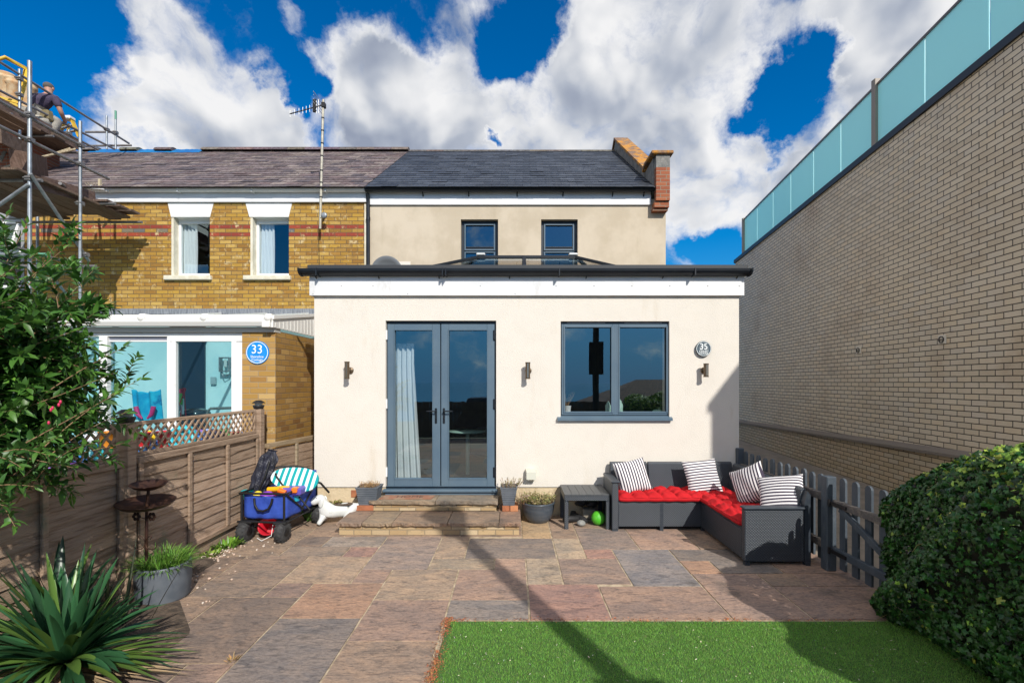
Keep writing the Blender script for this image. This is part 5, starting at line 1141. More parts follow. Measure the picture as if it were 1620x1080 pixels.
tufted('red tufted cushion on the sofa side beside the picket fence', xi-.01, xR-.13, yn_+.085, yb_-.13, .348, 3, 7, .08)
# striped pillows
def stripe_mat(name, ax_i, freq, c1, c2, duty=.5):
    mt = D.materials.new(name); mt.use_nodes = True; t = mt.node_tree; b = t.nodes['Principled BSDF']; oc = nd(t, 'ShaderNodeTexCoord').outputs['Object']
    sp = nd(t, 'ShaderNodeSeparateXYZ'); t.links.new(oc, sp.inputs[0]); s = mth(t, 'SINE', mth(t, 'MULTIPLY', sp.outputs[ax_i], freq*2*math.pi))
    t.links.new(mixc(t, smooth(t, s, duty-.5-.12, duty-.5+.12), c1, c2), b.inputs['Base Color']); b.inputs['Roughness'].default_value = .9
    n = noise(t, oc, 120, 2, .5); bn = nd(t, 'ShaderNodeBump'); bn.inputs['Strength'].default_value = .25; bn.inputs['Distance'].default_value = .003; t.links.new(n, bn.inputs['Height']); t.links.new(bn.outputs[0], b.inputs['Normal'])
    return mt
STR = stripe_mat('navy_stripe', 0, 31, (.045,.035,.06), (.82,.80,.80), .5)
def pillow(label, loc, rot, s=.42, m_=STR, th=.075):
    n = 22; vs = []; fs = []
    for sd_ in (1, -1):
        for j in range(n+1):
            for i in range(n+1):
                u, v = 2*i/n-1, 2*j/n-1; pinch = 1 - .07*(1-abs(u)**2)*abs(v)**3; pin2 = 1 - .07*(1-abs(v)**2)*abs(u)**3
                t_ = ((1-u*u)*(1-v*v))**.42; wr = .004*math.sin(u*7+v*3)*(1-u*u); vs.append((u*s/2*pin2, v*s/2*pinch, sd_*(th*t_ + wr)))
        o_ = 0 if sd_ > 0 else (n+1)**2
        for j in range(n):
            for i in range(n):
                q = (o_+j*(n+1)+i, o_+j*(n+1)+i+1, o_+(j+1)*(n+1)+i+1, o_+(j+1)*(n+1)+i); fs.append(q if sd_ > 0 else q[::-1])
    o = MB().add(vs, fs, smooth=True).build('pillow', m_); o.location = loc; o.rotation_euler = rot; tag(o, label, 'pillow', 'striped pillows on the sofa')
    mm_ = o.modifiers.new('weld', 'WELD'); mm_.merge_threshold = .0005
    return o
def proj_rot(nrm, up, roll=0):
    z = Vector(nrm).normalized(); y = (Vector(up) - z*Vector(up).dot(z)).normalized(); x = y.cross(z)
    M_ = Matrix((x, y, z)).transposed(); return (M_ @ Matrix.Rotation(roll, 3, 'Z')).to_euler()
pillow('striped pillow against the left end of the sofa back', P(1000, 753, 5.66), proj_rot((.0,-1,.38), (0,0,1), R(12)), .40)
pillow('striped pillow with horizontal stripes in the middle of the sofa', P(1111, 754, 5.66), proj_rot((-.0,-1,.38), (0,0,1), R(96)), .42)
pillow('striped pillow standing on one corner near the sofa corner', P(1186, 766, 5.12), proj_rot((-1.0,-.55,.25), (0,0,1), R(28)), .41)
pillow('striped pillow propped by the near armrest', P(1236, 782, 4.62), proj_rot((-.75,-.75,.75), (0,0,1), R(104)), .42)

# side table
tb = thing('side_table', 'low charcoal rattan side table left of the sofa', 'table', (.88, 5.7, 0))
a, b, c, d = .60, 1.135, 5.44, 5.97
m = MB()
for k in range(6): m.box(a+(b-a)*k/6+.001, a+(b-a)*(k+1)/6-.001, c, d, .392, .412, bev=.003)
m.build('table_top', mat('table_slats', (.055,.062,.07), .45, col2=(.075,.08,.085), vs_=8, stretch=(6,.5,1), bump=.2, bs=30), tb)
m = MB(); m.box(a, b, c+.004, c+.03, .335, .391, bev=.004); m.box(a, b, d-.03, d-.004, .335, .391); m.box(a, a+.026, c+.031, d-.031, .335, .391); m.box(b-.026, b, c+.031, d-.031, .335, .391); m.build('apron', RAT, tb)
for x in (a, b-.048):
    for y in (c+.002, d-.05): m = MB(); m.box(x, x+.048, y, y+.048, 0, .334, bev=.005); m.build('leg', RAT, tb)
GB = mat('green_rubber', (.06,.42,.015), .4, col2=(.12,.55,.04), vs_=10, bump=.3, bs=90)
c_ = G(946, 829); tag(MB().ball((c_.x, 5.62, .085), .085, 24, 16).build('ball', GB), 'bright green ball under the side table', 'ball')
STN = mat('grey_stone', (.22,.22,.21), .9, col2=(.3,.3,.28), vs_=18, bump=.4, bs=60)
tag(MB().ball((x6(919,5.6),5.58,.035), (.055,.05,.036), 12, 8, jit=.05).build('stone', STN), 'grey pebble stone in front of the side table', 'stone')
SH = mat('shoe_black', (.018,.018,.02), .6)
for k, (px, y, r, lb) in enumerate(((905,5.72,.5,'black shoe lying under the side table behind the near leg'),(915,5.78,-.9,'black shoe standing under the side table beside the stone'))):
    M_ = Matrix.Rotation(r, 3, 'Z'); x = x6(px, y); m = MB()
    pts = [Vector((-.12,0,.035)),Vector((-.06,0,.05)),Vector((.02,0,.038)),Vector((.09,0,.03)),Vector((.14,0,.022))]
    m.tube([Vector((x,y,.004)) + M_ @ p for p in pts], [.03,.042,.04,.042,.02], 12); m.tube([Vector((x,y,.0)) + M_ @ Vector((-.09,0,.05)), Vector((x,y,.0)) + M_ @ Vector((-.085,0,.10))], [.038,.034], 12); tag(m.build('shoe', SH), lb, 'shoe', None)
tag(MB().box(x6(921,5.85),x6(942,5.85),5.78,5.92,.02,.14,bev=.01).box(x6(919,5.85),x6(944,5.85),5.77,5.93,.0,.019).build('wooden_crate', mat('crate_wood', (.30,.26,.20), .8, col2=(.22,.19,.15), vs_=20, stretch=(1,1,6))), 'small grey wooden box under the side table beside the green ball', 'box')
m = MB()
for k in range(5): m.ball((x6(928,5.88)+random.uniform(-.09,.12), 5.87+random.uniform(-.04,.04), .17+random.uniform(-.02,.05)), (.07,.05,.035), 10, 6, jit=.2)
tag(m.build('folded_cloth', SH), 'dark crumpled cloth under the side table', 'cloth')
# ================================================================ PLANTS
LEAFG = mat('leaf_green', attr=True, rough=.42, spec=.45, trans=.22)
IVY = mat('ivy_leaf', attr=True, rough=.38, spec=.5, trans=.18)
STRAP = mat('strap_leaf', attr=True, rough=.33, spec=.5, trans=.12)
TWIG = mat('twig_bark', (.22,.13,.07), .85, col2=(.30,.19,.10), vs_=20)
DRYL = mat('dry_leaf', attr=True, rough=.9)

# ---- large shrub over the left fence
shr = thing('leafy_shrub', 'large glossy green shrub overhanging the left fence', 'shrub', (-3.0, 2.3, 0))
tw = MB(); LP, LDR, LN, LL, LW, LC = [], [], [], [], [], []
def spray(p0, p1, nleaf=34, bright=0.0, L0=.095, sag=.06, r0=.0045):
    p0 = Vector(p0); p1 = Vector(p1); n = 9; pts = []
    off = Vector([random.uniform(-1,1) for _ in range(3)]) * (p1-p0).length*.07
    for i in range(n+1):
        t = i/n; p = p0.lerp(p1, t) + off*math.sin(t*math.pi) - Vector((0,0,sag*math.sin(t*math.pi)*-.5)); pts.append(p)
    tw.tube(pts, [r0*(1-.75*i/n) for i in range(n+1)], 6, cap=False)
    for k in range(nleaf):
        t = .12 + .88*((k+random.random()*.4)/nleaf); i = min(int(t*n), n-1); p = pts[i].lerp(pts[i+1], t*n-i); d = (pts[i+1]-pts[i]).normalized()
        a = k*2.4 + random.uniform(-.3,.3); s = d.cross(Vector((0,0,1))).normalized(); u = s.cross(d)
        o = s*math.cos(a) + u*math.sin(a); ld = (d*random.uniform(.35,.75) + o*.85 + Vector((0,0,.18))).normalized()
        if t > .93: ld = (d*1.0 + o*.45).normalized()
        LP.append(p); LDR.append(ld); LN.append(Vector((0,0,1))*.8 + Vector([random.gauss(0,.35) for _ in range(3)])); LL.append(L0*random.uniform(.6,1.15)*(1-.35*t)); LW.append(random.uniform(.010,.0155)*(1-.25*t)*L0/.085)
        g = random.uniform(.55,1.3); y = (t**3)*.8*random.random() + bright
        LC.append(((.042+.095*y)*g, (.125+.18*y)*g, (.024+.014*y)*g))
# long visible sprays with their tips where the photo shows them
root = Vector((-3.25, 2.45, 1.2))
tips = [((228,597),2.75),((205,545),2.85),((150,425),3.0),((112,385),2.75),((96,372),2.9),((190,620),2.6),((165,500),2.9),((140,470),3.0),((205,650),2.7),((60,400),2.6),((20,330),2.5),((28,420),2.4),((75,445),2.8),
        ((150,700),2.45),((120,740),2.3),((60,770),2.2),((10,800),2.1),((95,690),2.3),((170,560),2.8),((130,520),2.7),((200,700),2.8),((35,740),2.1),((180,590),2.5),((10,360),2.7),((45,350),2.9),((75,720),2.2),((25,835),2.05)]
for (q, Y) in tips:
    tip = P(q[0], q[1], Y); st_ = root.lerp(tip, random.uniform(.25,.5)) + Vector([random.gauss(0,.10) for _ in range(3)]); spray(st_, tip, 38, .12 if q[1] < 480 else .0, sag=.05)
    spray(root + Vector([random.gauss(0,.08) for _ in range(3)]), st_ + (tip-st_)*.3, 22)
for k in range(640):
    c = Vector((random.gauss(-3.08,.27), random.gauss(2.66,.26), random.gauss(1.60,.33))); c.x = min(c.x, -2.76)
    if c.z < 1.15 and random.random() < .5: c.z += .5
    if c.z < .95: c.z = .95 + random.random()*.3
    d = Vector((random.uniform(-.3,.75), random.uniform(-.7,.6), random.uniform(-.35,.75))).normalized()
    e = c + d*random.uniform(.18,.36)
    if (e.x/e.y)*F+CX > 165 and random.random() < .75: continue
    spray(c, e, 26, random.random()*.22, L0=random.uniform(.10,.14), r0=.0028)
tw.tube([(-3.0,2.35,0),(-3.05,2.4,.6),root+Vector((0,0,.05))], [.045,.035,.03], 10)
for k in range(7): tw.tube([root, root + Vector((random.uniform(-.4,.5), random.uniform(-.2,.5), random.uniform(.1,.9)))], [.022,.010], 8)
tw.build('branches', TWIG, shr)
V, Fa, C_ = leaves(np.array(LP), np.array(LDR), np.array(LN), np.array(LL), np.array(LW), np.array(LC), fold=.3, droop=.16, wide=.42)
npmesh('foliage', V, Fa, C_, LEAFG, shr, True)
m = MB()
for k in range(5):
    px, py = random.choice([(235*.296,0)]) and (random.gauss(75,22), 540+random.gauss(112,12)); c = P(px, py, 2.35); 
    m.ball(c, (.006,.006,.010), 7, 5)
m.build('pink_buds', mat('bud_pink', (.60,.03,.10), .5), shr)

# ---- strap-leaved clump (foreground left)
yc_ = thing('strap_leaf_plant', 'spiky strap-leaved plant in the near left corner', 'plant', (-2.52, 2.62, 0))
B, DD, LL, WW, CC, BE = [], [], [], [], [], []
for k in range(210):
    a = random.uniform(0, 2*math.pi); el = random.choice([random.uniform(.15,.6), random.uniform(.5,1.25), random.uniform(.8,1.45)])
    c = Vector((-2.52,2.62,.16)) + Vector((math.cos(a),math.sin(a),0))*.03
    if random.random() < .22: c += Vector((-.34,.30,0))
    d = Vector((math.cos(a)*math.cos(el), math.sin(a)*math.cos(el), math.sin(el)))
    L_ = random.uniform(.36,.64)*(1.0 if el > .5 else .95)
    if d.x > .1 and el > .3 and d.y > -.2: L_ *= .78
    if c.x + d.x*L_ < -3.08: 
        d.x *= .3; d.normalize()
        if c.x + d.x*L_ < -3.07: L_ *= .6
    B.append(c); DD.append(d); LL.append(L_); WW.append(random.uniform(.014,.030)); BE.append(random.uniform(.35,1.1) if el < 1 else random.uniform(.1,.7))
    g = random.uniform(.5,1.35); CC.append((.035*g,.115*g,.045*g) if random.random() < .75 else (.11*g,.20*g,.04*g))
for a in (-.28,-.18,-.05,.08,.20,.33,-.45,.5,.12,-.1): # long leaves lying out to the right
    B.append(Vector((-2.48,2.62,.13))); DD.append(Vector((math.cos(a),math.sin(a),.28))); LL.append(random.uniform(.50,.72)); WW.append(.015); BE.append(.55); CC.append((.085,.15,.028))
V, Fa, C_ = blades(np.array(B), np.array(DD), np.array(LL), np.array(WW), np.array(CC), np.array(BE), seg=7)
npmesh('green_leaves', V, Fa, C_, STRAP, yc_, True)
B, DD, LL, WW, CC, BE = [], [], [], [], [], []
for k in range(60):
    a = random.gauss(-.1,.75) if k < 45 else random.uniform(0,6.28); B.append(Vector((-2.5,2.62,.09))); DD.append(Vector((math.cos(a),math.sin(a),random.uniform(-.02,.2)))); LL.append(random.uniform(.35,.68)); WW.append(random.uniform(.004,.011)); BE.append(random.uniform(.2,.6)); g = random.uniform(.6,1.2); CC.append((.42*g,.30*g,.17*g))
V, Fa, C_ = blades(np.array(B), np.array(DD), np.array(LL), np.array(WW), np.array(CC), np.array(BE), seg=6)
V[:,2] = np.maximum(V[:,2], .012); npmesh('dead_leaves', V, Fa, C_, DRYL, yc_, True)
m = MB(); m.lathe((-2.52,2.62,0), [(.05,0),(.055,.10),(.045,.17),(0,.2)], 12); m.build('crown_base', TWIG, yc_)
# thin dark spikes behind it
B, DD, LL = [], [], []
for k in range(26): B.append(Vector((random.uniform(-3.0,-2.6),random.uniform(2.9,3.4),.02))); DD.append(Vector((random.gauss(.15,.25),random.gauss(0,.2),1))); LL.append(random.uniform(.35,.62))
V, Fa, C_ = blades(np.array(B), np.array(DD), np.array(LL), np.full(26,.006), jcol((.035,.05,.025),26,.3), np.full(26,.25), seg=5)
tag(npmesh('grass_clump', V, Fa, C_, STRAP, None, True), 'thin dark spiky leaves rising between the strap-leaved plant and the fence', 'plant')

# ---- barrel planter and its grassy plant
PLG = mat('planter_grey', (.085,.10,.12), .55, col2=(.12,.135,.155), vs_=8, dirt=((.2,.19,.17), 14, .62, .85, (1,1,1)))
pc = Vector((-2.80,3.72,0))
t = thing('round_planter', 'grey ribbed round planter against the left fence', 'planter', pc)
prof = [(.165,0)]; 
for k in range(17): z = .01+k*.0150; prof += [(.168+.016*math.sin(z*9), z), (.175+.016*math.sin(z*9), z+.0075)]
prof += [(.187,.27),(.187,.285),(.172,.285),(.165,.20)]
m = MB(); m.lathe(pc, prof, 36); m.build('tub', PLG, t); m = MB(); m.lathe(pc, [(.168,.235),(0,.25)], 24); m.build('soil', SOIL, t)
n = 900; a = rng.uniform(0,6.28,n); r = .15*np.sqrt(rng.random(n)); base = np.stack([pc.x+r*np.cos(a), pc.y+r*np.sin(a), np.full(n,.24)],1)
dr = np.stack([np.cos(a)*r*6+rng.normal(0,.35,n), np.sin(a)*r*6+rng.normal(0,.35,n), np.full(n,1.0)],1)
V, Fa, C_ = blades(base, dr, rng.uniform(.07,.20,n), rng.uniform(.0018,.0042,n), jcol((.13,.27,.04),n,.35,.1), rng.uniform(.6,1.8,n), seg=5)
tag(npmesh('grassy_plant', V, Fa, C_, STRAP, None, True), 'bright green grassy plant growing in the grey ribbed planter', 'plant')
# ---- bird table
RUST = mat('rusty_iron', (.040,.018,.016), .5, metal=.4, col2=(.075,.035,.02), vs_=14)
t = thing('bird_bath', 'rusty two-tier metal bird bath by the left fence', 'bird bath', (-2.865,3.63,0)); bx0, by0 = -2.868, 3.63
m = MB(); m.tube([(bx0,by0,.2),(bx0+.005,by0,.74),(bx0+.02,by0,.90)], .011, 10); m.build('stem', RUST, t)
M2 = Euler((R(4),R(3),0)).to_matrix()
m = MB(); m.lathe((bx0,by0,.735), [(0,0),(.10,.008),(.165,.03),(.19,.055),(.195,.06),(.185,.06),(.15,.035),(.09,.018),(0,.012)], 32, M=M2); m.build('lower_dish', RUST, t)
m = MB(); m.lathe((bx0+.02,by0,.885), [(0,0),(.06,.006),(.10,.025),(.12,.045),(.123,.05),(.115,.048),(.09,.028),(.05,.013),(0,.01)], 28, M=M2); m.build('upper_dish', RUST, t)
m = MB()
for s in (-1,1):
    for k in range(6):
        a = k*math.pi/3; m.ball((bx0+s*.06+math.cos(a)*.022, by0-.02, .68+math.sin(a)*.022), (.014,.006,.014), 8, 5)
    pts = [(bx0+s*(.01+.05*(1-math.exp(-k*.25))*math.cos(k*.5)+.03), by0-.01, .50+.04*math.sin(k*.5)-k*.004) for k in range(14)]; m.tube(pts, .0035, 6)
    m.tube([(bx0,by0-.01,.66),(bx0+s*.06,by0-.015,.68)], .003, 6); m.build('scrollwork', RUST, t); m = MB()
# weeds
def tuft(name, label, c, n, L0, L1, W, col, spread=.12, cat='weed', bend=1.2, up=1.0):
    a = rng.uniform(0,6.28,n); r = spread*np.sqrt(rng.random(n)); base = np.stack([c[0]+r*np.cos(a), c[1]+r*np.sin(a)*1.0, np.full(n,c[2])],1)
    dr = np.stack([np.cos(a)*.8+rng.normal(0,.3,n), np.sin(a)*.8+rng.normal(0,.3,n), np.full(n,up)],1)
    V, Fa, C_ = blades(base, dr, rng.uniform(L0,L1,n), W*rng.uniform(.6,1.3,n), jcol(col,n,.3,.1), rng.uniform(.3,bend,n), seg=4)
    return tag(npmesh(name, V, Fa, C_, STRAP, None, True), label, cat)
g_ = G(345, 868); tuft('weed', 'green weed growing at the foot of the fence beside the pebbles', (-3.0, 4.85, 0), 150, .05, .13, .012, (.13,.26,.03), .10)
tuft('weed', 'small green weed among the pebbles farther from the wagon', (-3.0, 4.62, 0), 60, .04, .09, .012, (.16,.24,.04), .08)
tuft('weed', 'leafy green weed between the wagon and the white dog planter', (-2.53, 5.86, 0), 170, .08, .22, .016, (.075,.17,.03), .09, up=2.4)
tuft('weed', 'tiny dry weed in the joint of the dark slab', (x6(368,2.88), 2.88, 0), 40, .015, .04, .0025, (.40,.26,.10), .03)

# ---- ivy hedge
hg = thing('ivy_hedge', 'dense ivy-covered hedge at the right edge of the lawn', 'hedge', (3.4, 2.6, 0))
hx0, hx1, hy0, hy1, hz = 2.56, 4.35, .9, 3.53, 1.42
def hsurf(n):
    P_, N_ = [], []
    # superellipsoid-like box
    cx, cy, cz = (hx0+hx1)/2, (hy0+hy1)/2, hz*.47; ax_, ay_, az_ = (hx1-hx0)/2, (hy1-hy0)/2, hz*.53
    while len(P_) < n:
        d = rng.normal(0,1,3); 
        # sample box face uniformly by area, then round it
        f = rng.integers(0, 10); u, v = rng.uniform(-1,1,2)
        q = {0:(-1,u,v),1:(-1,u,v),2:(-1,u,v),3:(1,u,v),4:(u,1,v),5:(u,1,v),6:(u,-1,v),7:(u,v,1),8:(u,v,1),9:(u,v,1)}[int(f)]
        q = np.array(q, float); r = (np.abs(q)**5).sum()**(1/5); s = q/r
        g = np.sign(s)*np.abs(s)**4; g /= np.linalg.norm(g)+1e-9
        p = np.array([cx+s[0]*ax_, cy+s[1]*ay_, cz+s[2]*az_])
        lump = .05*math.sin(p[1]*6+p[2]*5)+.04*math.sin(p[0]*8+p[1]*3)+.035*math.sin(p[2]*11+p[0]*5+p[1]*9)
        p = p + g*(lump - abs(rng.normal(0,.045)) + .02)
        ef = min(1, max(0, (hy1+.05-p[1])/1.0)); ef = ef*ef*(3-2*ef); p[2] *= .66+.34*ef; p[0] += (1-ef)*.10*max(0, p[2]-.3)
        if p[2] < 0.01: continue
        P_.append(p); N_.append(g)
    return np.array(P_), np.array(N_)
n = 36000; p, g = hsurf(n); zr = rng.normal(0,.55,(n,3)); nr = unit(g + zr + np.array([0,0,.35])); dn = unit(np.cross(nr, rng.normal(0,1,(n,3))) + np.array([0,0,-.5]))
tone = np.sin(p[:,1]*4+p[:,2]*6)*np.sin(p[:,0]*5+p[:,2]*3); topf = np.clip((p[:,2]-1.05)/.3,0,1); new = (rng.random(n) < .03+.45*topf)
cols = jcol((.032,.100,.020), n, .4, .1); cols[new] = jcol((.30,.45,.06), new.sum(), .25, .1)  # new leaves on top brightened, older ones darkened, to paint in light contrast
# ivy leaf: five-pointed outline, slightly cupped
ang = np.array([0,38,62,100,140,180,220,260,298,322])*math.pi/180; rad = np.array([1.0,.60,.85,.50,.62,.16,.62,.50,.85,.60])
side = unit(np.cross(dn, nr)); up_ = unit(np.cross(side, dn)); S = rng.uniform(.012,.034,n)[:,None]
pts = [p + up_*S*.18]
for a_, r_ in zip(ang, rad): pts.append(p + (dn*math.cos(a_) + side*math.sin(a_))*S*r_ - up_*S*(.25*r_*r_)*rng.uniform(.2,1.2,(n,1)))
V = np.stack(pts,1).reshape(-1,3); tri = np.array([[0,k,k % 10+1] for k in range(1,11)]); Fa = (tri[None]+(np.arange(n)*11)[:,None,None]).reshape(-1,3)
npmesh('ivy_leaves', V, Fa, np.repeat(cols,10,axis=0), IVY, hg, False)
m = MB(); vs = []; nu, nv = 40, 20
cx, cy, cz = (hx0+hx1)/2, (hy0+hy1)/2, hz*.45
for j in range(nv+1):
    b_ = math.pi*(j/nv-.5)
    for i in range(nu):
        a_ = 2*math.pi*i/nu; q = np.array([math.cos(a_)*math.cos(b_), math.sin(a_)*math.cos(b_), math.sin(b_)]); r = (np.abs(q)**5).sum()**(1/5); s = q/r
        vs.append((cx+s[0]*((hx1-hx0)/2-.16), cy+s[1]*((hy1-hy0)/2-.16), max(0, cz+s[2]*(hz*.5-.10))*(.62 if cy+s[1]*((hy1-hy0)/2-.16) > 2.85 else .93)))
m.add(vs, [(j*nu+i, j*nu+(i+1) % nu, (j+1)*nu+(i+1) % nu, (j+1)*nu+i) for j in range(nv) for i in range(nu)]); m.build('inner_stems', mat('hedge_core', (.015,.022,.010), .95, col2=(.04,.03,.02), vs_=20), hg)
m = MB(); rp, rg = hsurf(70)
for q, g_ in zip(rp, rg):
    if q[1] < 1.5: continue
    p0 = Vector(q); g3 = Vector(g_); dd_ = (g3*random.uniform(.01,.05) + Vector((random.uniform(-.06,.06),random.uniform(-.08,.08),random.uniform(-.1,.02))))
    m.tube([p0-g3*.02, p0+g3*.03+dd_*.4, p0+dd_+g3*.01], [.002,.0018,.001], 5, cap=False)
ro = m.build('runners', mat('ivy_runner', (.26,.22,.08), .8), hg); ro['kind'] = 'stuff'

# ================================================================ PLANTERS BY THE STEPS
BKR = mat('loose_brick', (.42,.15,.07), .9, col2=(.30,.11,.05), vs_=12, bump=.4, bs=60)
def trough(label, x0, x1, y0, y1, zt, zb, tp=.03):
    t = thing('trough_planter', label, 'planter', ((x0+x1)/2, (y0+y1)/2, zb)); m = MB(); n = 9
    for k in range(n):
        z0 = zb+(zt-zb)*k/n; z1 = zb+(zt-zb)*(k+1)/n - .003; s = tp*(1-(k+.5)/n)
        m.box(x0+s, x1-s, y0+s, y1-s, z0, z1, bev=.003)
    m.box(x0+.004,x1-.004,y0+.004,y1-.004,zt-.012,zt-.008); m.build('tub', PLG, t)
    m = MB(); m.frame(x0-.004, x1+.004, 0, 1, .001, 0, 1) if False else None
    m.box(x0-.004,x1+.004,y0-.004,y0+.012,zt-.003,zt+.008); m.box(x0-.004,x1+.004,y1-.012,y1+.004,zt-.003,zt+.008); m.box(x0-.004,x0+.012,y0+.0125,y1-.0125,zt-.003,zt+.008); m.box(x1-.012,x1+.004,y0+.0125,y1-.0125,zt-.003,zt+.008); m.build('rim', PLG, t)
    return t
trough('left grey trough planter of dry stalks beside the steps', -1.93, -1.66, 5.68, 5.93, .425, .215)
trough('small grey trough planter standing on bricks right of the steps', -.155, .045, 5.66, 5.92, .425, .215)
tag(MB().box(-1.93,-1.72,5.70,5.80,.148,.214,bev=.004).build('brick', BKR), 'single red brick propping the left trough planter', 'brick')
tag(MB().box(-.135,-.045,5.67,5.88,.148,.214,bev=.004).build('brick', BKR), 'red brick nearer the door under the right trough planter', 'brick')
tag(MB().box(-.038,.058,5.67,5.88,.148,.214,bev=.004).build('brick', mat('loose_brick_orange', (.52,.22,.10), .9, col2=(.40,.17,.08), vs_=12)), 'orange brick nearer the round pot under the right trough planter', 'brick')
def sprig(name, label, c, rx, ry, n, h0, h1, col, lw=(.004,.010), ll=(.012,.035), cat='plant', m_=None, leafn=9, pal=None):
    t = MB(); P_, D_, N_, L_, W_, C_ = [],[],[],[],[],[]
    for k in range(n):
        a = random.uniform(0,6.28); r = math.sqrt(random.random()); b = Vector((c[0]+rx*r*math.cos(a), c[1]+ry*r*math.sin(a), c[2])); d = Vector((math.cos(a)*r*.5+random.gauss(0,.15), math.sin(a)*r*.5+random.gauss(0,.15), 1)).normalized(); h = random.uniform(h0,h1); e = b+d*h
        t.tube([b,e],[.0022,.0015],5,cap=False)
        for q in range(leafn):
            u = (q+1)/leafn; ang_ = q*2.4+k; o = Vector((math.cos(ang_),math.sin(ang_),.35)); P_.append(b.lerp(e,.35+.65*u)); D_.append(o); N_.append((random.gauss(0,.3),random.gauss(0,.3),1)); L_.append(random.uniform(*ll)); W_.append(random.uniform(*lw)); cc = random.choice(pal) if pal else col; g = random.uniform(.7,1.3); C_.append(tuple(x*g for x in cc))
    th_ = thing(name, label, cat, c); t.build('stems', TWIG, th_); V, Fa, CC_ = leaves(np.array(P_), np.array(D_), np.array(N_), np.array(L_), np.array(W_), np.array(C_), fold=.4, droop=.1); npmesh('leaves', V, Fa, CC_, m_ or LEAFG, th_, True); return th_
sprig('dried_plant', 'dried orange stalks in the left trough planter', (-1.80,5.80,.41), .11,.10, 90, .03,.085, (.50,.30,.12), m_=DRYL, pal=[(.55,.34,.14),(.42,.22,.09),(.60,.45,.22)], ll=(.008,.02), lw=(.002,.004))
sprig('flowering_plant', 'straggly pale flowering plant in the right trough planter', (-.03,5.78,.41), .10,.09, 36, .04,.13, (.3,.28,.15), pal=[(.40,.34,.16),(.25,.28,.10),(.55,.42,.38),(.50,.40,.20)], ll=(.010,.022))
pr = G(852, 823); pc = Vector((.31, 5.78, 0))
t = thing('round_pot', 'dark blue-grey glazed round pot right of the steps', 'plant pot', pc)
POTM = mat('glazed_pot', (.05,.066,.085), .3, spec=.6, col2=(.075,.09,.11), vs_=7, stretch=(1,1,5), bump=.15, bs=14, bstretch=(.3,.3,6))
m = MB(); m.lathe(pc, [(.115,0),(.13,.01),(.165,.06),(.188,.12),(.20,.18),(.205,.225),(.212,.235),(.212,.25),(.195,.25),(.185,.20)], 40); m.build('pot', POTM, t); m = MB(); m.lathe(pc, [(.188,.21),(0,.23)], 24); m.build('soil', SOIL, t)
sprig('succulent_plant', 'pale yellow-green succulent spilling over the round pot', (pc.x,pc.y,.22), .19,.18, 190, .04,.12, (.3,.3,.1), pal=[(.42,.38,.14),(.22,.27,.08),(.55,.48,.28),(.12,.20,.05),(.50,.40,.22)], ll=(.012,.028), lw=(.005,.009))
sprig('trailing_plant', 'trailing pale leaves between the right trough and the round pot', (.12,5.70,.24), .07,.05, 55, .03,.13, (.3,.3,.1), pal=[(.50,.40,.24),(.25,.28,.10),(.55,.42,.36)], ll=(.012,.024))

# ---- white dog planter
CER = mat('white_ceramic', (.66,.67,.65), .35, spec=.5, col2=(.62,.64,.61), vs_=10, vlo=.45, vhi=.75, dirt=((.35,.36,.30), 12, .60, .8, (1,1,1)), bump=.1, bs=30)
dgp = thing('dog_planter', 'white dachshund-shaped planter by the extension wall', 'planter', (-2.15,5.72,0))
dy_ = 5.68
pts = [(-1.98,dy_+.05,.17),(-2.08,dy_+.03,.155),(-2.20,dy_,.155),(-2.29,dy_-.02,.165),(-2.315,dy_-.03,.245),(-2.335,dy_-.035,.325),(-2.39,dy_-.08,.300),(-2.435,dy_-.11,.268),(-1.92,dy_+.06,.20),(-1.87,dy_+.07,.24),
       (-2.30,dy_-.10,.08),(-2.335,dy_-.13,.02),(-2.31,dy_+.06,.07),(-2.34,dy_+.06,.02),(-2.04,dy_-.04,.06),(-2.08,dy_-.08,.02)]
ed = [(0,1),(1,2),(2,3),(3,4),(4,5),(5,6),(6,7),(0,8),(8,9),(3,10),(10,11),(3,12),(12,13),(0,14),(14,15)]
skin('body', pts, ed, [.085,.092,.092,.085,.056,.074,.056,.036,.035,.014,.032,.028,.03,.025,.034,.028], CER, dgp, 2, root=1)
m = MB(); m.ball((-2.310,dy_-.098,.275), (.030,.014,.060), 12, 8, M=Euler((0,R(10),0)).to_matrix()); m.build('ear', CER, dgp); m = MB(); m.ball((-2.315,dy_+.035,.275), (.028,.012,.055), 12, 8); m.build('ear', CER, dgp)
m = MB(); m.ball((-2.462,dy_-.13,.276), (.011,.012,.010), 8, 6); m.ball((-2.362,dy_-.106,.335), (.006,.005,.007), 8, 6); m.build('nose_and_eye', BLK, dgp)
m = MB(); m.lathe((-2.10,dy_+.02,.225), [(.105,0),(.112,.012),(.10,.014),(0,.014)], 24, sx=1.25, sy=.62); m.build('soil', SOIL, dgp)
sprig('small_plant', 'tiny yellow-green plant growing in the dog planter', (-2.17,dy_+.01,.235), .07,.04, 30, .015,.05, (.3,.32,.08), pal=[(.30,.32,.06),(.45,.28,.14),(.20,.25,.06)], ll=(.010,.020))

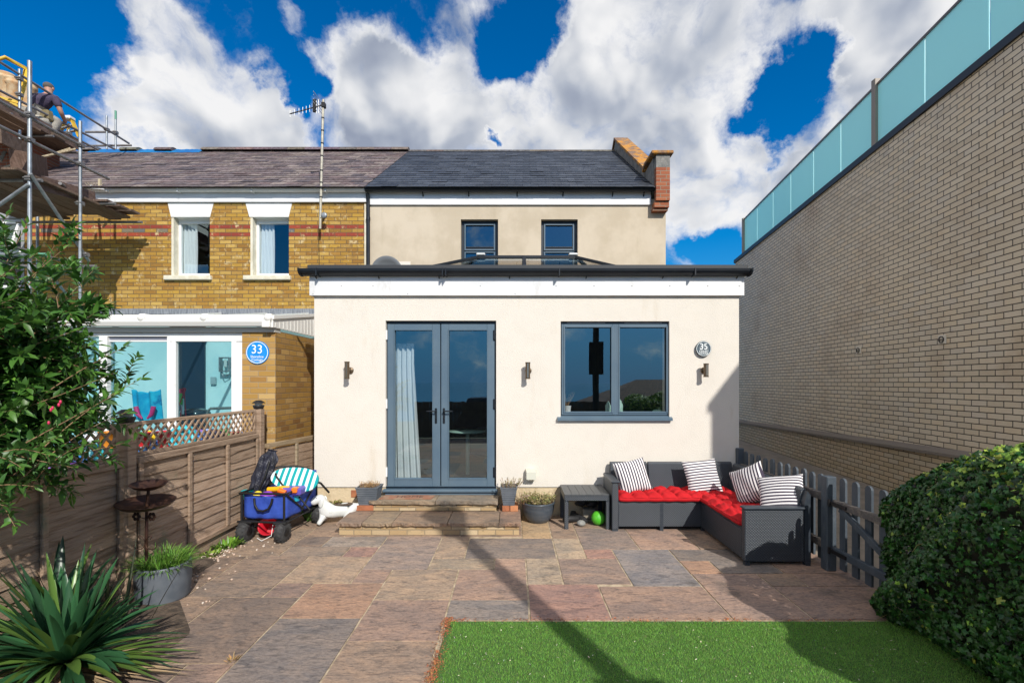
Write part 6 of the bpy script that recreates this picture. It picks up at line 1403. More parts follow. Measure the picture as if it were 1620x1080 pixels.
# ================================================================ WAGON AND BEACH GEAR
BLUEC = mat('blue_canvas', (.022,.06,.36), .7, col2=(.03,.08,.42), vs_=6, bump=.4, bs=9)
BLUED = mat('navy_canvas', (.015,.022,.075), .75, bump=.4, bs=9)
wg = thing('folding_wagon', 'blue canvas folding wagon parked against the left fence', 'wagon', (-2.6,5.4,0))
fl, fr_ = Vector((-2.95,5.07,0)), Vector((-2.46,5.03,0)); bk = Vector((.06,.66,0)); U = (fr_-fl)
def wp(u, v, z): return fl + U*u + bk*v + Vector((0,0,z))
m = MB(); rows = [(.245,.03),(.30,.0),(.42,-.012),(.50,-.02)]; vs = []; NS = 48
def ring(z, s):
    out = []
    for k in range(NS):
        q = k/NS*4; i = int(q); f = q-i; c4_ = [(s,s*.6),(1-s,s*.6),(1-s,1-s*.6),(s,1-s*.6)]; a_, b_ = c4_[i], c4_[(i+1) % 4]; u = a_[0]+(b_[0]-a_[0])*f; v = a_[1]+(b_[1]-a_[1])*f
        w_ = .012*math.sin(f*math.pi)*math.sin(f*17+i*2+z*22); w2 = -.010*math.sin(f*math.pi)
        p = wp(u, v, z - (.02*math.sin(f*math.pi) if z > .46 else 0)); n_ = {0:Vector((0,-1,0)),1:Vector((1,0,0)),2:Vector((0,1,0)),3:Vector((-1,0,0))}[i]; out.append(p + n_*(w_ - w2*(.5)))
    return out
zs = [.235,.26,.31,.37,.43,.48,.505]
for z in zs: vs += ring(z, .05 if z < .25 else .02)
fsq = [(j*NS+k, j*NS+(k+1) % NS, (j+1)*NS+(k+1) % NS, (j+1)*NS+k) for j in range(len(zs)-1) for k in range(NS)] + [tuple(range(NS))[::-1]]
m.add(vs, fsq, smooth=True); bask = m.build('basket', BLUEC, wg); sd_ = bask.modifiers.new('solid', 'SOLIDIFY'); sd_.thickness = .006
m = MB(); m.box(-.0,.0,0,0,0,0) if False else None
cb = wp(.5,0,.455); m.tube([wp(.30,-.04,.47), wp(.32,-.05,.40), wp(.40,-.06,.345), wp(.52,-.06,.335), wp(.64,-.055,.36), wp(.70,-.045,.42), wp(.72,-.04,.47)], .012, 8); m.build('carry_strap', BLK, wg)
m = MB()
m.tube([wp(-.04,-.04,.52), wp(1.02,-.04,.52)], .012, 8); m.tube([wp(-.04,-.04,.52), wp(-.04,1.0,.52)], .012, 8); m.tube([wp(1.02,-.04,.52), wp(1.02,1.0,.52)], .010, 8)
for u in (0, .98):
    for v in (-.03, 1.0): m.tube([wp(u,v,.53), wp(u,v,.15)], .013, 8)
m.tube([wp(-.08,-.05,.215), wp(1.06,-.05,.215)], .012, 8); m.tube([wp(-.05,1.02,.215), wp(1.04,1.02,.215)], .012, 8); m.tube([wp(0,0,.2), wp(0,1,.2)], .01, 8); m.tube([wp(.98,0,.2), wp(.98,1,.2)], .01, 8)
m.tube([wp(1.03,.0,.50), wp(1.03,.48,.27)], .010, 8); m.tube([wp(1.03,.9,.50), wp(1.03,.42,.27)], .010, 8)
m.build('frame', BLK, wg)
m = MB(); m.tube([wp(1.02,.55,.60), wp(1.12,.95,.50), wp(1.22,1.12,.36)], .013, 8); m.build('pull_handle', BLK, wg)
TY = mat('wheel_tread', (.025,.025,.027), .75, col2=(.05,.05,.05), vs_=30)
for (u, v) in ((.07,-.02),(.93,-.02),(.10,1.0),(1.02,1.05)):
    c = wp(u, v, .108); m = MB(); Mx = Euler((0,R(90),0)).to_matrix(); Mz = Euler((0,0,R(-5 if v < .5 else -12))).to_matrix()
    m.lathe(c, [(.03,-.05),(.085,-.05),(.105,-.035),(.109,0),(.105,.035),(.085,.05),(.03,.05)], 28, M=Mz @ Mx)
    for k in range(16):   # chevron tread
        for s in (-1, 1):
            a0 = 2*math.pi*k/16; p0 = Vector((.108*math.cos(a0), .108*math.sin(a0), 0)); a1 = a0+.22; p1 = Vector((.105*math.cos(a1), .105*math.sin(a1), s*.042)); m.beam(c + Mz @ Mx @ p0, c + Mz @ Mx @ p1, .014, .010, up=(Mz @ Mx @ p0))
    wh_ = m.build('wheel', TY, wg); m = MB(); m.lathe(c, [(0,-.052),(.045,-.054),(.05,-.05),(.05,.05),(.045,.054),(0,.052)], 16, M=Mz @ Mx); m.build('hub', BLK, wh_)
m = MB(); m.box(fl.x-.02, fl.x+.12, fl.y-.06, fl.y+.05, .19, .222, bev=.01); m.build('wheel_guard', BLK, wg); m = MB(); m.box(fr_.x-.12, fr_.x+.02, fr_.y-.06, fr_.y+.05, .19, .222, bev=.01); m.build('wheel_guard', BLK, wg)
# contents
m = MB(); c0 = P(400, 797, 5.28); c1 = P(431, 711, 5.42); NB, NA = 30, 40; vs = []
ax3 = (c1-c0).normalized(); sx3 = ax3.cross(Vector((0,1,0))).normalized(); sy3 = sx3.cross(ax3)
for i in range(NB+1):
    t_ = i/NB; r_ = .062 + .026*math.sin(t_*math.pi*.85) ; r_ *= (1 if t_ < .86 else 1-.55*((t_-.86)/.11) if t_ < .97 else .45+.25*(t_-.97)/.03)
    for k in range(NA):
        a_ = 2*math.pi*k/NA; fold = .16*math.sin(a_*3+t_*5)+.10*math.sin(a_*7-t_*9+1)+.07*math.sin(a_*11+t_*21)+.05*math.sin(t_*34+a_*2)
        vs.append(c0.lerp(c1, t_) + (sx3*math.cos(a_)*1.05 + sy3*math.sin(a_)*.8)*r_*(1+fold))
m.add(vs, [(i*NA+k, i*NA+(k+1) % NA, (i+1)*NA+(k+1) % NA, (i+1)*NA+k) for i in range(NB) for k in range(NA)] + [tuple(range(NB*NA, NB*NA+NA))], smooth=False)
BAGM = mat('black_nylon', (.012,.013,.022), .5, col2=(.022,.025,.045), vs_=10, bump=.4, bs=18, bstretch=(2,2,.6))
bg2 = thing('carry_bag', 'long black nylon carry bag standing up in the wagon', 'bag', c0); m.build('bag_body', BAGM, bg2)
m = MB(); q0 = c0.lerp(c1, .95); m.tube([q0+Vector((.04,-.05,.0)), q0+Vector((.06,-.07,-.05)), q0+Vector((.05,-.08,-.12))], .004, 6); m.tube([c0.lerp(c1,.3)+Vector((.05,-.085,0)), c0.lerp(c1,.55)+Vector((.075,-.11,0)), c0.lerp(c1,.8)+Vector((.055,-.085,0))], .010, 6); m.build('bag_strap', BLK, bg2)
TS = stripe_mat('teal_stripe', 0, 15, (.0,.31,.33), (.72,.86,.88), .5)
o = MB(); N_ = 44; vs = [(0,0,.012)]; 
for k in range(N_):
    a_ = 2*math.pi*k/N_; cs_ = math.copysign(abs(math.cos(a_))**.85, math.cos(a_)); sn_ = math.copysign(abs(math.sin(a_))**.85, math.sin(a_)); vs.append((.265*cs_, .135*sn_*(1+.15*cs_), 0))
n1_ = len(vs); vs += [(x, y, z-.03) for x, y, z in vs]
fs = [(0,k,k % N_+1) for k in range(1,N_+1)] + [(n1_,n1_+k % N_+1,n1_+k) for k in range(1,N_+1)] + [(k,n1_+k,n1_+k % N_+1,k % N_+1) for k in range(1,N_+1)]
o.add(vs, fs); o = o.build('padded_seat', TS); o.location = P(466, 757, 5.33); o.rotation_euler = proj_rot((.12,-1,.55), (0,0,1), R(-9)); tag(o, 'oval seat pad with teal and white stripes on the wagon', 'seat pad')
m = MB(); m.tube([P(436,751,5.30), P(448,768,5.27), P(470,782,5.25), P(490,806,5.2)], .009, 8); m.tube([P(497,750,5.45), P(487,770,5.45), P(470,800,5.4)], .009, 8); m.tube([P(433,741,5.4), P(445,738,5.45), P(470,737,5.5), P(492,742,5.5)], .012, 8); m.tube([P(436,748,5.33), P(440,764,5.33)], .012, 8)
tag(m.build('folding_chair_frame', BLK), 'dark tube frame folded around the striped seat pad', 'chair frame')
def toy(name, mbx, colr, label, cat='toy', rough=.35): return tag(mbx.build(name, mat('toy_'+name+'_'+str(len(MATS)), colr, rough)), label, cat)
m = MB(); m.tube([P(424,774,5.2), P(442,773,5.2), P(444,773,5.2), P(458,773,5.22)], [.028,.03,.036,.034], 14); toy('water_gun', m, (.85,.42,.01), 'yellow water toy lying across the top of the wagon')
m = MB(); m.tube([P(441,775,5.12), P(452,779,5.12)], [.03,.026], 12); toy('water_gun', m, (.85,.16,.01), 'orange water toy beside the yellow one in the wagon')
m = MB(); m.ball(P(408,783,5.2), (.05,.05,.05), 16, 10); toy('toy_ball', m, (.75,.60,.05), 'small yellow ball behind the purple ring in the wagon')
m = MB(); m.lathe(P(467,783,5.25)-Vector((0,0,.06)), [(.045,0),(.06,.10),(.066,.10),(.055,.09)], 16); toy('beach_cup', m, (.02,.40,.55), 'turquoise cup at the right rear of the wagon', 'cup')
m = MB(); m.box(-.06,.06,-.05,.05,-.03,.03,bev=.015, M=Matrix.Translation(P(435,781,5.3)) @ Euler((.3,.2,.5)).to_matrix().to_4x4()); toy('toy_brick', m, (.55,.04,.06), 'red block between the water toys and the carry bag')
c = P(421, 789, 5.12); m = MB(); m.lathe(c, [(.045,-.01),(.08,-.012),(.092,.0),(.08,.012),(.045,.01)], 28, M=Euler((R(62),0,0)).to_matrix()); toy('purple_ring', m, (.22,.05,.45), 'purple patterned ring toy in the wagon', 'toy')
m = MB()
for k in range(16): a_ = k*.39; m.ball(c + Vector((math.cos(a_)*.045, -.02, math.sin(a_)*.03)), .010, 6, 4, col=random.choice([(.8,.6,.1),(.8,.8,.8),(.7,.1,.1),(.1,.5,.1)]))
tag(m.build('toy_beads', mat('beads', attr=True, rough=.4)), 'multicoloured beads in the centre of the purple ring', 'toy')
m = MB(); m.lathe(P(392,781,5.25)-Vector((0,0,.05)), [(.05,0),(.065,.09),(.07,.09),(.06,.085)], 18); toy('beach_bucket', m, (.0,.45,.50), 'turquoise beach bucket at the back left of the wagon', 'bucket')
m = MB(); m.box(*sorted((P(447,785,5.2).x, P(478,785,5.2).x)), 5.15, 5.35, .46, .55, bev=.02); toy('toy_case', m, (.12,.08,.40), 'violet box behind the orange toy in the wagon', 'toy')
m = MB(); m.box(*sorted((P(462,780,5.15).x, P(474,785,5.2).x)), 5.12, 5.2, .50, .56, bev=.01); toy('spade_handle', m, (.80,.20,.02), 'orange spade handle sticking out at the right of the wagon', 'toy')
m = MB(); m.ball(P(482,770,5.6), (.09,.07,.13), 12, 8, jit=.12); m.ball(P(487,790,5.65), (.07,.09,.16), 12, 8, jit=.12); tag(m.build('folded_bag', BLUED), 'dark navy fabric bundle behind the striped seat pad', 'bag')
m = MB(); m.tube([P(496,742,5.75)-Vector((0,0,.3)), P(494,744,5.75)], [.03,.05], 10); tag(m.build('rolled_towel', BLUEC), 'blue rolled cloth in the corner behind the striped seat pad', 'towel')
RB = mat('red_plastic', (.50,.015,.03), .3, spec=.5)
bc = Vector((-2.72,5.22,0)); m = MB(); m.lathe((bc.x,bc.y,.095), [(.075,-.12),(.098,.10),(.106,.10),(.106,.112),(.092,.112),(.07,-.10)], 24, M=Euler((R(62),R(14),0)).to_matrix()); t = thing('red_bucket', 'red plastic bucket lying under the wagon', 'bucket', bc); m.build('bucket_body', RB, t)
m = MB(); m.tube([(bc.x-.07,bc.y-.16,.03),(bc.x+.0,bc.y-.2,.012),(bc.x+.08,bc.y-.15,.05),(bc.x+.07,bc.y-.1,.15)], .004, 6); m.build('bucket_handle', WHITE, t)

# ================================================================ INSIDE THE ROOMS
ycu = 6.32
curtain('long white curtain hanging inside the left French door', x6(624,ycu), x6(655,ycu), .33, 2.25, ycu, 4, taper=lambda t: .10*max(0,(t-.15))*1.15, amp=.035)
sprig('window_plant', 'pink-flowered plant in a white pot on the window sill inside', (x6(897,6.3),6.3,z6(641,6.3)+.0), .02,.02, 22, .08,.22, (.2,.2,.08), pal=[(.2,.25,.08),(.45,.25,.28),(.35,.3,.12)], ll=(.012,.022))
m = MB(); m.lathe((x6(898,6.3),6.3,z6(655,6.3)), [(.035,0),(.048,.11),(.05,.115),(.043,.115)], 20); tag(m.build('white_pot', WHITE), 'small white plant pot inside the front window', 'plant pot')
MINT = mat('mint_ceramic', (.42,.62,.52), .4)
for px, h, lb in ((962,.15,'pale lantern left of the window mullion'),(981,.17,'mint green lantern right of the window mullion')):
    c = (x6(px,6.28), 6.28, z6(653,6.28)); m = MB(); m.lathe(c, [(.032,0),(.036,.01),(.033,.02),(.036,h*.7),(.02,h*.85),(.024,h*.9),(.008,h),(0,h+.02)], 14)
    for k in range(8): a_ = k*.785; m.tube([(c[0]+.036*math.cos(a_),c[1]+.036*math.sin(a_),c[2]+.02),(c[0]+.036*math.cos(a_+.6),c[1]+.036*math.sin(a_+.6),c[2]+h*.65)], .003, 5)
    tag(m.build('candle_lantern', MINT), lb, 'lantern')
m = MB(); m.ball((x6(1040,6.3),6.3,z6(653,6.3)+.02), (.07,.05,.03), 14, 8); tag(m.build('green_dish', MINT), 'low mint dish at the right end of the inside sill', 'dish')
DKF = mat('picture_frame_dark', (.02,.02,.022), .5)
for (px0, px1, py0, py1, lb) in ((1029,1042,554,615,'tall thin dark picture frame on the room wall behind the window'),(1019,1032,619,645,'small dark picture frame low on the room wall behind the window')):
    Yp = 8.6; m = MB(); m.frame(x6(px0,Yp), x6(px1,Yp), z6(py1,Yp), z6(py0,Yp), .02, Yp, Yp+.02); tag(m.build('picture_frame', DKF), lb, 'picture frame')
m = MB(); m.lathe((x6(740,7.2),7.2,.95), [(0,0),(.30,.005),(.32,.02),(.32,.03),(0,.032)], 32); m.tube([(x6(740,7.2),7.2,.3),(x6(740,7.2),7.2,.95)], .03, 10); tag(m.build('round_table', MINT), 'round pale green table inside the French doors', 'table')
ZBED = mat('sofa_fabric', (.16,.18,.19), .9); m = MB(); m.ball((x6(765,7.6),7.6,.75), (.30,.25,.25), 16, 10); tag(m.build('armchair', ZBED), 'dim grey tub armchair inside the right French door', 'armchair')
m = MB(); m.box(-2.3, 2.6, 6.285, 6.42, z6(660,6.3)-.05, z6(658,6.3)-.0); tag(m.box(0,0,0,0,0,0).build('inside_sill', WHITE, house)) if False else None
tag(MB().box(wh[0]-.02, wh[1]+.02, 6.26, 6.46, wh[2]-.035, wh[2]-.004, bev=.004).build('inner_sill', WHITE, house))

# ---- conservatory contents (seen through glass and trellis)
def boxthing(name, label, cat, px0, px1, py0, py1, Y, d, colr, bev=.02, rough=.6, tilt=0):
    x0, x1 = sorted((x6(px0,Y), x6(px1,Y))); z0, z1 = sorted((z6(py1,Y), z6(py0,Y))); m = MB()
    n = 10; vs = []
    m.box(x0, x1, Y, Y+d, max(z0,.055), z1, bev=bev); o = m.build(name, mat(name+'_'+'%03d' % len(MATS), colr, rough, col2=tuple(min(1,q*1.4+.02) for q in colr), vs_=14, bump=.3, bs=12), bevel=bev*.6); tag(o, label, cat); return o
m = MB(); Yt = 6.62; n = 26; vs = []
for j in range(n+1):
    for i in range(n+1):
        u, v = i/n, j/n; vs.append((x6(208+u*44,Yt)+.0, Yt+.03*math.sin(u*14)+.05*v, z6(616+v*48+4*math.sin(u*3.1),Yt)+.008*math.sin(u*20)))
m.add(vs, [(j*(n+1)+i, j*(n+1)+i+1, (j+1)*(n+1)+i+1, (j+1)*(n+1)+i) for j in range(n) for i in range(n)], smooth=True)
o = tag(m.build('beach_towel', mat('towel_blue', (.0,.27,.50), .8, col2=(.02,.42,.60), vs_=6, dirt=((.0,.12,.30), 5, .55, .7, (1,1,1)))), 'bright blue beach towel hanging behind the conservatory glass', 'towel')
o.modifiers.new('solid','SOLIDIFY').thickness = .012
m = MB()
for px, q in ((215,1),(243,-1)): m.tube([P(px,643,6.55), P(px+q*3,655,6.55), P(px+q*10,662,6.55)], [.03,.03,.012], 10)
tag(m.build('pink_toy', mat('toy_pink', (.65,.03,.16), .5)), 'pink curved toy in front of the blue towel', 'toy')
t = thing('clothes_airer', 'folding clothes airer with colourful washing behind the glass', 'clothes airer', (x6(285,6.9),6.9,0))
m = MB(); m.tube([P(277,655,6.8), P(294,615,6.8)], .008, 6); m.tube([P(294,655,6.9), P(291,613,6.9)], .008, 6); m.tube([P(278,617,6.8), P(294,614,6.9)], .008, 6); m.tube([P(280,705,6.8),P(291,613,6.9)],.008,6); m.tube([P(296,705,6.9),P(294,655,6.9)],.008,6); m.build('rails', RB, t)
m = MB(); m.box(x6(279,6.84),x6(288,6.84),6.82,6.86,z6(640,6.84),z6(622,6.84),bev=.008); m.build('green_cloth', mat('cloth_green', (.10,.45,.08), .8), t)
m = MB(); m.box(x6(280,6.9),x6(289,6.9),6.88,6.92,z6(623,6.9),z6(615,6.9),bev=.008); m.build('pink_cloth', mat('cloth_pink', (.60,.04,.12), .8), t)
m = MB(); m.box(x6(287,6.87),x6(291,6.87),6.86,6.88,z6(655,6.87),z6(630,6.87),bev=.006); m.build('pale_cloth', WHITE, t)
tag(MB().ball(P(308,654,7.3), (.23,.2,.09), 18, 10).build('shiny_bonnet', mat('dark_gloss', (.03,.04,.05), .12)), 'dark glossy rounded lid behind the conservatory glass', 'toy')
m = MB(); m.tube([P(328,655,6.9),P(329,650,6.9),P(333,646,6.9),P(366,645,6.9)], .02, 8); m.tube([P(328,655,6.9),P(328,700,6.9)], .02, 8); tag(m.build('metal_rail', METALD), 'bent dark metal rail inside the conservatory at the right', 'rail')
pal = [((.05,.22,.62),'blue'),((.02,.45,.55),'turquoise'),((.80,.55,.02),'yellow'),((.62,.03,.04),'red'),((.75,.77,.8),'white'),((.30,.12,.50),'purple'),((.10,.42,.10),'green'),((.35,.5,.85),'sky blue'),((.78,.28,.03),'orange'),((.04,.05,.12),'navy')]
kinds = ['bucket','crate','ball','cushion','float']
spots = [(226,690),(240,705),(255,686),(272,712),(288,690),(300,705),(312,682),(325,698),(338,684),(352,692),(365,678),(368,690),(120,705),(140,690),(158,715),(172,690),(100,730),(236,668),(345,670),(186,706),(265,670),(308,668),(330,662)]
for k, (px, py) in enumerate(spots):
    colr, cn = pal[(k*7+3) % 10]; kd = kinds[k % 5]; Y = 5.0 + (k % 4)*.22 if px > 200 else 4.6 + (k % 3)*.15; c = P(px, max(py, 692), Y); s = random.uniform(.08,.12); m = MB()
    if kd == 'bucket': m.lathe(c-Vector((0,0,s)), [(s*.6,0),(s*.85,s*1.6),(s*.92,s*1.6),(s*.8,s*1.5)], 18)
    elif kd == 'crate':
        for q in range(4): m.box(c.x-s, c.x+s, c.y-s*.7, c.y+s*.7, c.z-s*.8+q*s*.42, c.z-s*.8+q*s*.42+s*.32, bev=.01)
    elif kd == 'ball': m.ball(c, s*.9, 18, 12)
    elif kd == 'cushion': m.ball(c, (s*1.2,s*.6,s), 14, 10, jit=.06)
    else: m.lathe(c, [(s*.7,-s*.25),(s,-s*.35),(s*1.25,0),(s,s*.35),(s*.7,s*.25),(s*.6,0),(s*.7,-s*.25)], 20, M=Euler((R(70),0,random.uniform(-.4,.4))).to_matrix())
    ln = {226:'at the foot of the trellis post'}.get(px)
    where = ('left of the shrubby gap' if px < 130 else 'behind the leaves of the shrub' if px < 200 else 'near the middle post' if px < 260 else 'below the white door stile' if px < 300 else 'under the glass door' if px < 345 else 'near the brick pier')
    hgt = 'high' if py < 680 else ('halfway' if py < 695 else 'low')
    tag(m.build('toy_'+kd, mat('plastic_'+cn, colr, .45)), f'{cn} {kd} behind the trellis, {hgt} {where}', 'toy' if kd in ('ball','float') else kd, 'toys heaped behind the trellis')
m = MB(); 
for k in range(30): m.ball((random.uniform(-5.6,-3.4), random.uniform(5.1,5.9), random.uniform(.45,.85)), (random.uniform(.08,.16),.12,.12), 10, 7, col=random.choice([p_[0] for p_ in pal]), jit=.1)
tag(m.build('toy_heap', mat('toy_mix', attr=True, rough=.6)), kind='stuff')
tag(MB().box(-8.0,-3.35,4.9,6.05,.0,.45,bev=.03).build('low_deck', mat('deck_timber', (.20,.15,.11), .8)), 'low timber deck in the neighbour garden under the toys', 'deck')

# ================================================================ SCAFFOLD
sc = thing('scaffold', 'steel tube scaffold with timber platforms at the left of the brick house', 'scaffold', (-8,8,0))
def pole(a, b, m_=METALG, r=.0242): MB().tube([a, b], r, 10).build('tube', m_, sc)
XS = -7.1
def SP(px, py): Y = -XS*F/(CX-px); return P(px, py, Y)
def XP(px, py, X): Y = X*F/(px-CX); return P(px, py, Y)
p1 = SP(47,97); pole((p1.x,p1.y,-.05), p1, METALG, .0265); p2 = SP(127,192); pole((p2.x,p2.y,-.05), p2)
pole((-9.06,8.85,-.05), (-9.06,8.85,5.2)); 
pole(SP(-20,107+45) if False else SP(-60,171), SP(172,283), METALD); pole(SP(-60,128), SP(131,232), METALD)
pole(P(48,275,6.75), P(141,413,7.9)); pole(P(-60,365,6.7), P(45,292,6.78))
pole(P(47,403,6.8)+Vector((-2.2,0,0)), P(77,403,6.75)); pole((-9.4,7.75,z6(421,7.75)), P(152,421,7.7), METALD); pole(P(20,390,6.5), P(128,421,7.75), METALD)
pole(P(10,322,8.0), P(182,322,8.0), METALD); pole(P(95,290,7.3), P(150,330,8.9), METALD); pole((-9.3,8.7,4.72), (-6.95,8.7,4.72), METALD); pole((-9.3,6.9,4.72), (-7.0,6.9,4.72), METALD)
pole(P(60,410,7.2), P(110,470,8.0)); pole(P(150,322,8.7), P(168,330,8.9), METALD)
m = MB(); m.tube([P(58,403,6.74), P(77,403,6.74)], .028, 10); m.build('green_sleeve', mat('green_tape', (.10,.30,.20), .6), sc)
BRD = mat('scaffold_board', attr=True, rough=.9, col2=(.6,.55,.5), vs_=8, stretch=(6,.6,1), bump=.4, bs=40)
def board(x, y0, y1, z, w_=.22, t_=.038, c=None, dz=0): 
    k = random.uniform(.7,1.2); c = c or (.20*k,.135*k,.095*k); MB().beam((x,y0,z), (x,y1,z+dz), w_, t_, col=c, bev=.004).build('board', BRD, sc)
for i in range(9): board(-7.22-i*.235, 6.55+random.uniform(-.1,.1), 8.55+random.uniform(-.15,.2), 4.78+random.uniform(0,.012))
for k in range(3): MB().beam((-9.3,8.0+k*.25,4.84+k*.01), (-6.95,8.05+k*.25,4.84+k*.01), .20, .035, col=(.16,.11,.09)).build('board', BRD, sc)
MB().beam(P(38,282,6.85), P(150,316,8.0)+Vector((0,0,.02)), .035, .22, col=(.17,.11,.09)).build('toe_board', BRD, sc)
# upper lift beside the chimney
XU = -9.75
def UP(px, py): return XP(px, py, XU)
pole(UP(-80,48), UP(204,227), BLK if False else METALD); pole(UP(-80,103), UP(181,236), METALD); pole(UP(-60,128), UP(155,237), METALD)
pole(UP(31,237), UP(31,110)); pole(UP(109,228), UP(109,205)); 
MB().tube([UP(169,236), UP(169,183)], .02, 8).build('tube', METALG, sc); MB().tube([UP(183,236), UP(183,176)], .02, 8).build('tube', METALG, sc)
pole(P(135,209,11.3), P(186,209,11.4), METALD); pole(P(135,231,11.3), P(208,230,11.5), METALD)
m = MB(); m.tube([UP(183,189), UP(183,175.5)], .023, 8); m.build('green_sleeve', mat('green_tape', (.10,.30,.20), .6), sc)
for i in range(8): board(-9.86-i*.235, 8.6+random.uniform(-.2,.1), 10.5+random.uniform(-.3,.05), 6.92)
for y in (8.9, 9.7, 10.4): pole((-11.8,y,6.86), (-9.6,y,6.86), METALD)
MB().beam((-9.74,8.6,7.02),(-9.74,10.4,7.02),.035,.2,col=(.15,.10,.08)).build('toe_board', BRD, sc)
MB().beam(P(0,215,7.6), P(45,238,8.2), .04, .22, col=(.17,.12,.09)).build('toe_board', BRD, sc); board(-8.95, 7.2, 8.4, 6.3); board(-8.7, 7.2, 8.45, 6.3)
MB().beam(P(30,255,6.9),P(62,262,7.6),.2,.30,col=(.19,.12,.09)).build('toe_board', BRD, sc)
for (a_, b_) in (((0,268),(48,250)),((0,255),(8,240)),((8,278),(40,262)),((48,256),(112,235)),((60,250),(120,236))): MB().beam(P(*a_,9.6), P(*b_,9.9), .05, .03, col=(.45,.38,.26)).build('batten', BRD, sc)
m = MB()
def clamp(p): 
    q = MB(); q.box(-.045,.045,-.045,.045,-.035,.035, bev=.008); q.v = [tuple(Vector(v)+p) for v in q.v]; q.tube([p+Vector((-.05,-.05,0)), p+Vector((.06,-.05,0))], .01, 6); q.build('coupler', METALD, sc)
for a_ in ((47,182),(47,222),(127,230),(127,260),(47,283)): clamp(SP(*a_))
for a_ in ((31,150),(31,125),(31,180),(183,210),(169,205),(109,212)): clamp(UP(*a_))
clamp(P(47,403,6.8)); clamp(P(127,421,7.65)); clamp(P(127,322,7.65)); clamp(P(135,403,7.7))

# ---- roofer
man = thing('person', 'roofer in a dark purple shirt and grey trousers crouching on the scaffold, seen from behind', 'person', (-9.9,9.75,6.94))
hx, hy, hz_ = x6(57,9.8), 9.8, 7.38     # pelvis
sh = Vector((x6(66,9.75), 9.85, z6(152,9.8))); hd = Vector((x6(68,9.8), 9.92, z6(137,9.8)))
pts = [(hx,hy,hz_), (hx+.02,hy+.02,hz_+.22), (sh.x,sh.y,sh.z-.02), (sh.x+.01,sh.y+.03,sh.z+.08), (hd.x,hd.y,hd.z+.04), (hd.x,hd.y+.01,hd.z+.10),
 (sh.x-.19,sh.y,sh.z-.02),(sh.x-.27,sh.y+.02,sh.z-.27),(sh.x-.16,sh.y+.20,sh.z-.40),
 (sh.x+.19,sh.y,sh.z-.03),(sh.x+.25,sh.y+.06,sh.z-.28),(sh.x+.16,sh.y+.26,sh.z-.40),
 (hx-.10,hy,hz_-.03),(hx-.14,hy+.34,hz_-.10),(hx-.13,hy+.22,hz_-.42),(hx-.13,hy+.34,hz_-.44),
 (hx+.12,hy-.02,hz_-.03),(hx+.36,hy+.14,hz_-.08),(hx+.28,hy+.02,hz_-.38),(hx+.36,hy+.10,hz_-.44)]
ed = [(0,1),(1,2),(2,3),(3,4),(4,5),(2,6),(6,7),(7,8),(2,9),(9,10),(10,11),(0,12),(12,13),(13,14),(14,15),(0,16),(16,17),(17,18),(18,19)]
ra = [.13,.13,.13,.055,.085,.075,.06,.045,.035,.06,.045,.035,.09,.06,.045,.035,.09,.06,.045,.035]
SKN = mat('skin', (.42,.22,.15), .6)
skin('body', pts, ed, ra, SKN, man, 2)
SHT = mat('purple_shirt', (.050,.040,.075), .9, col2=(.07,.055,.10), vs_=9, bump=.5, bs=14)
ix = [0,1,2,3,6,7,9,10]; mp = {k: i for i, k in enumerate(ix)}
p_s = [Vector(pts[k]) for k in ix]; p_s[0] += Vector((0,0,.06)); p_s[3] -= Vector((0,0,.04)); p_s[5] = p_s[4].lerp(p_s[5], .7); p_s[7] = p_s[6].lerp(p_s[7], .7)
skin('shirt', p_s, [(0,1),(1,2),(2,3),(2,4),(4,5),(2,6),(6,7)], [.16,.17,.17,.07,.085,.07,.085,.07], SHT, man, 2)
TRS = mat('grey_trousers', (.24,.22,.19), .9, col2=(.34,.32,.28), vs_=8, bump=.6, bs=14)
ix = [0,12,13,14,16,17,18]; p_t = [Vector(pts[k]) for k in ix]
skin('trousers', p_t, [(0,1),(1,2),(2,3),(0,4),(4,5),(5,6)], [.165,.115,.085,.07,.115,.085,.07], TRS, man, 2)
m = MB()
for k in (15, 19): q = Vector(pts[k]); MB().tube([q+Vector((0,-.13,-.0)), q+Vector((0,.02,.0)), q+Vector((0,.13,-.01))], [.045,.05,.04], 12).build('boot', mat('boot_brown', (.10,.07,.05), .8), man)
pass
m = MB(); m.ball(hd+Vector((0,.0,.07)), (.088,.098,.085), 16, 10); m.build('hair', mat('hair_grey', (.10,.085,.075), .9), man)
m = MB(); m.ball((hd.x-.088,hd.y+.01,hd.z+.03),(.014,.025,.032),8,6); m.build('ear', SKN, man); m = MB(); m.ball((hd.x+.088,hd.y+.01,hd.z+.03),(.014,.025,.032),8,6); m.build('ear', SKN, man)
m = MB(); m.box(hx+.15,hx+.34,hy-.10,hy+.05,hz_-.16,hz_+.05,bev=.03); m.build('tool_pouch', mat('pouch_tan', (.20,.16,.08), .8), man)
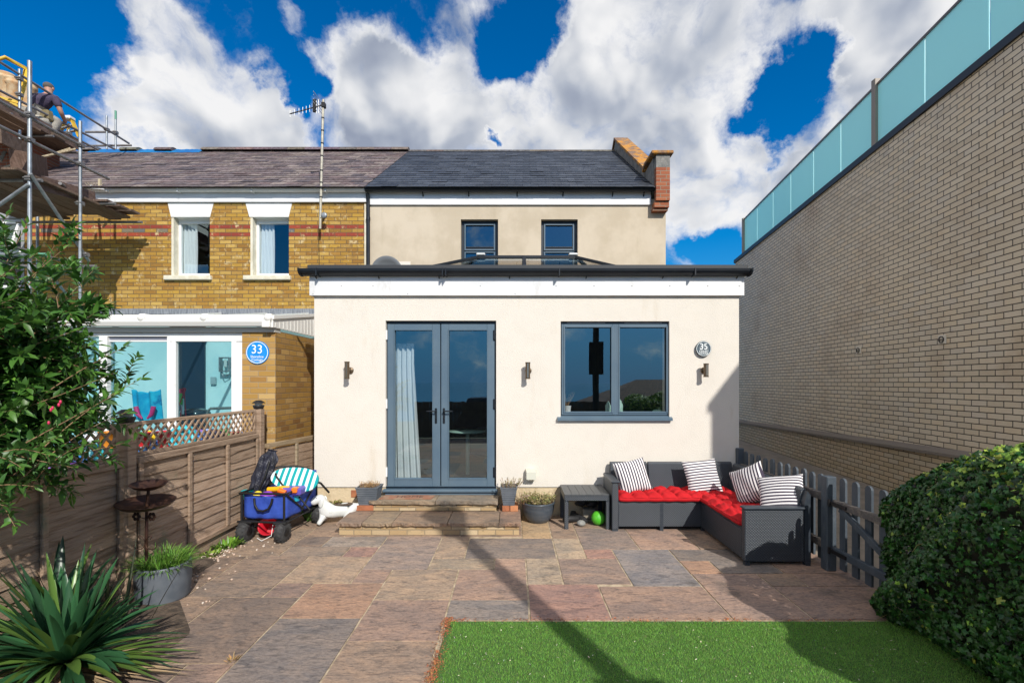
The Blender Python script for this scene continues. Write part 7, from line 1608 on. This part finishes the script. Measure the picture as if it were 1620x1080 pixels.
# ---- ladders
YEL = mat('ladder_yellow', (.72,.45,.03), .5, col2=(.60,.36,.03), vs_=5)
t = thing('podium_steps', 'large yellow podium step frame beside the chimney pots', 'podium steps', (x6(20,9.3),9.3,6.94))
m = MB(); A_, B_ = P(-12,96,9.0), P(5,91,9.05); m.tube([P(-25,190,9.2), P(-8,96,9.0), P(8,91,9.0), P(40,108,9.4), P(44,112,9.4), P(30,165,9.3)], .035, 10); m.tube([P(40,110,9.45), P(28,172,9.4)], .028, 10); m.build('frame', YEL, t)
m = MB(); m.prism([P(-25,145,9.1), P(30,160,9.3), P(27,182,9.3), P(-25,170,9.1)], (0,.04,0)); m.build('step_panel', mat('step_yellow', (.50,.36,.04), .6, col2=(.62,.42,.04), vs_=30, stretch=(.3,.3,8)), t)
for k in range(3): m = MB(); m.tube([P(-25,150+k*9,9.05), P(30,164+k*8,9.25)], .012, 6); m.build('step_rung', YEL, t)
t = thing('step_ladder', 'small yellow stepladder farther along the scaffold', 'step ladder', (x6(115,10.4),10.4,7))
Yl = 10.4
m = MB(); m.beam(P(104,190,Yl), P(94,214,Yl), .06, .03); m.build('side_rail', YEL, t); m = MB(); m.beam(P(113,188,Yl), P(126,218,Yl), .09, .03); m.build('side_rail', YEL, t)
m = MB(); m.beam(P(110,196,Yl+.1), P(106,216,Yl+.1), .04, .03); m.build('rear_leg', YEL, t); m = MB(); m.box(x6(103,Yl), x6(114,Yl), Yl-.06, Yl+.1, z6(190,Yl), z6(184,Yl), bev=.02); m.build('top_cap', WHITE, t)
for k in range(2): m = MB(); m.beam(P(116+k*3,198+k*9,Yl-.02), P(99-k*2,203+k*8,Yl-.02), .06, .02); m.build('tread', ALUM, t)
for (px, py, cc) in ((60,195,(.2,.18,.15)),(78,206,(.3,.28,.25)),(20,205,(.25,.14,.1)),(8,215,(.35,.33,.3))):
    pass
RAGM = mat('rubble_sack', (.45,.42,.36), .9, col2=(.3,.27,.22), vs_=14, bump=.5, bs=20)
m = MB(); m.ball(UP(75,196)+Vector((-.2,0,.05)), (.22,.2,.12), 12, 8, jit=.12); tag(m.build('rubble_sack', RAGM), 'pale rubble sack on the platform below the roofer', 'sack')
m = MB(); m.lathe(P(18,215,9.2)-Vector((0,0,.15)), [(.12,0),(.15,.3),(.16,.3),(.14,.28)], 18); tag(m.build('builders_bucket', mat('bucket_rust', (.16,.05,.03), .6)), 'dark red builder\'s bucket at the left end of the upper platform', 'bucket')
